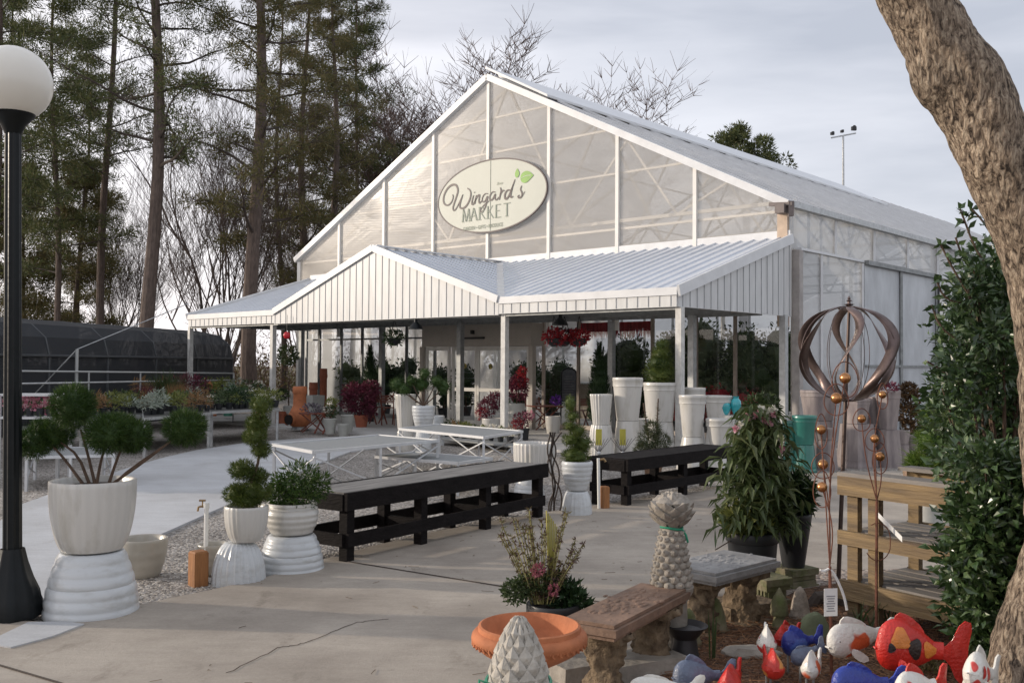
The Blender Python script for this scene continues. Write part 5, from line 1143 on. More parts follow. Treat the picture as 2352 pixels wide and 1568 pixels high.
# hanging things under the canopy
def hang(px, y, Y, r, mat, lab, red=True):
    p = AT(px, y, Y); t = thing('hanging_basket', lab, 'hanging basket', p, 0, 'hanging flower baskets'); random.seed(px)
    b = MB(); b.lathe([(.05, -.16), (.13, -.1), (.17, 0), (.16, .01)], 16); b.build('basket', blackp, t); fb = MB(); leafball(fb, (0, 0, .05), r, 260, .08, .04, .7); leafball(fb, (0, 0, .0), r*1.05, 90, .09, .04, .6); fb.build('foliage', mat, t, smooth=False)
    b = MB()
    for k in range(3): a = k*2.1; b.tube([(math.cos(a)*.16, math.sin(a)*.16, 0), (0, 0, 2.62-p.z)], .006, 4)
    b.build('hanger', blackp, t)
for i, (px, Y, m_, lab) in enumerate([(1272, 20.2, leaf_r, 'red flowering hanging basket right of the entrance'), (1296, 20.6, leaf_b, 'dark crimson hanging basket second right of the entrance'), (1330, 20.4, leaf_r, 'hanging basket with red flowers left of the inner steel post'),
    (905, 22.5, leaf_d, 'dark trailing hanging basket left of the entrance')]): hang(px, 778, Y, .24, m_, lab)
p = AT(659, 770, 24); t = thing('hanging_lantern', 'round red ornament hanging at the left end of the canopy', 'ornament', p); b = MB(); b.ball((0, 0, 0), .09, 14, 10, sy=.5); b.build('body', M('bright_red', (.55, .02, .03), .35), t); b = MB(); b.tube([(0, 0, .09), (0, 0, .5)], .006, 4); b.build('cord', blackp, t)
for px, y, Y in ((955, 745, 21), (1287, 735, 19)):
    p = AT(px, y, Y); t = thing('canopy_lamp', 'black shaded lamp under the canopy '+('left of' if px < 1000 else 'right of')+' the entrance', 'lamp', p, 0, 'canopy lamps'); b = MB(); b.lathe([(.16, -.1), (.12, -.02), (.04, .05), (.03, .12)], 16); b.build('lamp_shade', blk, t); b = MB(); b.tube([(0, 0, .1), (0, 0, 2.62-p.z)], .012, 5); b.build('stem', blk, t)
# low tray of seedlings before the canopy
c = [G(x, y) for x, y in ((1012, 1022), (1182, 1042), (1186, 1020), (1030, 1004))]; c0 = sum(c, Vector())/4
t = thing('plant_platform', 'low grey slatted platform of seedlings before the middle canopy post', 'platform', c0); b = MB(); b.poly([p-c0+Vector((0, 0, .14)) for p in c], .03, nrm=(0, 0, 1)); b.build('deck', mesh_top, t, smooth=False)
for p in c: MB().box(((p-c0).x*.95, (p-c0).y*.95, .055), (.06, .06, .11)).build('leg', alu, t, smooth=False)
proto = None
def tray_plant(mat, name, r=.10, n=70, l=.06, w=.02, ph=.09):
    t = thing(name, 'x', 'plant', (0, 0, -5)); b = MB(); b.lathe([(.04, 0), (.055, ph), (.045, ph)], 10); b.build('pot', blackp, t); fb = MB(); leafball(fb, (0, 0, ph+r*.6), r, n, l, w, .8); fb.build('foliage', mat, t, smooth=False); return t
random.seed(300)
kinds = [tray_plant(leaf_m, 'seedling', .09), tray_plant(leaf_y, 'seedling', .09), tray_plant(leaf_o, 'seedling', .08, 60, .07, .012), tray_plant(leaf_s, 'seedling', .11, 90), tray_plant(leaf_w, 'seedling', .07, 60, .035, .03), tray_plant(leaf_b, 'seedling', .12, 80, .12, .012), tray_plant(leaf_p, 'seedling', .09, 80, .04, .03), tray_plant(leaf_d, 'seedling', .12, 110)]
kn = ['mid green', 'yellow green', 'orange brown', 'silver grey', 'white flowering', 'burgundy spiky', 'pink flowering', 'dark green']
used = set()
def place_seed(k, loc, sc, where, grp):
    lab = kn[k]+' small potted plant '+where
    if k not in used: o = kinds[k]; used.add(k); o.location = loc; o.scale = (sc, sc, sc); o['label'] = lab
    else: o = copy_tree(kinds[k], loc, random.random()*6, sc, lab)
    o['group'] = grp; return o
for i in range(16):
    u = (i % 8+.5)/8; v = .28+.44*(i//8); p = c[0].lerp(c[1], u).lerp(c[3].lerp(c[2], u), v); place_seed(random.choice([0, 1, 2, 4]), (p.x, p.y, .142), random.uniform(1.0, 1.5), 'on the low platform before the canopy', 'seedlings on the low platform')
# ================================================================== nursery tables at the left
def nursery(lab, C, h, rows, cols, where, grp, kset, scl=1.0):
    c0 = sum(C, Vector())/4; c0.z = 0; t = thing('nursery_table', lab, 'table', c0, 0, 'nursery tables of bedding plants'); P = [p-c0 for p in C]
    b = MB(); b.poly([p+Vector((0, 0, h)) for p in P], .04, nrm=(0, 0, 1)); b.build('table_top', M('wire_shelf', (.06, .06, .055), .7), t, smooth=False)
    b = MB()
    for i in range(4): a, q = P[i], P[(i+1) % 4]; b.beam(a+Vector((0, 0, h-.03)), q+Vector((0, 0, h-.03)), .04, .05)
    b.build('rim', steel, t, smooth=False)
    for p in P: MB().beam(p*.97, p*.97+Vector((0, 0, h-.04)), .045).build('leg', steel, t, smooth=False)
    for a in range(cols):
        for r_ in range(rows):
            u = (a+.5)/cols; v = (r_+.5)/rows; p = C[0].lerp(C[1], u).lerp(C[3].lerp(C[2], u), v); k = kset[int((a/cols)*len(kset)*.999)] if random.random() < .75 else random.choice(kset)
            place_seed(k, (p.x+random.uniform(-.05, .05), p.y+random.uniform(-.05, .05), h+.002), scl*random.uniform(1.1, 1.7), where, grp)
random.seed(400)
def gcorn(pix): return [Vector((*G(x, y).xy, 0)) for x, y in pix]
def hcorn(pix, h): return [Vector((*G(x, y, h).xy, 0)) for x, y in pix]
nursery('metal plant table with its right corner beside the curved walk', hcorn([(330, 958), (482, 946), (470, 930), (330, 936)], .68), .68, 3, 9, 'on the table left of the walk', 'bedding plants left of the walk', [3, 1, 0, 2])
nursery('metal plant table reaching behind the second canopy post', hcorn([(484, 944), (640, 936), (612, 924), (478, 929)], .68), .68, 3, 10, 'on the table right of the walk end', 'bedding plants behind the spiral juniper', [0, 7, 4, 1])
nursery('far plant table under the dark shade house', hcorn([(300, 921), (610, 915), (600, 908), (310, 910)], .72), .72, 2, 13, 'on the far table near the fence', 'bedding plants near the fence', [2, 4, 5, 1, 3, 0], 1.3)
nursery('plant table at the far left beside the lamp pole', hcorn([(30, 985), (190, 968), (170, 945), (40, 955)], .62), .62, 3, 7, 'on the leftmost table', 'bedding plants beside the lamp pole', [0, 4, 6], 1.1)
nursery('plant table behind the big pompom topiary', hcorn([(200, 960), (330, 950), (320, 932), (210, 940)], .66), .66, 3, 6, 'on the table behind the pompoms', 'bedding plants behind the pompoms', [2, 1, 3, 0])
def clump(px, y, Y, r, n, mat, l, w, name, lab, cat='plant'):
    p = AT(px, y, Y); random.seed(px); b = MB()
    for _ in range(n):
        d = Vector((random.gauss(0, .45), random.gauss(0, .45), 1)).normalized(); b.needle(Vector((random.uniform(-1, 1), random.uniform(-1, 1), 0))*r*.25, d, l*random.uniform(.6, 1.1), w)
    o = b.build(name, mat, smooth=False, loc=p); tag(o, lab, cat); return o
clump(410, 930, 20.5, .5, 900, leaf_o, .5, .012, 'ornamental_grass', 'orange brown tuft of ornamental grass on the plant tables', 'grass')
clump(380, 925, 22.5, .5, 600, leaf_m, .8, .02, 'tall_grass', 'tall green grass tuft behind the orange one', 'grass')
clump(337, 928, 22, .4, 260, leaf_b, .5, .025, 'spiky_plant', 'dark red spiky cordyline on the plant tables', 'plant')
clump(288, 935, 20, .5, 500, leaf_y, .35, .02, 'yellow_grass', 'yellow green grass tuft on the plant tables', 'grass')
s = Spot(80, 1010, 13.5); t = thing('flower_stand', 'white two shelf stand with pink flowers beside the lamp pole', 'stand', (s.x, s.y, 0)); z1 = s.z(906); w = .42
for z in (z1, s.z(958)): MB().box((0, 0, z), (w*2, .4, .03)).build('shelf', alu, t, smooth=False)
for x in (-w, w):
    for y in (-.18, .18): MB().box((x*.96, y, z1/2), (.04, .04, z1)).build('leg', alu, t, smooth=False)
random.seed(5)
for i in range(6): place_seed(6, (s.x-.35+.14*i, s.y, s.z(958)+.02), 1.2, 'on the white stand beside the lamp pole', 'pink flowers on the white stand')

# ================================================================== plants and goods inside the shop windows
random.seed(500)
IG = 'leafy shrubs inside the windows'
leaf_i = MLEAF('lit_indoor_leaf', [(.02, .035, .015), (.07, .10, .045), (.14, .18, .09), (.26, .30, .20)], .5, .3)  # leaf colours raised to paint in the lit depth behind the glass
def bush(lab, pos, r, h, mat, n=900, l=.14, w=.06, grp=IG, name='indoor_shrub'):
    t = thing(name, lab, 'shrub', (pos.x, pos.y, .06), 0, grp); b = MB(); b.lathe([(.14, 0), (.19, .28), (.17, .28)], 14); b.build('pot', blackp, t); fb = MB()
    for k in range(6): a = random.random()*6.28; cc_ = (math.cos(a)*r*.45, math.sin(a)*r*.45, .3+r*.4+(h-.3-r*.8)*(k+random.random())/6); fb.ball(cc_, r*.5, 8, 6, wob=.3); leafball(fb, cc_, r*.75, n//5, l*.8, w*.8)
    fb.build('foliage', mat, t, smooth=False); tb = MB(); tb.tube([(0, 0, .2), (.03, 0, h*.7)], .02, 6); tb.build('stem', barkt, t); return t
for i, (px, sdep, r, h, mt, lab) in enumerate([
    (1425, 1.0, .62, 2.3, leaf_d, 'dark leafy shrub inside the window behind the tall white pots'), (1475, 1.4, .7, 2.1, leaf_m, 'broad dark shrub inside, behind the clipped olive shrub'),
    (1565, 1.5, .6, 2.3, leaf_i, 'tall shrub whose leaves are coloured as if lit, inside behind the corner post'), (1640, 1.6, .8, 2.55, leaf_i, 'tall leafy shrub inside the window right of the corner post'),
    (1690, 1.2, .6, 2.3, leaf_i, 'greyish leafy shrub inside behind the tan mullion'), (1745, 1.3, .75, 2.5, leaf_m, 'large green shrub inside the last window bay'), (1785, 2.2, .7, 2.5, leaf_m, 'green shrub inside at the right end of the windows'),
    (1070, 2.4, .4, 1.5, leaf_d, 'leafy shrub inside behind the glass doors'), (1200, 2.0, .5, 1.7, leaf_d, 'dark shrub inside behind the right glass door'), (1270, 1.6, .45, 1.7, leaf_d, 'shrub inside right of the entrance'),
    (925, 1.6, .5, 1.7, leaf_d, 'dark shrub inside left of the entrance'), (885, 1.3, .45, 1.6, leaf_d, 'dark shrub inside behind the steel post'), (808, 1.6, .5, 1.6, leaf_m, 'grey green shrub inside behind the burgundy bush'),
    (770, 1.8, .4, 1.3, leaf_m, 'small shrub inside the left windows'), (1020, 1.2, .35, 1.5, leaf_d, 'shrub inside at the left jamb of the entrance')]):
    bush(lab, B(sol_t(px, -sdep, 1), -sdep, 0), r, h, mt, 1500 if px > 1400 else 700)
for px, sdep, r, h, lab in ((1650, .6, .45, 1.05, 'red flowering plant inside the window right of the corner post'), (1735, .6, .45, .95, 'red flowering plant inside the last window bay'), (1620, .8, .35, .9, 'small red flowering plant inside beside the tan mullion'), (1550, .7, .3, .8, 'red flowering plant inside behind the wide white pot')):
    bush(lab, B(sol_t(px, -sdep, 1), -sdep, 0), r, h, leaf_r, 600, .09, .05, 'red flowering plants inside', 'red_plant')
# red fringe garlands hung inside above the windows
for px0, px1, lab in ((1330, 1402, 'red fringed garland hanging inside left of the inner steel post'), (1412, 1500, 'red fringed garland hanging inside right of the inner steel post')):
    random.seed(px0); a, c = B(sol_t(px0, -.5, 2.5), -.5, 0), B(sol_t(px1, -.5, 2.5), -.5, 0); b = MB()
    for i in range(420):
        u = random.random(); p = a.lerp(c, u)+Vector((0, random.uniform(-.1, .1), 2.62)); l = random.uniform(.12, .42); k = len(b.v); b.v += [tuple(p), tuple(p+Vector((.035, 0, 0))), tuple(p+Vector((.02, .02, -l)))]; b.f.append((k, k+1, k+2))
    tag(b.build('garland', leaf_r, smooth=False), lab, 'garland', 'red garlands')
s_c = B(8.4, -6, 0); t = thing('shop_counter', 'long pale counter deep inside the greenhouse shop', 'counter', (s_c.x, s_c.y, .06), R(42.4)); b = MB(); b.box((0, 0, .5), (4, .8, 1.0)); b.build('cabinet', M('counter_wood', (.2, .16, .12), .6), t, smooth=False); b = MB(); b.box((0, 0, 1.02), (4.1, .9, .04)); b.build('counter_top', rooftrim, t, smooth=False)

# ================================================================== flowering vine in black pots
random.seed(600)
s = Spot(1728, 1368); t = thing('flowering_vine', 'tall leafy vine with pink and white flowers at its top in a wide black pot', 'potted plant', (s.x, s.y, 0))
zr = s.z(1222); pot_part(t, 'nursery', 60*s.m, 46*s.m, zr-.0, blackp, z=0, sz=.9)
fb = MB(); st = MB()
def vl(fb, x, y, dy, l, w, droop=.55):
    p = s.at(x, y, dy); a = random.random()*6.28; fb.leaf(p, Vector((math.cos(a), math.sin(a)*.8, -droop*random.uniform(.2, 1.6))), Vector((0, 0, 1)), l*random.uniform(.7, 1.2), w*random.uniform(.8, 1.2), .2)
for i in range(1500):
    y = random.uniform(925, 1215); u = (y-925)/290; hw = 28+70*math.sin(min(1, u*1.25)*math.pi/2)*(1 if u < .85 else .9); x = 1745-u*4+random.gauss(0, .5)*hw; x = max(1745-hw*1.1, min(1745+hw*1.05, x)); vl(fb, x, y, random.uniform(-.22, .22), .15, .036)
fb.build('foliage', MLEAF('vine_leaf', [(.022, .04, .014), (.06, .09, .03), (.11, .145, .055), (.21, .23, .11)], .4, .3, .5), t, smooth=False)
lf = MB(); leafball(lf, s.at(1692, 1190, -.08), 30*s.m, 170, .07, .035, 1.1); leafball(lf, s.at(1735, 1205, -.1), 30*s.m, 150, .08, .04, .7); lf.build('yellowing_leaves', leaf_y, t, smooth=False)
for k in range(6): limb(st, [(random.uniform(-.08, .08), random.uniform(-.08, .08), zr*.9), s.at(1728+random.uniform(-20, 40), 1100, 0), s.at(1745+random.uniform(-30, 30), 950, 0)], .009, .004)
st.build('stem', M('vine_stem', (.14, .09, .06), .8), t)
for i, (x, y, mt) in enumerate([(1742, 948, leaf_p), (1748, 938, leaf_w), (1765, 945, leaf_w), (1776, 940, leaf_w), (1760, 958, leaf_w), (1755, 965, leaf_p), (1735, 955, leaf_p), (1775, 952, leaf_p), (1718, 958, leaf_p), (1793, 1008, leaf_w), (1690, 985, leaf_p), (1700, 975, leaf_w), (1795, 1032, leaf_p), (1765, 972, leaf_p)]):
    b = MB(); c = s.at(x, y, -.2)
    for k in range(14): d = rv(); d.y = -abs(d.y); b.leaf(c, d, rv(), .035, .026, .1)
    b.build('blossom', mt, t, smooth=False)
for i, (x, y, r) in enumerate([(1760, 935, 30), (1735, 930, 22)]): small_plant(t, s.at(x, y, .05), r*s.m, 260, leaf_m, .05, .015)
fb = MB(); fb.leaf(s.at(1643, 1262, -.2), (0, 0, 1), (1, 0, 0), .15, .085, .02); fb.build('dropped_leaf', leaf_d, t, smooth=False)
tb = MB(); tb.tube([s.at(1643, 1262, -.2), s.at(1680, 1240, -.05)], .004, 5); tb.build('leaf_stalk', MATS['vine_stem'], t)
s = Spot(1822, 1352); zb_ = s.z(1300)
t = thing('black_planter', 'tall flared black planter with dark foliage on a fluted stone plinth', 'potted plant', (s.x, s.y, zb_)); off = Vector((0, 0, zb_)); pot_part(t, 'plain', 42*s.m, 25*s.m, s.z(1180)-zb_, blackp)
small_plant(t, s.at(1810, 1150)-off, 42*s.m, 520, leaf_d, .12, .035); small_plant(t, s.at(1828, 1125)-off, 30*s.m, 300, leaf_d, .12, .03); small_plant(t, s.at(1790, 1175)-off, 26*s.m, 200, leaf_m, .1, .04)
stone = M('cast_stone', (.30, .27, .23), .9, .28, 7, .5, 30); stone_b = M('brown_stone', (.20, .125, .085), .75, .35, 6, .4, 25); stone_t = M('tan_carved_stone', (.27, .20, .125), .9, .45, 16, 1, 40, rgb2=(.055, .035, .02)); stone_g = M('grey_bench_stone', (.27, .265, .26), .7, .25, 8, .4, 40)
moss = M('mossy_stone', (.24, .20, .14), .95, .3, 8, .7, 30, rgb2=(.10, .12, .04))
def plinth(p, w, h, mat, lab, rz=0, z=0, flute=True, name='stone_plinth'):
    t = thing(name, lab, 'plinth', (p[0], p[1], z), rz); b = MB(); b.box((0, 0, .025), (w, w, .05)); b.box((0, 0, .065), (w*.9, w*.9, .03)); b.build('base', mat, t, smooth=False)
    b = MB(); b.box((0, 0, h/2), (w*.72, w*.72, h-.16))
    for i in range(5):
        x = -w*.3+w*.15*i
        for a in range(4): co, si = math.cos(a*math.pi/2), math.sin(a*math.pi/2); b.beam((x*co-w*.37*si, x*si+w*.37*co, .08), (x*co-w*.37*si, x*si+w*.37*co, h-.08), w*.06, w*.05)
    b.build('fluted_shaft', mat, t, smooth=False); b = MB(); b.box((0, 0, h-.06), (w*.88, w*.88, .035)); b.box((0, 0, h-.022), (w, w, .044)); b.build('cap', mat, t, smooth=False); return t
plinth((s.x, s.y), .25, zb_, moss, 'square fluted stone plinth under the tall flared black planter', .5)
q = Spot(1765, 1400); plinth((q.x, q.y), .22, q.z(1322), moss, 'mossy fluted stone plinth in front of the wide black pot', .45)

# ================================================================== stone benches
def bench(lab, Fp, Rp, Lp, h, mat, th=.065, tops=0):
    c0 = (Rp+Lp)/2; ax = (Rp-Fp); L1 = ax.length; ax.normalize(); ay = (Lp-Fp); L2 = ay.length; rz = math.atan2(ax.y, ax.x)
    t = thing('stone_bench', lab, 'bench', (c0.x, c0.y, 0), rz, 'ornamental stone benches'); b = MB(); e = .018
    b.box((0, 0, h-.008), (L1-2*e, L2-2*e, .016)); b.box((0, 0, h-.035), (L1, L2, .034)); b.box((0, 0, h-.063), (L1-2*e, L2-2*e, .022))
    random.seed(int(L1*1000))          # carved relief on the seat
    for k in range(90):
        x = random.gauss(0, .19)*L1; y = random.gauss(0, .2)*L2; a = random.random()*6.28; r = random.uniform(.012, .035); b.ball((x, y, h), r, 7, 4, sx=1, sy=.5, sz=.22)
    b.build('seat', mat, t, ang=25); return t, L1, L2
def carved_leg(t, x, y, h, w, mat, seed):
    random.seed(seed); b = MB(); n = 40; m_ = 36; vs = []; fs = []
    for i in range(m_+1):
        u = i/m_; z = h*u; r = w*(1.0-.42*math.sin(math.pi*min(1, u*1.05))**.8*(.4+.6*u)+.12*(u > .9))
        for k in range(n):
            a = 6.2832*k/n; q = r*(1.08+.45*noise.noise(Vector((math.cos(a)*2.2, math.sin(a)*2.2, z*16+seed)))+.22*noise.noise(Vector((math.cos(a)*6, math.sin(a)*6, z*38+seed)))); vs.append((x+q*math.cos(a), y+q*1.25*math.sin(a), z))
    for i in range(m_):
        for k in range(n): fs.append((i*n+k, i*n+(k+1) % n, (i+1)*n+(k+1) % n, (i+1)*n+k))
    fs.append(tuple(range(n-1, -1, -1))); b.add(vs, fs); b.box((x, y, .02), (w*2.6, w*2.8, .05)); b.box((x, y, h-.02), (w*2.1, w*2.9, .05)); return b.build('leg', mat, t, ang=60)
H1 = .42; Fp, Rp, Lp = G(1412, 1441, H1), G(1584, 1352, H1), G(1286, 1417, H1)
t, L1, L2 = bench('brown carved stone bench, nearer of the two, beside the terracotta urn', *[Vector((p.x, p.y, 0)) for p in (Fp, Rp, Lp)], H1, stone_b)
carved_leg(t, -L1*.30, 0, H1-.07, .085, stone_t, 3); carved_leg(t, L1*.30, 0, H1-.07, .095, stone_t, 8)
Fp, Rp, Bp = G(1639, 1320, H1), G(1787, 1283, H1), G(1669, 1259, H1); Lp = Fp+(Bp-Rp)
t, L1, L2 = bench('grey carved stone bench, farther of the two, before the flowering vine', *[Vector((p.x, p.y, 0)) for p in (Fp, Rp, Lp)], H1, stone_g)
carved_leg(t, L1*.27, -.02, H1-.07, .10, stone_t, 5); carved_leg(t, -L1*.27, 0, H1-.07, .09, stone_t, 12)
# stone slabs lying under the bench legs
for px, yc, w, dd, lab, mt in ((1700, 1422, .42, .3, 'rough flat stone slab under the grey bench leg', stone_t), (1470, 1556, .44, .24, 'flat grey stone slab under the brown bench', stone), (1322, 1566, .26, .22, 'pale stone paver beside the terracotta urn', stone)):
    s = Spot(px, yc); hs_ = .05+.00003*px; b = MB(); b.box((0, 0, hs_/2), (w, dd, hs_), .5, top=.96); o = b.build('stone_slab', mt, smooth=False, loc=(s.x, s.y, .02)); tag(o, lab, 'stone slab')
# ---- pineapple finial
s = Spot(1542, 1440, 5.30); zb_ = s.z(1343); hb = s.z(1212)-zb_
t = thing('pineapple_finial', 'grey stone pineapple finial tied with a green ribbon between the two benches', 'finial', (s.x, s.y, zb_))
b = MB(); R0 = 41*s.m; R1 = 24*s.m
def sc_r(u): return R0*(1-.04*math.cos(u*6))*(1-u)**.30*(1-.0*u)*.0+(R0+(R1-R0)*u**1.25)
b.lathe([(R0*.85, 0), (R0*.93, .02), (R0*.9, hb*.3), ((R0+R1)*.46, hb*.75), (R1*.9, hb), (R1*.7, hb+.02)], 28)
rows = 9
for i in range(rows):
    u = (i+.35)/rows; z = hb*u; r = sc_r(u)*.9; n = 10
    for k in range(n):
        a = 6.2832*(k+.5*(i % 2))/n; w = r*math.tan(math.pi/n)*1.0; c = Vector((math.cos(a)*r, math.sin(a)*r, z)); b.ball(c, w*1.05, 9, 6, sx=1, sy=1, sz=.8, wob=.15); b.tube([c+Vector((math.cos(a), math.sin(a), 0))*w*.4, c+Vector((math.cos(a)*1.15, math.sin(a)*1.15, .6))*w], [w*.7, w*.15], 5)
b.build('body', stone, t, ang=50)
b = MB(); zc = hb+.012; hc = s.z(1132)-s.z(1205)
b.lathe([(R1*.75, zc), (R1*1.05, zc+hc*.15), (R1*1.35, zc+hc*.4), (R1*1.3, zc+hc*.7), (R1*.5, zc+hc*.95)], 24, wob=.15)
def re_(u): return R1*(.75+.85*math.sin(math.pi*min(1, .12+u*.72))**1.1) if u < .8 else R1*(.75+.85*math.sin(math.pi*.696)**1.1)*max(.15, 1-(u-.8)*3.6)
for i in range(6):
    u = i/6*.92; nn = 7 if i < 4 else 5
    for k in range(nn):
        a = 6.2832*(k+.5*(i % 2))/nn+.2; hw = math.pi/nn*1.05
        def Q3(aa, uu, o): q = re_(uu)+o; return Vector((math.cos(aa)*q, math.sin(aa)*q, zc+hc*uu))
        u2 = min(1.05, u+.34); bl, br_, ml, mr, tp, c3 = Q3(a-hw*.6, u, .002), Q3(a+hw*.6, u, .002), Q3(a-hw, u+.14, .012), Q3(a+hw, u+.14, .012), Q3(a, u2, .040), Q3(a, u+.15, .026); dl, dr, dt = Q3(a-hw, u+.16, -.012), Q3(a+hw, u+.16, -.012), Q3(a, u2, .004)
        k0 = len(b.v); b.v += [tuple(v) for v in (bl, br_, mr, tp, ml, c3, dr, dt, dl)]; b.f += [(k0, k0+1, k0+5), (k0+1, k0+2, k0+5), (k0+2, k0+3, k0+5), (k0+3, k0+4, k0+5), (k0+4, k0, k0+5), (k0+2, k0+6, k0+7, k0+3), (k0+3, k0+7, k0+8, k0+4)]
for k in range(16): a = k*2.4; q = R1*1.15*math.sqrt(k/16); b.ball((q*math.cos(a), q*math.sin(a), zc+hc*(.98-.12*(k/16))), R1*.24, 7, 5, sz=1.5, wob=.3)
b.build('leafy_crown', stone, t, ang=50)
b = MB(); b.tube([(math.cos(a)*R1*1.02, math.sin(a)*R1*1.02, hb+.005+.005*math.sin(a*2)) for a in [k*6.2832/20 for k in range(21)]], .007, 6); b.tube([(R1*.9, -R1*.6, hb), (R1*1.25, -R1*.7, hb-.03), (R1*1.45, -R1*.6, hb-.07)], .006, 5); b.build('ribbon', M('green_ribbon', (.02, .25, .14), .4), t)
b = MB(); zz_ = zb_; b.lathe([(.13, 0), (.13, .04), (.09, .08), (.085, zz_*.8), (.115, zz_-.03), (.12, zz_-.002)], 20); tag(b.build('stone_pedestal', stone, loc=(s.x, s.y, 0)), 'round stone pedestal carrying the pineapple finial', 'pedestal')
# ---- artichoke finial
s = Spot(1190, 1700, 3.35); ztop = s.z(1413); hA = .36; zA = ztop-hA
t = thing('artichoke_finial', 'pale stone artichoke finial with overlapping pointed scales at the bottom edge', 'finial', (s.x, s.y, zA)); RA = 70*s.m
def ra(u): return RA*(1-u**2.6)**.9*(1-.22*(1-min(1, u/.3))**2)
b = MB(); b.lathe([(ra(i/24)*.94, hA*i/24) for i in range(25)], 36); rows = 10
for i in range(rows):
    u = i/rows*.98; n = max(5, int(10*(1 if u < .75 else (1-u)/.25+.45)))
    r = ra(u); z = hA*u; dz = hA/rows
    for k in range(n):
        a = 6.2832*(k+.5*(i % 2))/n; hw = math.pi/n*1.04; u2 = min(.995, u+1.75/rows)
        def P3(aa, uu, o): q = ra(uu)*.96+o; return Vector((math.cos(aa)*q, math.sin(aa)*q, hA*uu))
        th = .012; bl, br = P3(a-hw*.6, u, .001), P3(a+hw*.6, u, .001); ml, mr = P3(a-hw, u+.7/rows, th*.9), P3(a+hw, u+.7/rows, th*.9); tp = P3(a, u2, th*1.25); c = P3(a, u+.8/rows, th*1.5)
        dl, dr, dt = P3(a-hw, u+.8/rows, -.006), P3(a+hw, u+.8/rows, -.006), P3(a, min(.998, u2+.008), -.008)
        k0 = len(b.v); b.v += [tuple(v) for v in (bl, br, mr, tp, ml, c, dr, dt, dl)]; b.f += [(k0, k0+1, k0+5), (k0+1, k0+2, k0+5), (k0+2, k0+3, k0+5), (k0+3, k0+4, k0+5), (k0+4, k0, k0+5), (k0+2, k0+6, k0+7, k0+3), (k0+3, k0+7, k0+8, k0+4)]
b.build('scaly_body', M('pale_stone', (.42, .39, .34), .9, .22, 14, .5, 50), t, smooth=False)
b = MB(); zr_ = s.z(1562)-zA; b.tube([(math.cos(a)*RA*1.05, math.sin(a)*RA*1.05, zr_+.004*math.sin(3*a)) for a in [k*6.2832/28 for k in range(29)]], .006, 6); b.tube([(-RA*.9, -.04, zr_), (-RA*1.25, -.06, zr_+.02), (-RA*1.3, -.05, zr_-.04)], .005, 5); b.build('ribbon', MATS['green_ribbon'], t)
b = MB(); b.lathe([(.12, 0), (.12, .05), (.07, .1), (.06, zA-.08), (.09, zA-.03), (.10, zA-.001)], 24); tag(b.build('stone_pedestal', stone, loc=(s.x, s.y, 0)), 'slender stone pedestal under the artichoke finial', 'pedestal')
# ---- terracotta urn
s = Spot(1215, 1600, 4.02); zr_ = s.z(1437); RO = 133*s.m; RI = 110*s.m
t = thing('terracotta_urn', 'wide rimmed orange terracotta urn on a slender foot, behind the artichoke finial', 'urn', (s.x, s.y, .03)); zr_ -= .03
b = MB(); b.lathe([(.11, 0), (.11, .03), (.075, .06), (.045, .14), (.05, zr_-.20), (.075, zr_-.165), (.12, zr_-.14)], 36, fl=.08, fn=14); b.build('foot', terra, t, ang=50)
b = MB(); P = [(.10, zr_-.15), (RO*.62, zr_-.125), (RO*.80, zr_-.10), (RO*.93, zr_-.075), (RO, zr_-.045), (RO*.985, zr_-.03), (RO*.94, zr_-.018), (RI*1.07, zr_-.014), (RI*1.06, zr_+.004), (RI*1.01, zr_+.008), (RI*.98, zr_+.002), (RI*.93, zr_-.05), (RI*.8, zr_-.085), (RI*.5, zr_-.105), (.01, zr_-.11)]
b.lathe(P, 64)
for k in range(44):
    a = 6.2832*k/44; c = Vector((math.cos(a)*RO*.945, math.sin(a)*RO*.945, zr_-.057)); tr_ = Vector((-math.sin(a), math.cos(a), 0)); b.tube([c+tr_*.008*math.cos(x)*1.4+Vector((math.cos(a)*.006, math.sin(a)*.006, 0))+Vector((0, 0, .013*math.sin(x))) for x in [j*.9 for j in range(6)]], .0055, 5)
b.build('bowl', terra, t, ang=55)
b = MB(); b.tube([(0, RI*.55, zr_-.09), (.0, RI*.58, zr_-.05)], .004, 5); b.ball((0, RI*.55, zr_-.035), .007, 8, 6); b.build('screw_eye', rooftrim, t)
# ---- mixed planting behind the urn
random.seed(700); s = Spot(1270, 1540); t = thing('mixed_planter', 'wispy mixed planting with fine reddish stems in a black pot behind the urn', 'potted plant', (s.x, s.y, .03)); pot_part(t, 'nursery', 62*s.m, 44*s.m, s.z(1400), blackp)
fb = MB(); st = MB()
for i in range(34):
    x1, y1 = random.uniform(1145, 1350), random.uniform(1180, 1330); x0_ = 1245+(x1-1245)*.25; P = [s.at(x0_, 1400, random.uniform(-.1, .1)), s.at((x0_+x1)/2, (1400+y1)/2-10, random.uniform(-.1, .1)), s.at(x1, y1, random.uniform(-.12, .12))]; P = smoothp(P, 2); st.tube(P, [.0028]*len(P), 4)
    for q in P[2:]:
        for _ in range(7): fb.leaf(q, rv()+Vector((0, 0, .3)), rv(), random.uniform(.018, .034), .007)
fb.build('wispy_foliage', MLEAF('wispy_red', [(.04, .02, .025), (.10, .05, .05), (.16, .13, .05), (.12, .14, .05)], .6, .2), t, smooth=False); st.build('stem', M('straw_stem', (.22, .2, .07), .7), t)
fb = MB()
for x, y, r, n in ((1180, 1372, 28, 420), (1205, 1360, 26, 380), (1240, 1352, 26, 300)): leafball(fb, s.at(x, y, -.02), r*s.m, n, .028, .012)
fb.build('fine_green_foliage', leaf_y if False else leaf_m, t, smooth=False)
fb = MB()
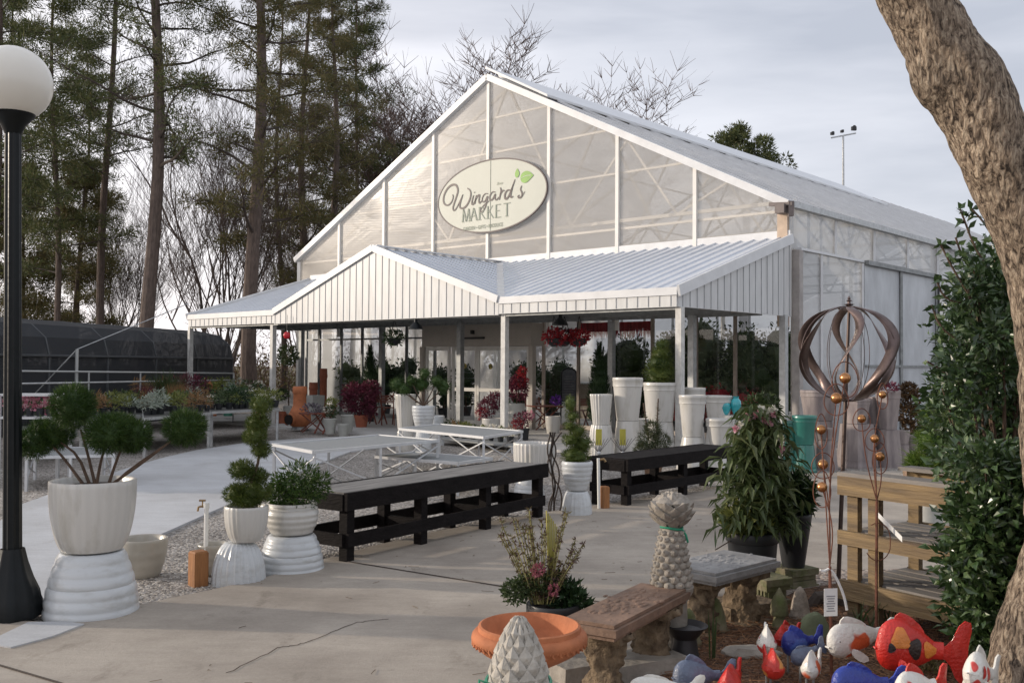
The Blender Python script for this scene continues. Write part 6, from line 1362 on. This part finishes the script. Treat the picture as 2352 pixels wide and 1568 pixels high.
for x, y, r, n in ((1300, 1385, 34, 260), (1325, 1400, 26, 200), (1280, 1360, 22, 160)): leafball(fb, s.at(x, y, .02), r*s.m, n, .06, .022)
fb.build('dark_foliage', leaf_d, t, smooth=False)
fb = MB()
for x, y, r, n in ((1235, 1322, 13, 120), (1272, 1368, 12, 90)): leafball(fb, s.at(x, y, -.1), r*s.m, n, .02, .01)
fb.build('pink_flowers', MLEAF('dull_pink', [(.2, .05, .08), (.36, .12, .14)], .6), t, smooth=False)
st = MB()
for k in range(7): P = [s.at(1262+k*1.5, 1400, 0), s.at(1258+k*3, 1290, 0), s.at(1255+k*4, 1185+k*6, 0)]; st.tube(smoothp(P, 2), .0035, 4)
st.build('yellow_cane', MLEAF('cane', [(.25, .24, .05), (.4, .36, .1)], .6, 0), t)
# ================================================================== garden ornaments in the bed
def orn(px, yc, prof, mat, lab, name='stone_ornament', cat='ornament', n=20, wob=.05, rz=0, group='small stone ornaments'):
    s = Spot(px, yc); b = MB(); b.lathe([(r*s.m, (z)*s.m) for r, z in prof], n, wob=wob); return tag(b.build(name, mat, ang=60, loc=(s.x, s.y, .04)), lab, cat, group)
dome = lambda w, h: [(w*1.0, 0), (w*1.04, h*.07), (w*.9, h*.12), (w*.84, h*.3), (w*.70, h*.55), (w*.5, h*.8), (w*.3, h*.93), (w*.08, h)]
orn(1582, 1494, dome(29, 80), moss, 'rounded mossy stone bell shape beside the brown bench leg'); orn(1643, 1462, dome(29, 74), moss, 'rounded mossy stone bell shape nearer the grey bench')
orn(1838, 1432, dome(25, 70), M('speckled_stone', (.32, .27, .22), .95, .4, 20, .6), 'pointed speckled stone cone behind the fish ornaments')
orn(1790, 1458, [(15, 0), (17, 6), (13, 20), (12, 28), (19, 30), (21, 36), (19, 44), (20, 48), (18, 56), (18, 60), (13, 72), (9, 78), (5, 86), (2, 92)], moss, 'little stone beehive ornament on a stem', wob=.03)
s = Spot(1870, 1480); b = MB(); b.ball((0, 0, .0), 40*s.m, 24, 14, sy=.5, sz=1.55, wob=.08); tag(b.build('mossy_boulder', M('green_stone', (.15, .17, .10), .9, .35, 6, .4, 20), loc=(s.x, s.y, .03)), 'greenish rounded boulder behind the koi ornaments', 'boulder')
s = Spot(1640, 1440); b = MB(); b.lathe([(.06, 0), (.05, .18), (.16, .24), (.21, .27), (.205, .285), (.14, .26)], 24); 
s = Spot(1590, 1455, 5.0); b = MB(); b.lathe([(.08, 0), (.07, .05), (.06, .12), (.10, .17), (.12, .19), (.11, .195), (.08, .17)], 24); tag(b.build('dark_platter', M('dark_stone', (.035, .033, .035), .5, .2), loc=(s.x+.0, s.y+.2, .04)), 'low dark footed platter tucked behind the brown bench', 'platter')  # stands for a dark platter by the bench, shaped as a footed dish
s = Spot(1905, 1405); b = MB(); b.tube([s.at(1862, 1400), s.at(1880, 1372), s.at(1915, 1366), s.at(1935, 1385), s.at(1940, 1410)], [.05, .045, .035, .04, .05], 10); tag(b.build('curved_log', bark_d, loc=(s.x, s.y, 0)), 'dark arching driftwood log behind the stone cone', 'log')
s = Spot(1726, 1520); b = MB(); b.ball((0, 0, .0), .11, 16, 10, sx=1.5, sy=.8, sz=.35, wob=.3); tag(b.build('flat_rock', stone, loc=(s.x, s.y, .05)), 'flat grey rock on the pine straw before the red fish', 'rock')
# ---- ceramic fish
def ceramic(name, a, c=None, sc=9, thr=(.5, .56)): return M(name, a, .38, .05, sc, .35, 70, coat=.2, rgb2=c, thr=thr, detail=1.5) if c else M(name, a, .38, .22, 12, .35, 70, coat=.2)
f_red = ceramic('fish_red', (.52, .022, .015)); f_or = ceramic('fish_orange', (.62, .20, .03)); f_bk = ceramic('fish_black', (.02, .012, .012)); f_wh = ceramic('fish_white', (.72, .70, .64)); f_bl = ceramic('fish_blue', (.02, .045, .30)); f_gb = ceramic('fish_grey_blue', (.12, .15, .22))
f_wo = ceramic('fish_white_orange', (.68, .12, .04), (.72, .70, .64), 8, (.52, .56)); f_wr = ceramic('fish_white_red', (.62, .06, .05), (.74, .72, .66), 11, (.54, .57)); f_ry = ceramic('fish_red_yellow', (.6, .25, .05), (.55, .03, .02), 12, (.56, .60)); f_lb = ceramic('fish_blue_mottle', (.05, .10, .35), (.015, .03, .22), 10)
def fish(px, y, d, L_, H_, T_, ry, rz, body, fin, lab, spots=(), dors=.5, tail=1.0, stake=True, rx=0, dpos=.45):
    """length L_ along local -x head; body lens section, forked tail, dorsal and side fins; stands on a stake"""
    face = rz > .85 and L_ < .3; pk = .72 if face else .25; T_ *= 1.0 if face else .82
    p = AT(px, y, d); t = thing('fish_ornament', lab, 'fish ornament', (p.x, p.y, p.z), 0, 'ceramic koi on stakes'); M4 = Matrix.Rotation(rz, 4, 'Z') @ Matrix.Rotation(ry, 4, 'Y') @ Matrix.Rotation(rx, 4, 'X')
    def add(mb, nm, mt, ang=50):
        mb.v = [tuple(M4 @ Vector(v)) for v in mb.v]; return mb.build(nm, mt, t, ang=ang)
    b = MB(); n = 20; m_ = 22; vs = []; fs = []
    def hh(u): return (math.sin(math.pi*min(1, u)**.62)**.72)*(1-.22*u)*.5*H_ if u < .995 else .0
    for i in range(m_+1):
        u = i/m_; x = -L_/2+L_*u*.86; h = max(.16*H_*(1 if u > .5 else 0), hh(u)); h = max(h, .015*H_)
        w = h*T_/H_*1.05
        for k in range(n): a = 6.2832*k/n; vs.append((x, w*math.sin(a)*(1-pk*max(0, math.cos(a))), h*math.cos(a)*(1.0+pk*.6 if math.cos(a) > 0 else .96)))
    for i in range(m_):
        for k in range(n): fs.append((i*n+k, (i+1)*n+k, (i+1)*n+(k+1) % n, i*n+(k+1) % n))
    fs.append(tuple(range(n))); fs.append(tuple(m_*n+k for k in range(n-1, -1, -1))); b.add(vs, fs); add(b, 'body', body)
    def fin_(pts, th, nm='fin', mt=fin, rip=6):
        b = MB(); P = smoothp([Vector(q) for q in pts+[pts[0]]], 1)[:-1]; n = len(P); c = sum(P, Vector())/n; vs = []
        for sgn in (1, -1):
            vs += [tuple(Vector((q.x, q.y+sgn*th*.35+.25*th*math.sin(i*1.9), q.z))) for i, q in enumerate(P)]; vs.append((c.x, c.y+sgn*th*.9, c.z))
        k = n+1; fs = []
        for i in range(n): j = (i+1) % n; fs += [(i, j, n), (k+j, k+i, k+n), (j, i, k+i, k+j)]
        b.add(vs, fs); return add(b, nm, mt, 40)
    tx = L_*.34; tl = L_*.5*tail; th = H_*.58*tail
    fin_([(tx-.06*L_, 0, .12*H_), (tx+tl*.16, 0, .12*H_), (tx+tl*.42, 0, th*.95), (tx+tl*.66, 0, th*.88), (tx+tl*.56, 0, .02*H_), (tx+tl*.64, 0, -th*.8), (tx+tl*.4, 0, -th*.85), (tx+tl*.16, 0, -.14*H_), (tx-.06*L_, 0, -.12*H_)], T_*.12, 'tail_fin')
    dx = -L_/2+L_*.86*dpos; fin_([(dx-.20*L_, 0, .36*H_), (dx-.14*L_, 0, (.45+.3*dors)*H_), (dx+.02*L_, 0, (.46+.22*dors)*H_), (dx+.2*L_, 0, .42*H_), (dx+.25*L_, 0, .22*H_), (dx, 0, .3*H_)], T_*.10, 'dorsal_fin')
    for sg in (() if face else (-1, 1)): fin_([(dx-.10*L_, sg*T_*.40, -.15*H_), (dx-.02*L_, sg*T_*.62, -.2*H_), (dx+.10*L_, sg*T_*.78, -.48*H_), (dx-.02*L_, sg*T_*.66, -.56*H_), (dx-.12*L_, sg*T_*.42, -.32*H_)], T_*.10, 'side_fin')
    for sg in (-1, 1):
        b = MB(); b.ball((-L_*.37, sg*T_*.33, .10*H_), .022*L_, 10, 8); add(b, 'eye', f_bk)
    b = MB(); b.tube([(-L_*.50, -T_*.14, -.05*H_), (-L_*.515, 0, -.03*H_), (-L_*.50, T_*.14, -.05*H_)], .012*L_, 6); add(b, 'mouth', body)
    for (u, v, ru, rv_, mt) in spots:        # painted patches on the near flank
        b = MB(); nn = 18; ring = 5; vs = []; fs = []
        def onb(uu, vv):
            h = max(.1*H_, hh(uu)); w = h*T_/H_*1.05; vv = max(-.98, min(.98, vv)); a = math.acos(vv); return (-L_/2+L_*uu*.86, -w*math.sin(a)*1.012-.002, h*math.cos(a)*1.005)
        vs.append(onb(u, v))
        for q in range(1, ring+1):
            for k in range(nn): a = 6.2832*k/nn; rr = q/ring*(1+.15*math.sin(a*3+u*9)); vs.append(onb(u+ru*rr*math.cos(a), v+rv_*rr*math.sin(a)))
        for k in range(nn): fs.append((0, 1+k, 1+(k+1) % nn))
        for q in range(ring-1):
            for k in range(nn): fs.append((1+q*nn+k, 1+(q+1)*nn+k, 1+(q+1)*nn+(k+1) % nn, 1+q*nn+(k+1) % nn))
        b.add(vs, fs); add(b, 'painted_patch', mt)
    if stake: b = MB(); b.tube([(0, 0, -H_*.3), (0, 0, -p.z+.02)], .006, 6); b.build('stake', dsteel, t)
    return t
fish(2100, 1490, 4.45, .345, .24, .12, .07, -.10, f_red, f_red, 'big red koi ornament with orange and black patches, largest of the fish', spots=[(.33, .45, .14, .42, f_or), (.56, .12, .10, .52, f_bk), (.80, .15, .12, .6, f_or), (.20, .05, .055, .2, f_bk)], dors=.75, tail=1.15)
fish(1975, 1464, 4.75, .37, .17, .12, -.12, .30, f_wo, f_wh, 'white koi with orange saddle, left of the big red fish', dors=.85, tail=.7, spots=[(.52, .55, .12, .35, f_wo)])
fish(1760, 1470, 4.85, .26, .125, .10, .1, 1.35, f_wr, f_wh, 'white and red pointed koi facing forward at the left of the bed', dors=.9)
fish(1770, 1525, 4.55, .26, .12, .105, .1, 1.5, f_ry, f_red, 'red koi facing forward below the white pointed one', dors=.9)
fish(1810, 1460, 5.0, .24, .105, .09, .1, .9, f_red, f_red, 'small red koi behind the dark blue one', dors=1.3)
fish(1838, 1474, 4.85, .20, .13, .10, -.1, .25, f_lb, f_bl, 'dark blue koi with a curled back near the stake', dors=.9)
fish(1852, 1500, 4.7, .17, .085, .08, -.35, .3, f_gb, f_gb, 'grey blue small koi under the dark blue one', dors=.6)
fish(1868, 1528, 4.45, .23, .115, .085, .1, 1.05, f_wo, f_wh, 'white koi with orange stripes beside the copper stake', dors=.8)
fish(1608, 1552, 4.35, .26, .14, .11, .05, .25, f_gb, f_gb, 'large slate blue koi at the bottom edge by the bench', dors=.9)
fish(1682, 1560, 4.3, .22, .12, .1, 0, 1.1, f_red, f_red, 'red koi cut off by the bottom edge', dors=.8)
fish(1520, 1578, 4.05, .28, .09, .08, 0, .1, f_wo, f_wh, 'white and orange koi low at the bottom edge near the bench leg', dors=.6)
fish(1985, 1568, 4.15, .30, .14, .11, .05, .2, f_bl, f_bl, 'glossy dark blue koi at the bottom edge under the white one', dors=.7)
fish(2110, 1580, 3.95, .26, .15, .11, 0, .5, f_wr, f_ry, 'white and orange koi at the bottom edge under the big red fish', dors=1.0)
fish(2255, 1545, 4.1, .24, .16, .11, .25, .7, f_wr, f_wh, 'white koi with a red cheek against the big tree trunk', dors=.9, spots=[(.22, .1, .05, .35, f_red)])

# ================================================================== copper ball stakes
cop = M('copper_ball', (.50, .24, .10), .28, .25, 30, .05, metal=.9); rust = M('rusty_rod', (.16, .06, .035), .7, .35, 20, .2)
def ballstake(px, yb, d, balls, lab, conv, tagged=False):
    p = AT(px, yb, d); s = Spot(px, yb, d); t = thing('copper_stake', lab, 'garden stake', (p.x, p.y, .04), 0, 'copper ball garden stakes'); O = Vector((0, 0, .04))
    cv = s.at(*conv)-O; b = MB(); b.tube([(0, 0, max(-.02, -.02)), cv], .0075, 6); b.build('rod', rust, t)
    for i, (x, y, r, rw, rh, dy) in enumerate(balls):
        c = s.at(x, y, dy)-O; bb = MB(); bb.ball(c, r*s.m, 14, 10); bb.build('ball', cop, t); rg = MB(); cc = c+Vector((0, 0, -rh*.1*s.m)); rg.tube([cc+Vector((rw*s.m*math.cos(a), .01*math.sin(a*2), rh*s.m*math.sin(a))) for a in [k*6.2832/24 for k in range(25)]], .0028, 5); rg.build('ring', rust, t)
        st = MB(); q = cv.lerp(c, .5)+Vector((.02*(i-2), 0, 0)); P = smoothp([cv, q, c], 2); st.tube(P, .0035, 5); st.build('stem', rust, t)
    return s, t
s, t = ballstake(1910, 1600, 4.85, [(1941, 868, 13, 30, 42, .02), (1921, 914, 13, 28, 36, -.02), (1886, 986, 11, 14, 40, 0), (1890, 1066, 12, 26, 30, .03), (1888, 1118, 12, 20, 42, -.03)], 'copper ball garden stake with five balls and a price tag, left of the spinner pole', (1906, 1300))
P = s.at(1905, 1380)-Vector((0, 0, .04)); b = MB(); b.box(P+Vector((0, -.02, 0)), (.07, .002, .135), .15); o = b.build('price_tag', M('white_card', (.72, .72, .70), .5, .03), t, smooth=False)
b = MB()
for k in range(7): b.box(P+Vector((0, -.0225, .03-.012*k)), (.045-.006*(k % 3), .001, .005), .15)
b.build('tag_print', M('grey_print', (.25, .25, .27), .6), t, smooth=False)
b = MB(); b.tube(smoothp([s.at(1905, 1305), s.at(1918, 1320), s.at(1938, 1365), s.at(1945, 1400)], 2), .007, 5); b.tube(smoothp([s.at(1905, 1305), s.at(1890, 1312), s.at(1884, 1308)], 1), .006, 5); b.v = [(x, y, z-.04) for x, y, z in b.v]; b.build('plastic_tie', MATS['white_card'], t)
s, t = ballstake(2012, 1410, 5.25, [(2027, 906, 9, 12, 30, 0), (1979, 961, 10, 20, 26, .03), (2009, 1007, 10, 22, 26, -.02), (2021, 1048, 11, 17, 36, .02)], 'copper ball garden stake with four balls before the wooden rack', (2014, 1150))
b = MB(); c = s.at(2016, 1250)-Vector((0, 0, .04)); b.tube([c+Vector((.068*math.cos(a), 0, .085*math.sin(a)+(.03 if math.sin(a) > 0 else 0))) for a in [k*6.2832/24-2.6 for k in range(19)]], .0028, 5); b.build('ring', rust, t)
# ================================================================== wind spinner
s = Spot(1925, 1352); cz = s.z(812); Rr = 107*s.m; rot = thing('wind_spinner', 'tall bronze globe wind spinner of twisted ribbons on a dark pole', 'wind spinner', (s.x, s.y, 0)); tx = (1951-1925)*s.m
brz = M('bronze_metal', (.17, .125, .115), .4, .25, 10, .1, metal=.7)
pole_at = lambda z: Vector((tx*z/s.z(712), 0, z))
b = MB(); b.tube([(0, 0, 0), pole_at(s.z(900)), pole_at(s.z(712))], [.016, .014, .010], 10); b.build('pole', M('bronze_pole', (.10, .07, .06), .5, .2, metal=.6), rot)
b = MB(); zt = s.z(712); c = pole_at(zt); b.lathe([(.02, 0), (.075, .004), (.078, .012), (.03, .018), (.012, .03), (.04, .042), (.012, .05), (.01, .06), (.022, .068), (.008, .078), (.012, .086), (.001, .105)], 16, c=tuple(c)); b.build('finial', brz, rot)
cc = pole_at(cz)
for k in range(6):
    a0 = 6.2832*k/6+.18; P = []; W_ = []
    for i in range(41):
        u = i/40; z = Rr*1.0*math.cos(math.pi*u); r = Rr*(math.sin(math.pi*(.02+.96*u**.92))**1.15); a = a0+.32*math.sin(2*math.pi*u); q = cc+Vector((r*math.cos(a), r*math.sin(a), z))
        tw = 1.30*math.sin(math.pi*u); tang = Vector((-math.sin(a), math.cos(a), 0)); rad = Vector((math.cos(a), math.sin(a), 0)); wd = (tang*math.cos(tw)+rad*math.sin(tw))*(.040*min(1, 6*u+.15, 6*(1-u)+.15)); P.append(q); W_.append((wd, rad))
    b = MB(); n = len(P)
    for q, (w, rd) in zip(P, W_): b.v += [tuple(q+w), tuple(q+rd*.006), tuple(q-w)]
    for i in range(n-1): b.f += [(3*i, 3*i+3, 3*i+4, 3*i+1), (3*i+1, 3*i+4, 3*i+5, 3*i+2)]
    o = b.build('ribbon', brz, rot, ang=80)
    sm = o.modifiers.new('thick', 'SOLIDIFY'); sm.thickness = .002
for k in range(4):
    a0 = 6.2832*k/8+.1; b = MB(); b.tube([cc+Vector((Rr*1.03*math.sin(x)*math.cos(a0), Rr*1.03*math.sin(x)*math.sin(a0), Rr*1.02*math.cos(x))) for x in [j*6.2832/40 for j in range(41)]], .0028, 4); b.build('wire_hoop', brz, rot)
b = MB(); b.lathe([(.05, 0), (.05, .01), (.012, .02)], 14, c=tuple(pole_at(cz-Rr))); b.build('hub', brz, rot)
# ================================================================== wooden rack
pw = M('weathered_timber', (.31, .215, .105), .85, .35, 3, .5, 14, stretch=(.5, 6, 6), rgb2=(.11, .08, .055)); gw = M('grey_timber', (.22, .20, .18), .85, .3, 4, .3, 14, stretch=(.6, 5, 5))
O_ = Vector((2.10, 6.10, 0)); dirr = Vector((.55, -.83, 0)).normalized(); rk = thing('timber_rack', 'weathered timber slatted rack beside the leafy shrub', 'rack', O_, math.atan2(dirr.y, dirr.x)); LN = 1.75; DP = .62
for z, h in ((.865, .115), (.545, .085), (.225, .115)):
    MB().box((LN/2-.03, -.045, z), (LN, .038, h)).build('rail', pw, rk, smooth=False); MB().box((LN/2-.03, DP+.045, z), (LN, .038, h)).build('rail', pw, rk, smooth=False)
for x in (.05, .20, .78, 1.38):
    MB().box((x, -.0, .44), (.075, .045, .80)).build('upright', pw, rk, smooth=False)
for x in (.05, .78, 1.38): MB().box((x, DP, .44), (.075, .045, .80)).build('upright', pw, rk, smooth=False)
for z in (.575, .275):
    for k in range(5): MB().box((LN/2-.03, .06+.125*k, z), (LN-.04, .10, .022)).build('slat', gw, rk, smooth=False)
MB().box((LN/2-.03, .02, .935), (LN, .17, .024)).build('top_board', gw, rk, smooth=False); MB().box((LN/2-.03, DP-.0, .935), (LN, .14, .024)).build('top_board', gw, rk, smooth=False)
pt = O_+dirr*.62+Vector((-dirr.y, dirr.x, 0))*.33
plinth((pt.x, pt.y), .16, .24, M('rust_stone', (.30, .17, .09), .9, .35, 14, .4), 'small fluted rust coloured pedestal on the middle shelf of the timber rack', .9, z=.588, name='small_pedestal')
b = MB(); a = AT(2013, 1178, 5.45); c = AT(2072, 1238, 5.15); b.poly([a+Vector((0, 0, .015)), c+Vector((0, 0, .015)), c-Vector((0, 0, .015)), a-Vector((0, 0, .015))], .002, nrm=(0, -1, 0)); tag(b.build('plant_label', MATS['white_card'], smooth=False), 'long white plastic plant label sticking out of the timber rack', 'plant label')
# gravel patch under the rack
sheet('rack_gravel', [W(1.7, 6.5), W(1.9, 5.9), W(2.6, 4.7), W(4.6, 4.6), W(4.6, 7.6), W(2.4, 7.6)], .037, MGROUND('chips', [(.12, .08, .06), (.32, .25, .2), (.5, .44, .38), (.2, .12, .09)], 30, .9), .04, jitter=.06)

# ================================================================== big tree at the right and leafy shrub
bk, N_, L_, bs_ = nodes_of('grey_brown_bark'); bs_.inputs['Roughness'].default_value = .9
tc = N_.new('ShaderNodeTexCoord'); mp = N_.new('ShaderNodeMapping'); mp.inputs['Scale'].default_value = (1, 1, .33); L_.new(tc.outputs['Object'], mp.inputs[0])
v1 = N_.new('ShaderNodeTexNoise'); v1.inputs['Scale'].default_value = 52; v1.inputs['Detail'].default_value = 8; v1.inputs['Roughness'].default_value = .68; v1.inputs['Distortion'].default_value = .8; L_.new(mp.outputs[0], v1.inputs['Vector'])
v2 = N_.new('ShaderNodeTexVoronoi'); v2.inputs['Scale'].default_value = 60; L_.new(mp.outputs[0], v2.inputs['Vector'])
rr = N_.new('ShaderNodeValToRGB'); e = rr.color_ramp.elements; e[0].position = .38; e[0].color = (.035, .022, .014, 1); e[1].position = .62; e[1].color = (.58, .47, .35, 1); q = e.new(.5); q.color = (.30, .225, .16, 1); L_.new(v1.outputs['Fac'], rr.inputs[0])
v3 = N_.new('ShaderNodeTexNoise'); v3.inputs['Scale'].default_value = 3; v3.inputs['Detail'].default_value = 3; L_.new(tc.outputs['Object'], v3.inputs['Vector']); r3 = N_.new('ShaderNodeMapRange'); r3.inputs['From Min'].default_value = .3; r3.inputs['From Max'].default_value = .7; r3.inputs['To Min'].default_value = .6; r3.inputs['To Max'].default_value = 1.2; L_.new(v3.outputs['Fac'], r3.inputs['Value'])
mm = N_.new('ShaderNodeMix'); mm.data_type = 'RGBA'; mm.blend_type = 'MULTIPLY'; mm.inputs[0].default_value = 1; L_.new(rr.outputs[0], mm.inputs[6]); L_.new(r3.outputs[0], mm.inputs[7]); L_.new(mm.outputs[2], bs_.inputs['Base Color'])
ad = N_.new('ShaderNodeMath'); ad.operation = 'MULTIPLY_ADD'; ad.inputs[1].default_value = .5; L_.new(v2.outputs['Distance'], ad.inputs[0]); L_.new(v1.outputs['Fac'], ad.inputs[2]); bp = N_.new('ShaderNodeBump'); bp.inputs['Strength'].default_value = 1; bp.inputs['Distance'].default_value = .03; L_.new(ad.outputs[0], bp.inputs['Height']); L_.new(bp.outputs[0], bs_.inputs['Normal'])
random.seed(800); DT = 4.3
C_ = [(2350, 1690, 125), (2368, 1568, 100), (2400, 1430, 90), (2446, 1250, 84), (2450, 1000, 88), (2436, 780, 86), (2406, 600, 84), (2342, 460, 80), (2270, 310, 79), (2210, 185, 86), (2156, 90, 81), (2104, 0, 75), (2040, -130, 76), (1985, -260, 74), (1950, -420, 74), (1935, -620, 64)]
P = [AT(x, y, DT) for x, y, w in C_]; base = Vector((P[0].x, P[0].y, 0)); t = thing('big_tree', 'large leaning grey brown tree trunk at the right edge, bending left overhead', 'tree', base)
import bisect
PS = smoothp(P, 3); n_ = len(PS); RS = []
ys = [p.z for p in P]
for p in PS:
    k = min(len(P)-2, max(0, bisect.bisect(ys, p.z)-1)); u = (p.z-ys[k])/max(1e-6, ys[k+1]-ys[k]); u = min(1, max(0, u)); RS.append((C_[k][2]*(1-u)+C_[k+1][2]*u)*DT/F)
# resample densely
path = []; rads = []
for i in range(n_-1):
    for j in range(3): path.append(PS[i].lerp(PS[i+1], j/3)-base); rads.append(RS[i]*(1-j/3)+RS[i+1]*j/3)
b = MB(); nn = 56; b.tube(path, rads, nn)
vs = []
for i, v in enumerate(b.v):
    k = min(len(path)-1, i//nn); c = path[k]; v = Vector(v); d = v-c; q = v*1.0
    disp = .16*noise.noise(Vector((q.x*3.2, q.y*3.2, q.z*2.2)))+.07*noise.noise(q*11)+.05*noise.noise(Vector((q.x*34, q.y*34, q.z*13)))
    if (base+v-AT(2108, 200, DT)).length < .16: disp += .34*(1-(base+v-AT(2108, 200, DT)).length/.16)
    if (base+v-AT(2294, 150, DT)).length < .2: disp += .12*(1-(base+v-AT(2294, 150, DT)).length/.2)
    vs.append(tuple(c+d*(1+disp)))
b.v = vs; b.build('trunk', bk, t, ang=180)
br = MB()
top = path[-1]
for d0, L0 in ((Vector((-.6, .2, 1)), 3.2), (Vector((.7, -.3, 1)), 3.4), (Vector((.1, .8, .9)), 2.6)):
    d0.normalize(); q = top.copy()-Vector((0, 0, .12)); pts = [q.copy()]
    for k in range(7): d0 = (d0+rv()*.18).normalized(); q = q+d0*L0/7; pts.append(q.copy())
    br.tube(pts, [.10*(1-.8*i/7) for i in range(8)], 10)
    for k in range(3, 8):
        e = pts[k]; d1 = (d0+rv()*.9).normalized(); br.tube([e, e+d1*.5, e+d1*.9+rv()*.15], [.025, .015, .006], 5)
br.build('branch', bk, t)
# leafy shrub
random.seed(810); edge = [(470, 2225), (560, 2205), (600, 2168), (700, 2175), (780, 2165), (860, 2180), (900, 2140), (1000, 2160), (1080, 2185), (1160, 2200), (1250, 2200), (1330, 2195), (1400, 2205), (1460, 2230), (1520, 2265)]
def ex(y):
    for (y0, x0_), (y1, x1_) in zip(edge[:-1], edge[1:]):
        if y0 <= y <= y1: return x0_+(x1_-x0_)*(y-y0)/(y1-y0)
    return 2300
sp = AT(2330, 1500, 5.7); t = thing('camellia_shrub', 'tall glossy dark green leafy shrub at the right edge behind the big trunk', 'shrub', (sp.x, sp.y, 0)); S0 = Vector((sp.x, sp.y, 0)); fb = MB(); tb = MB()
cent = []
for _ in range(380):
    y = random.uniform(590, 1510); x = random.uniform(ex(y)+16, 2430); d = random.uniform(5.2, 6.6) if y < 1060 else random.uniform(4.6, 5.1); cent.append((AT(x, y, d)-S0, random.uniform(.09, .16)))
for c, r in cent:
    for _ in range(74):
        dd = rv(); q = c+dd*r*random.uniform(.4, 1.15); l = random.uniform(.04, .075); fb.leaf(q, (dd+rv()*.8+Vector((0, 0, .2))).normalized(), rv()+Vector((0, 0, .8)), l, l*.5, .15)
    base_ = Vector((random.uniform(-.1, .1), random.uniform(-.1, .1), 0)); 
    if random.random() < .25: tb.tube([base_, base_.lerp(c, .5)+Vector((0, 0, .2)), c], [.02, .012, .005], 5)
for pts in ([(2270, 620), (2235, 560), (2215, 505), (2205, 480)], [(2290, 560), (2260, 510), (2232, 480)], [(2240, 700), (2190, 620), (2160, 560)], [(2230, 900), (2165, 850), (2130, 830)], [(2240, 700), (2170, 690), (2150, 640)], [(2250, 640), (2210, 590), (2195, 545)], [(2230, 800), (2160, 755), (2140, 700)]):
    Q = [AT(x, y, 5.5)-S0 for x, y in pts]; tb.tube(smoothp(Q, 2), .006, 5)
    for q in smoothp(Q, 2)[2:]:
        if random.random() < .85: fb.leaf(q, rv()+Vector((0, 0, .2)), rv(), .07, .034, .1); fb.leaf(q, rv(), rv(), .06, .03, .1)
fb.build('foliage', MLEAF('camellia_leaf', [(.010, .022, .008), (.03, .06, .02), (.06, .11, .035), (.13, .18, .075)], .3, .2, .7), t, smooth=False); tb.build('stem', barkt, t)
def blades(px, yb, n, l, w, mat, lab, spread=.25, r=.06):
    s = Spot(px, yb); random.seed(px+n); b = MB()
    for _ in range(n):
        a = random.random()*6.28; q = Vector((math.cos(a), math.sin(a), 0))*r*random.random(); d = Vector((random.gauss(0, spread), random.gauss(0, spread), 1)).normalized(); L0 = l*random.uniform(.6, 1.1); m_ = q+d*L0*.55; e = q+d*L0+Vector((d.x, d.y, -.15))*L0*.35; sd_ = d.cross(Vector((math.cos(a*3), math.sin(a*3), 0))).normalized()*w/2; k = len(b.v)
        b.v += [tuple(q-sd_), tuple(q+sd_), tuple(m_+sd_), tuple(m_-sd_), tuple(e)]; b.f += [(k, k+1, k+2, k+3), (k+3, k+2, k+4)]
    tag(b.build('daffodil_leaves', mat, smooth=False, loc=(s.x, s.y, .03)), lab, 'plant', 'clumps of daffodil leaves')
blades(2255, 1530, 60, .42, .011, leaf_m, 'clump of long green blades at the foot of the glossy shrub', .22, .14); blades(1636, 1530, 6, .30, .010, leaf_m, 'thin clump of green blades before the mossy bell stones', .06, .03)
blades(1975, 1470, 16, .25, .009, leaf_m, 'sparse green blades behind the white koi', .25, .08); blades(2040, 1450, 12, .25, .009, leaf_m, 'few green blades under the timber rack', .25, .06)
random.seed(820); b = MB()
for _ in range(420):
    x, y = random.uniform(2100, 2280), random.uniform(1530, 1566); p = G(x, y); b.leaf(Vector((p.x, p.y, .05)), rv()+Vector((0, 0, .4)), rv(), .035, .018)
tag(b.build('leaf_litter', MLEAF('litter', [(.06, .05, .02), (.2, .14, .06), (.12, .16, .05)], .7), smooth=False), 'dry leaves scattered under the big red fish', 'leaf litter', kind='stuff')
for k in kinds:
    if k['label'] == 'x':
        for ch in list(k.children): bpy.data.objects.remove(ch)
        bpy.data.objects.remove(k)

random.seed(830); b = MB()
for _ in range(260):
    x, y = random.uniform(-1.8, 3.2), random.uniform(3.6, 13)
    px, py = proj((x, y, 0))
    if py < 1190 or (py < 1440-(px-90)*.225+12) or px < 40: continue
    L0 = random.uniform(.012, .032)
    if random.random() < .35: a = random.random()*6.28; b.tube([(x, y, .034), (x+math.cos(a)*L0*3, y+math.sin(a)*L0*3, .036)], .0016, 3, False)
    else: b.leaf((x, y, .034), rv()*Vector((1, 1, .15)), Vector((0, 0, 1)), L0, L0*.5, .2)
tag(b.build('fallen_leaves', MLEAF('dry_leaf', [(.05, .035, .02), (.14, .09, .05), (.22, .17, .1)], .8, 0), smooth=False), 'scattered dry leaves and twigs on the tan concrete', 'leaf litter', kind='stuff')
b = MB()
for pts in ([(520, 1560), (640, 1500), (700, 1490), (820, 1440), (905, 1432)],):
    P = [G(x, y) for x, y in pts]; Q = []
    for a, c in zip(P[:-1], P[1:]):
        for k in range(8): q = a.lerp(c, k/8); Q.append(Vector((q.x+random.uniform(-.012, .012), q.y+random.uniform(-.012, .012), .0335)))
    for a, c in zip(Q[:-1], Q[1:]): b.beam(a, c, random.uniform(.002, .0045), .002)
struct(b.build('plaza_crack', jm, smooth=False))
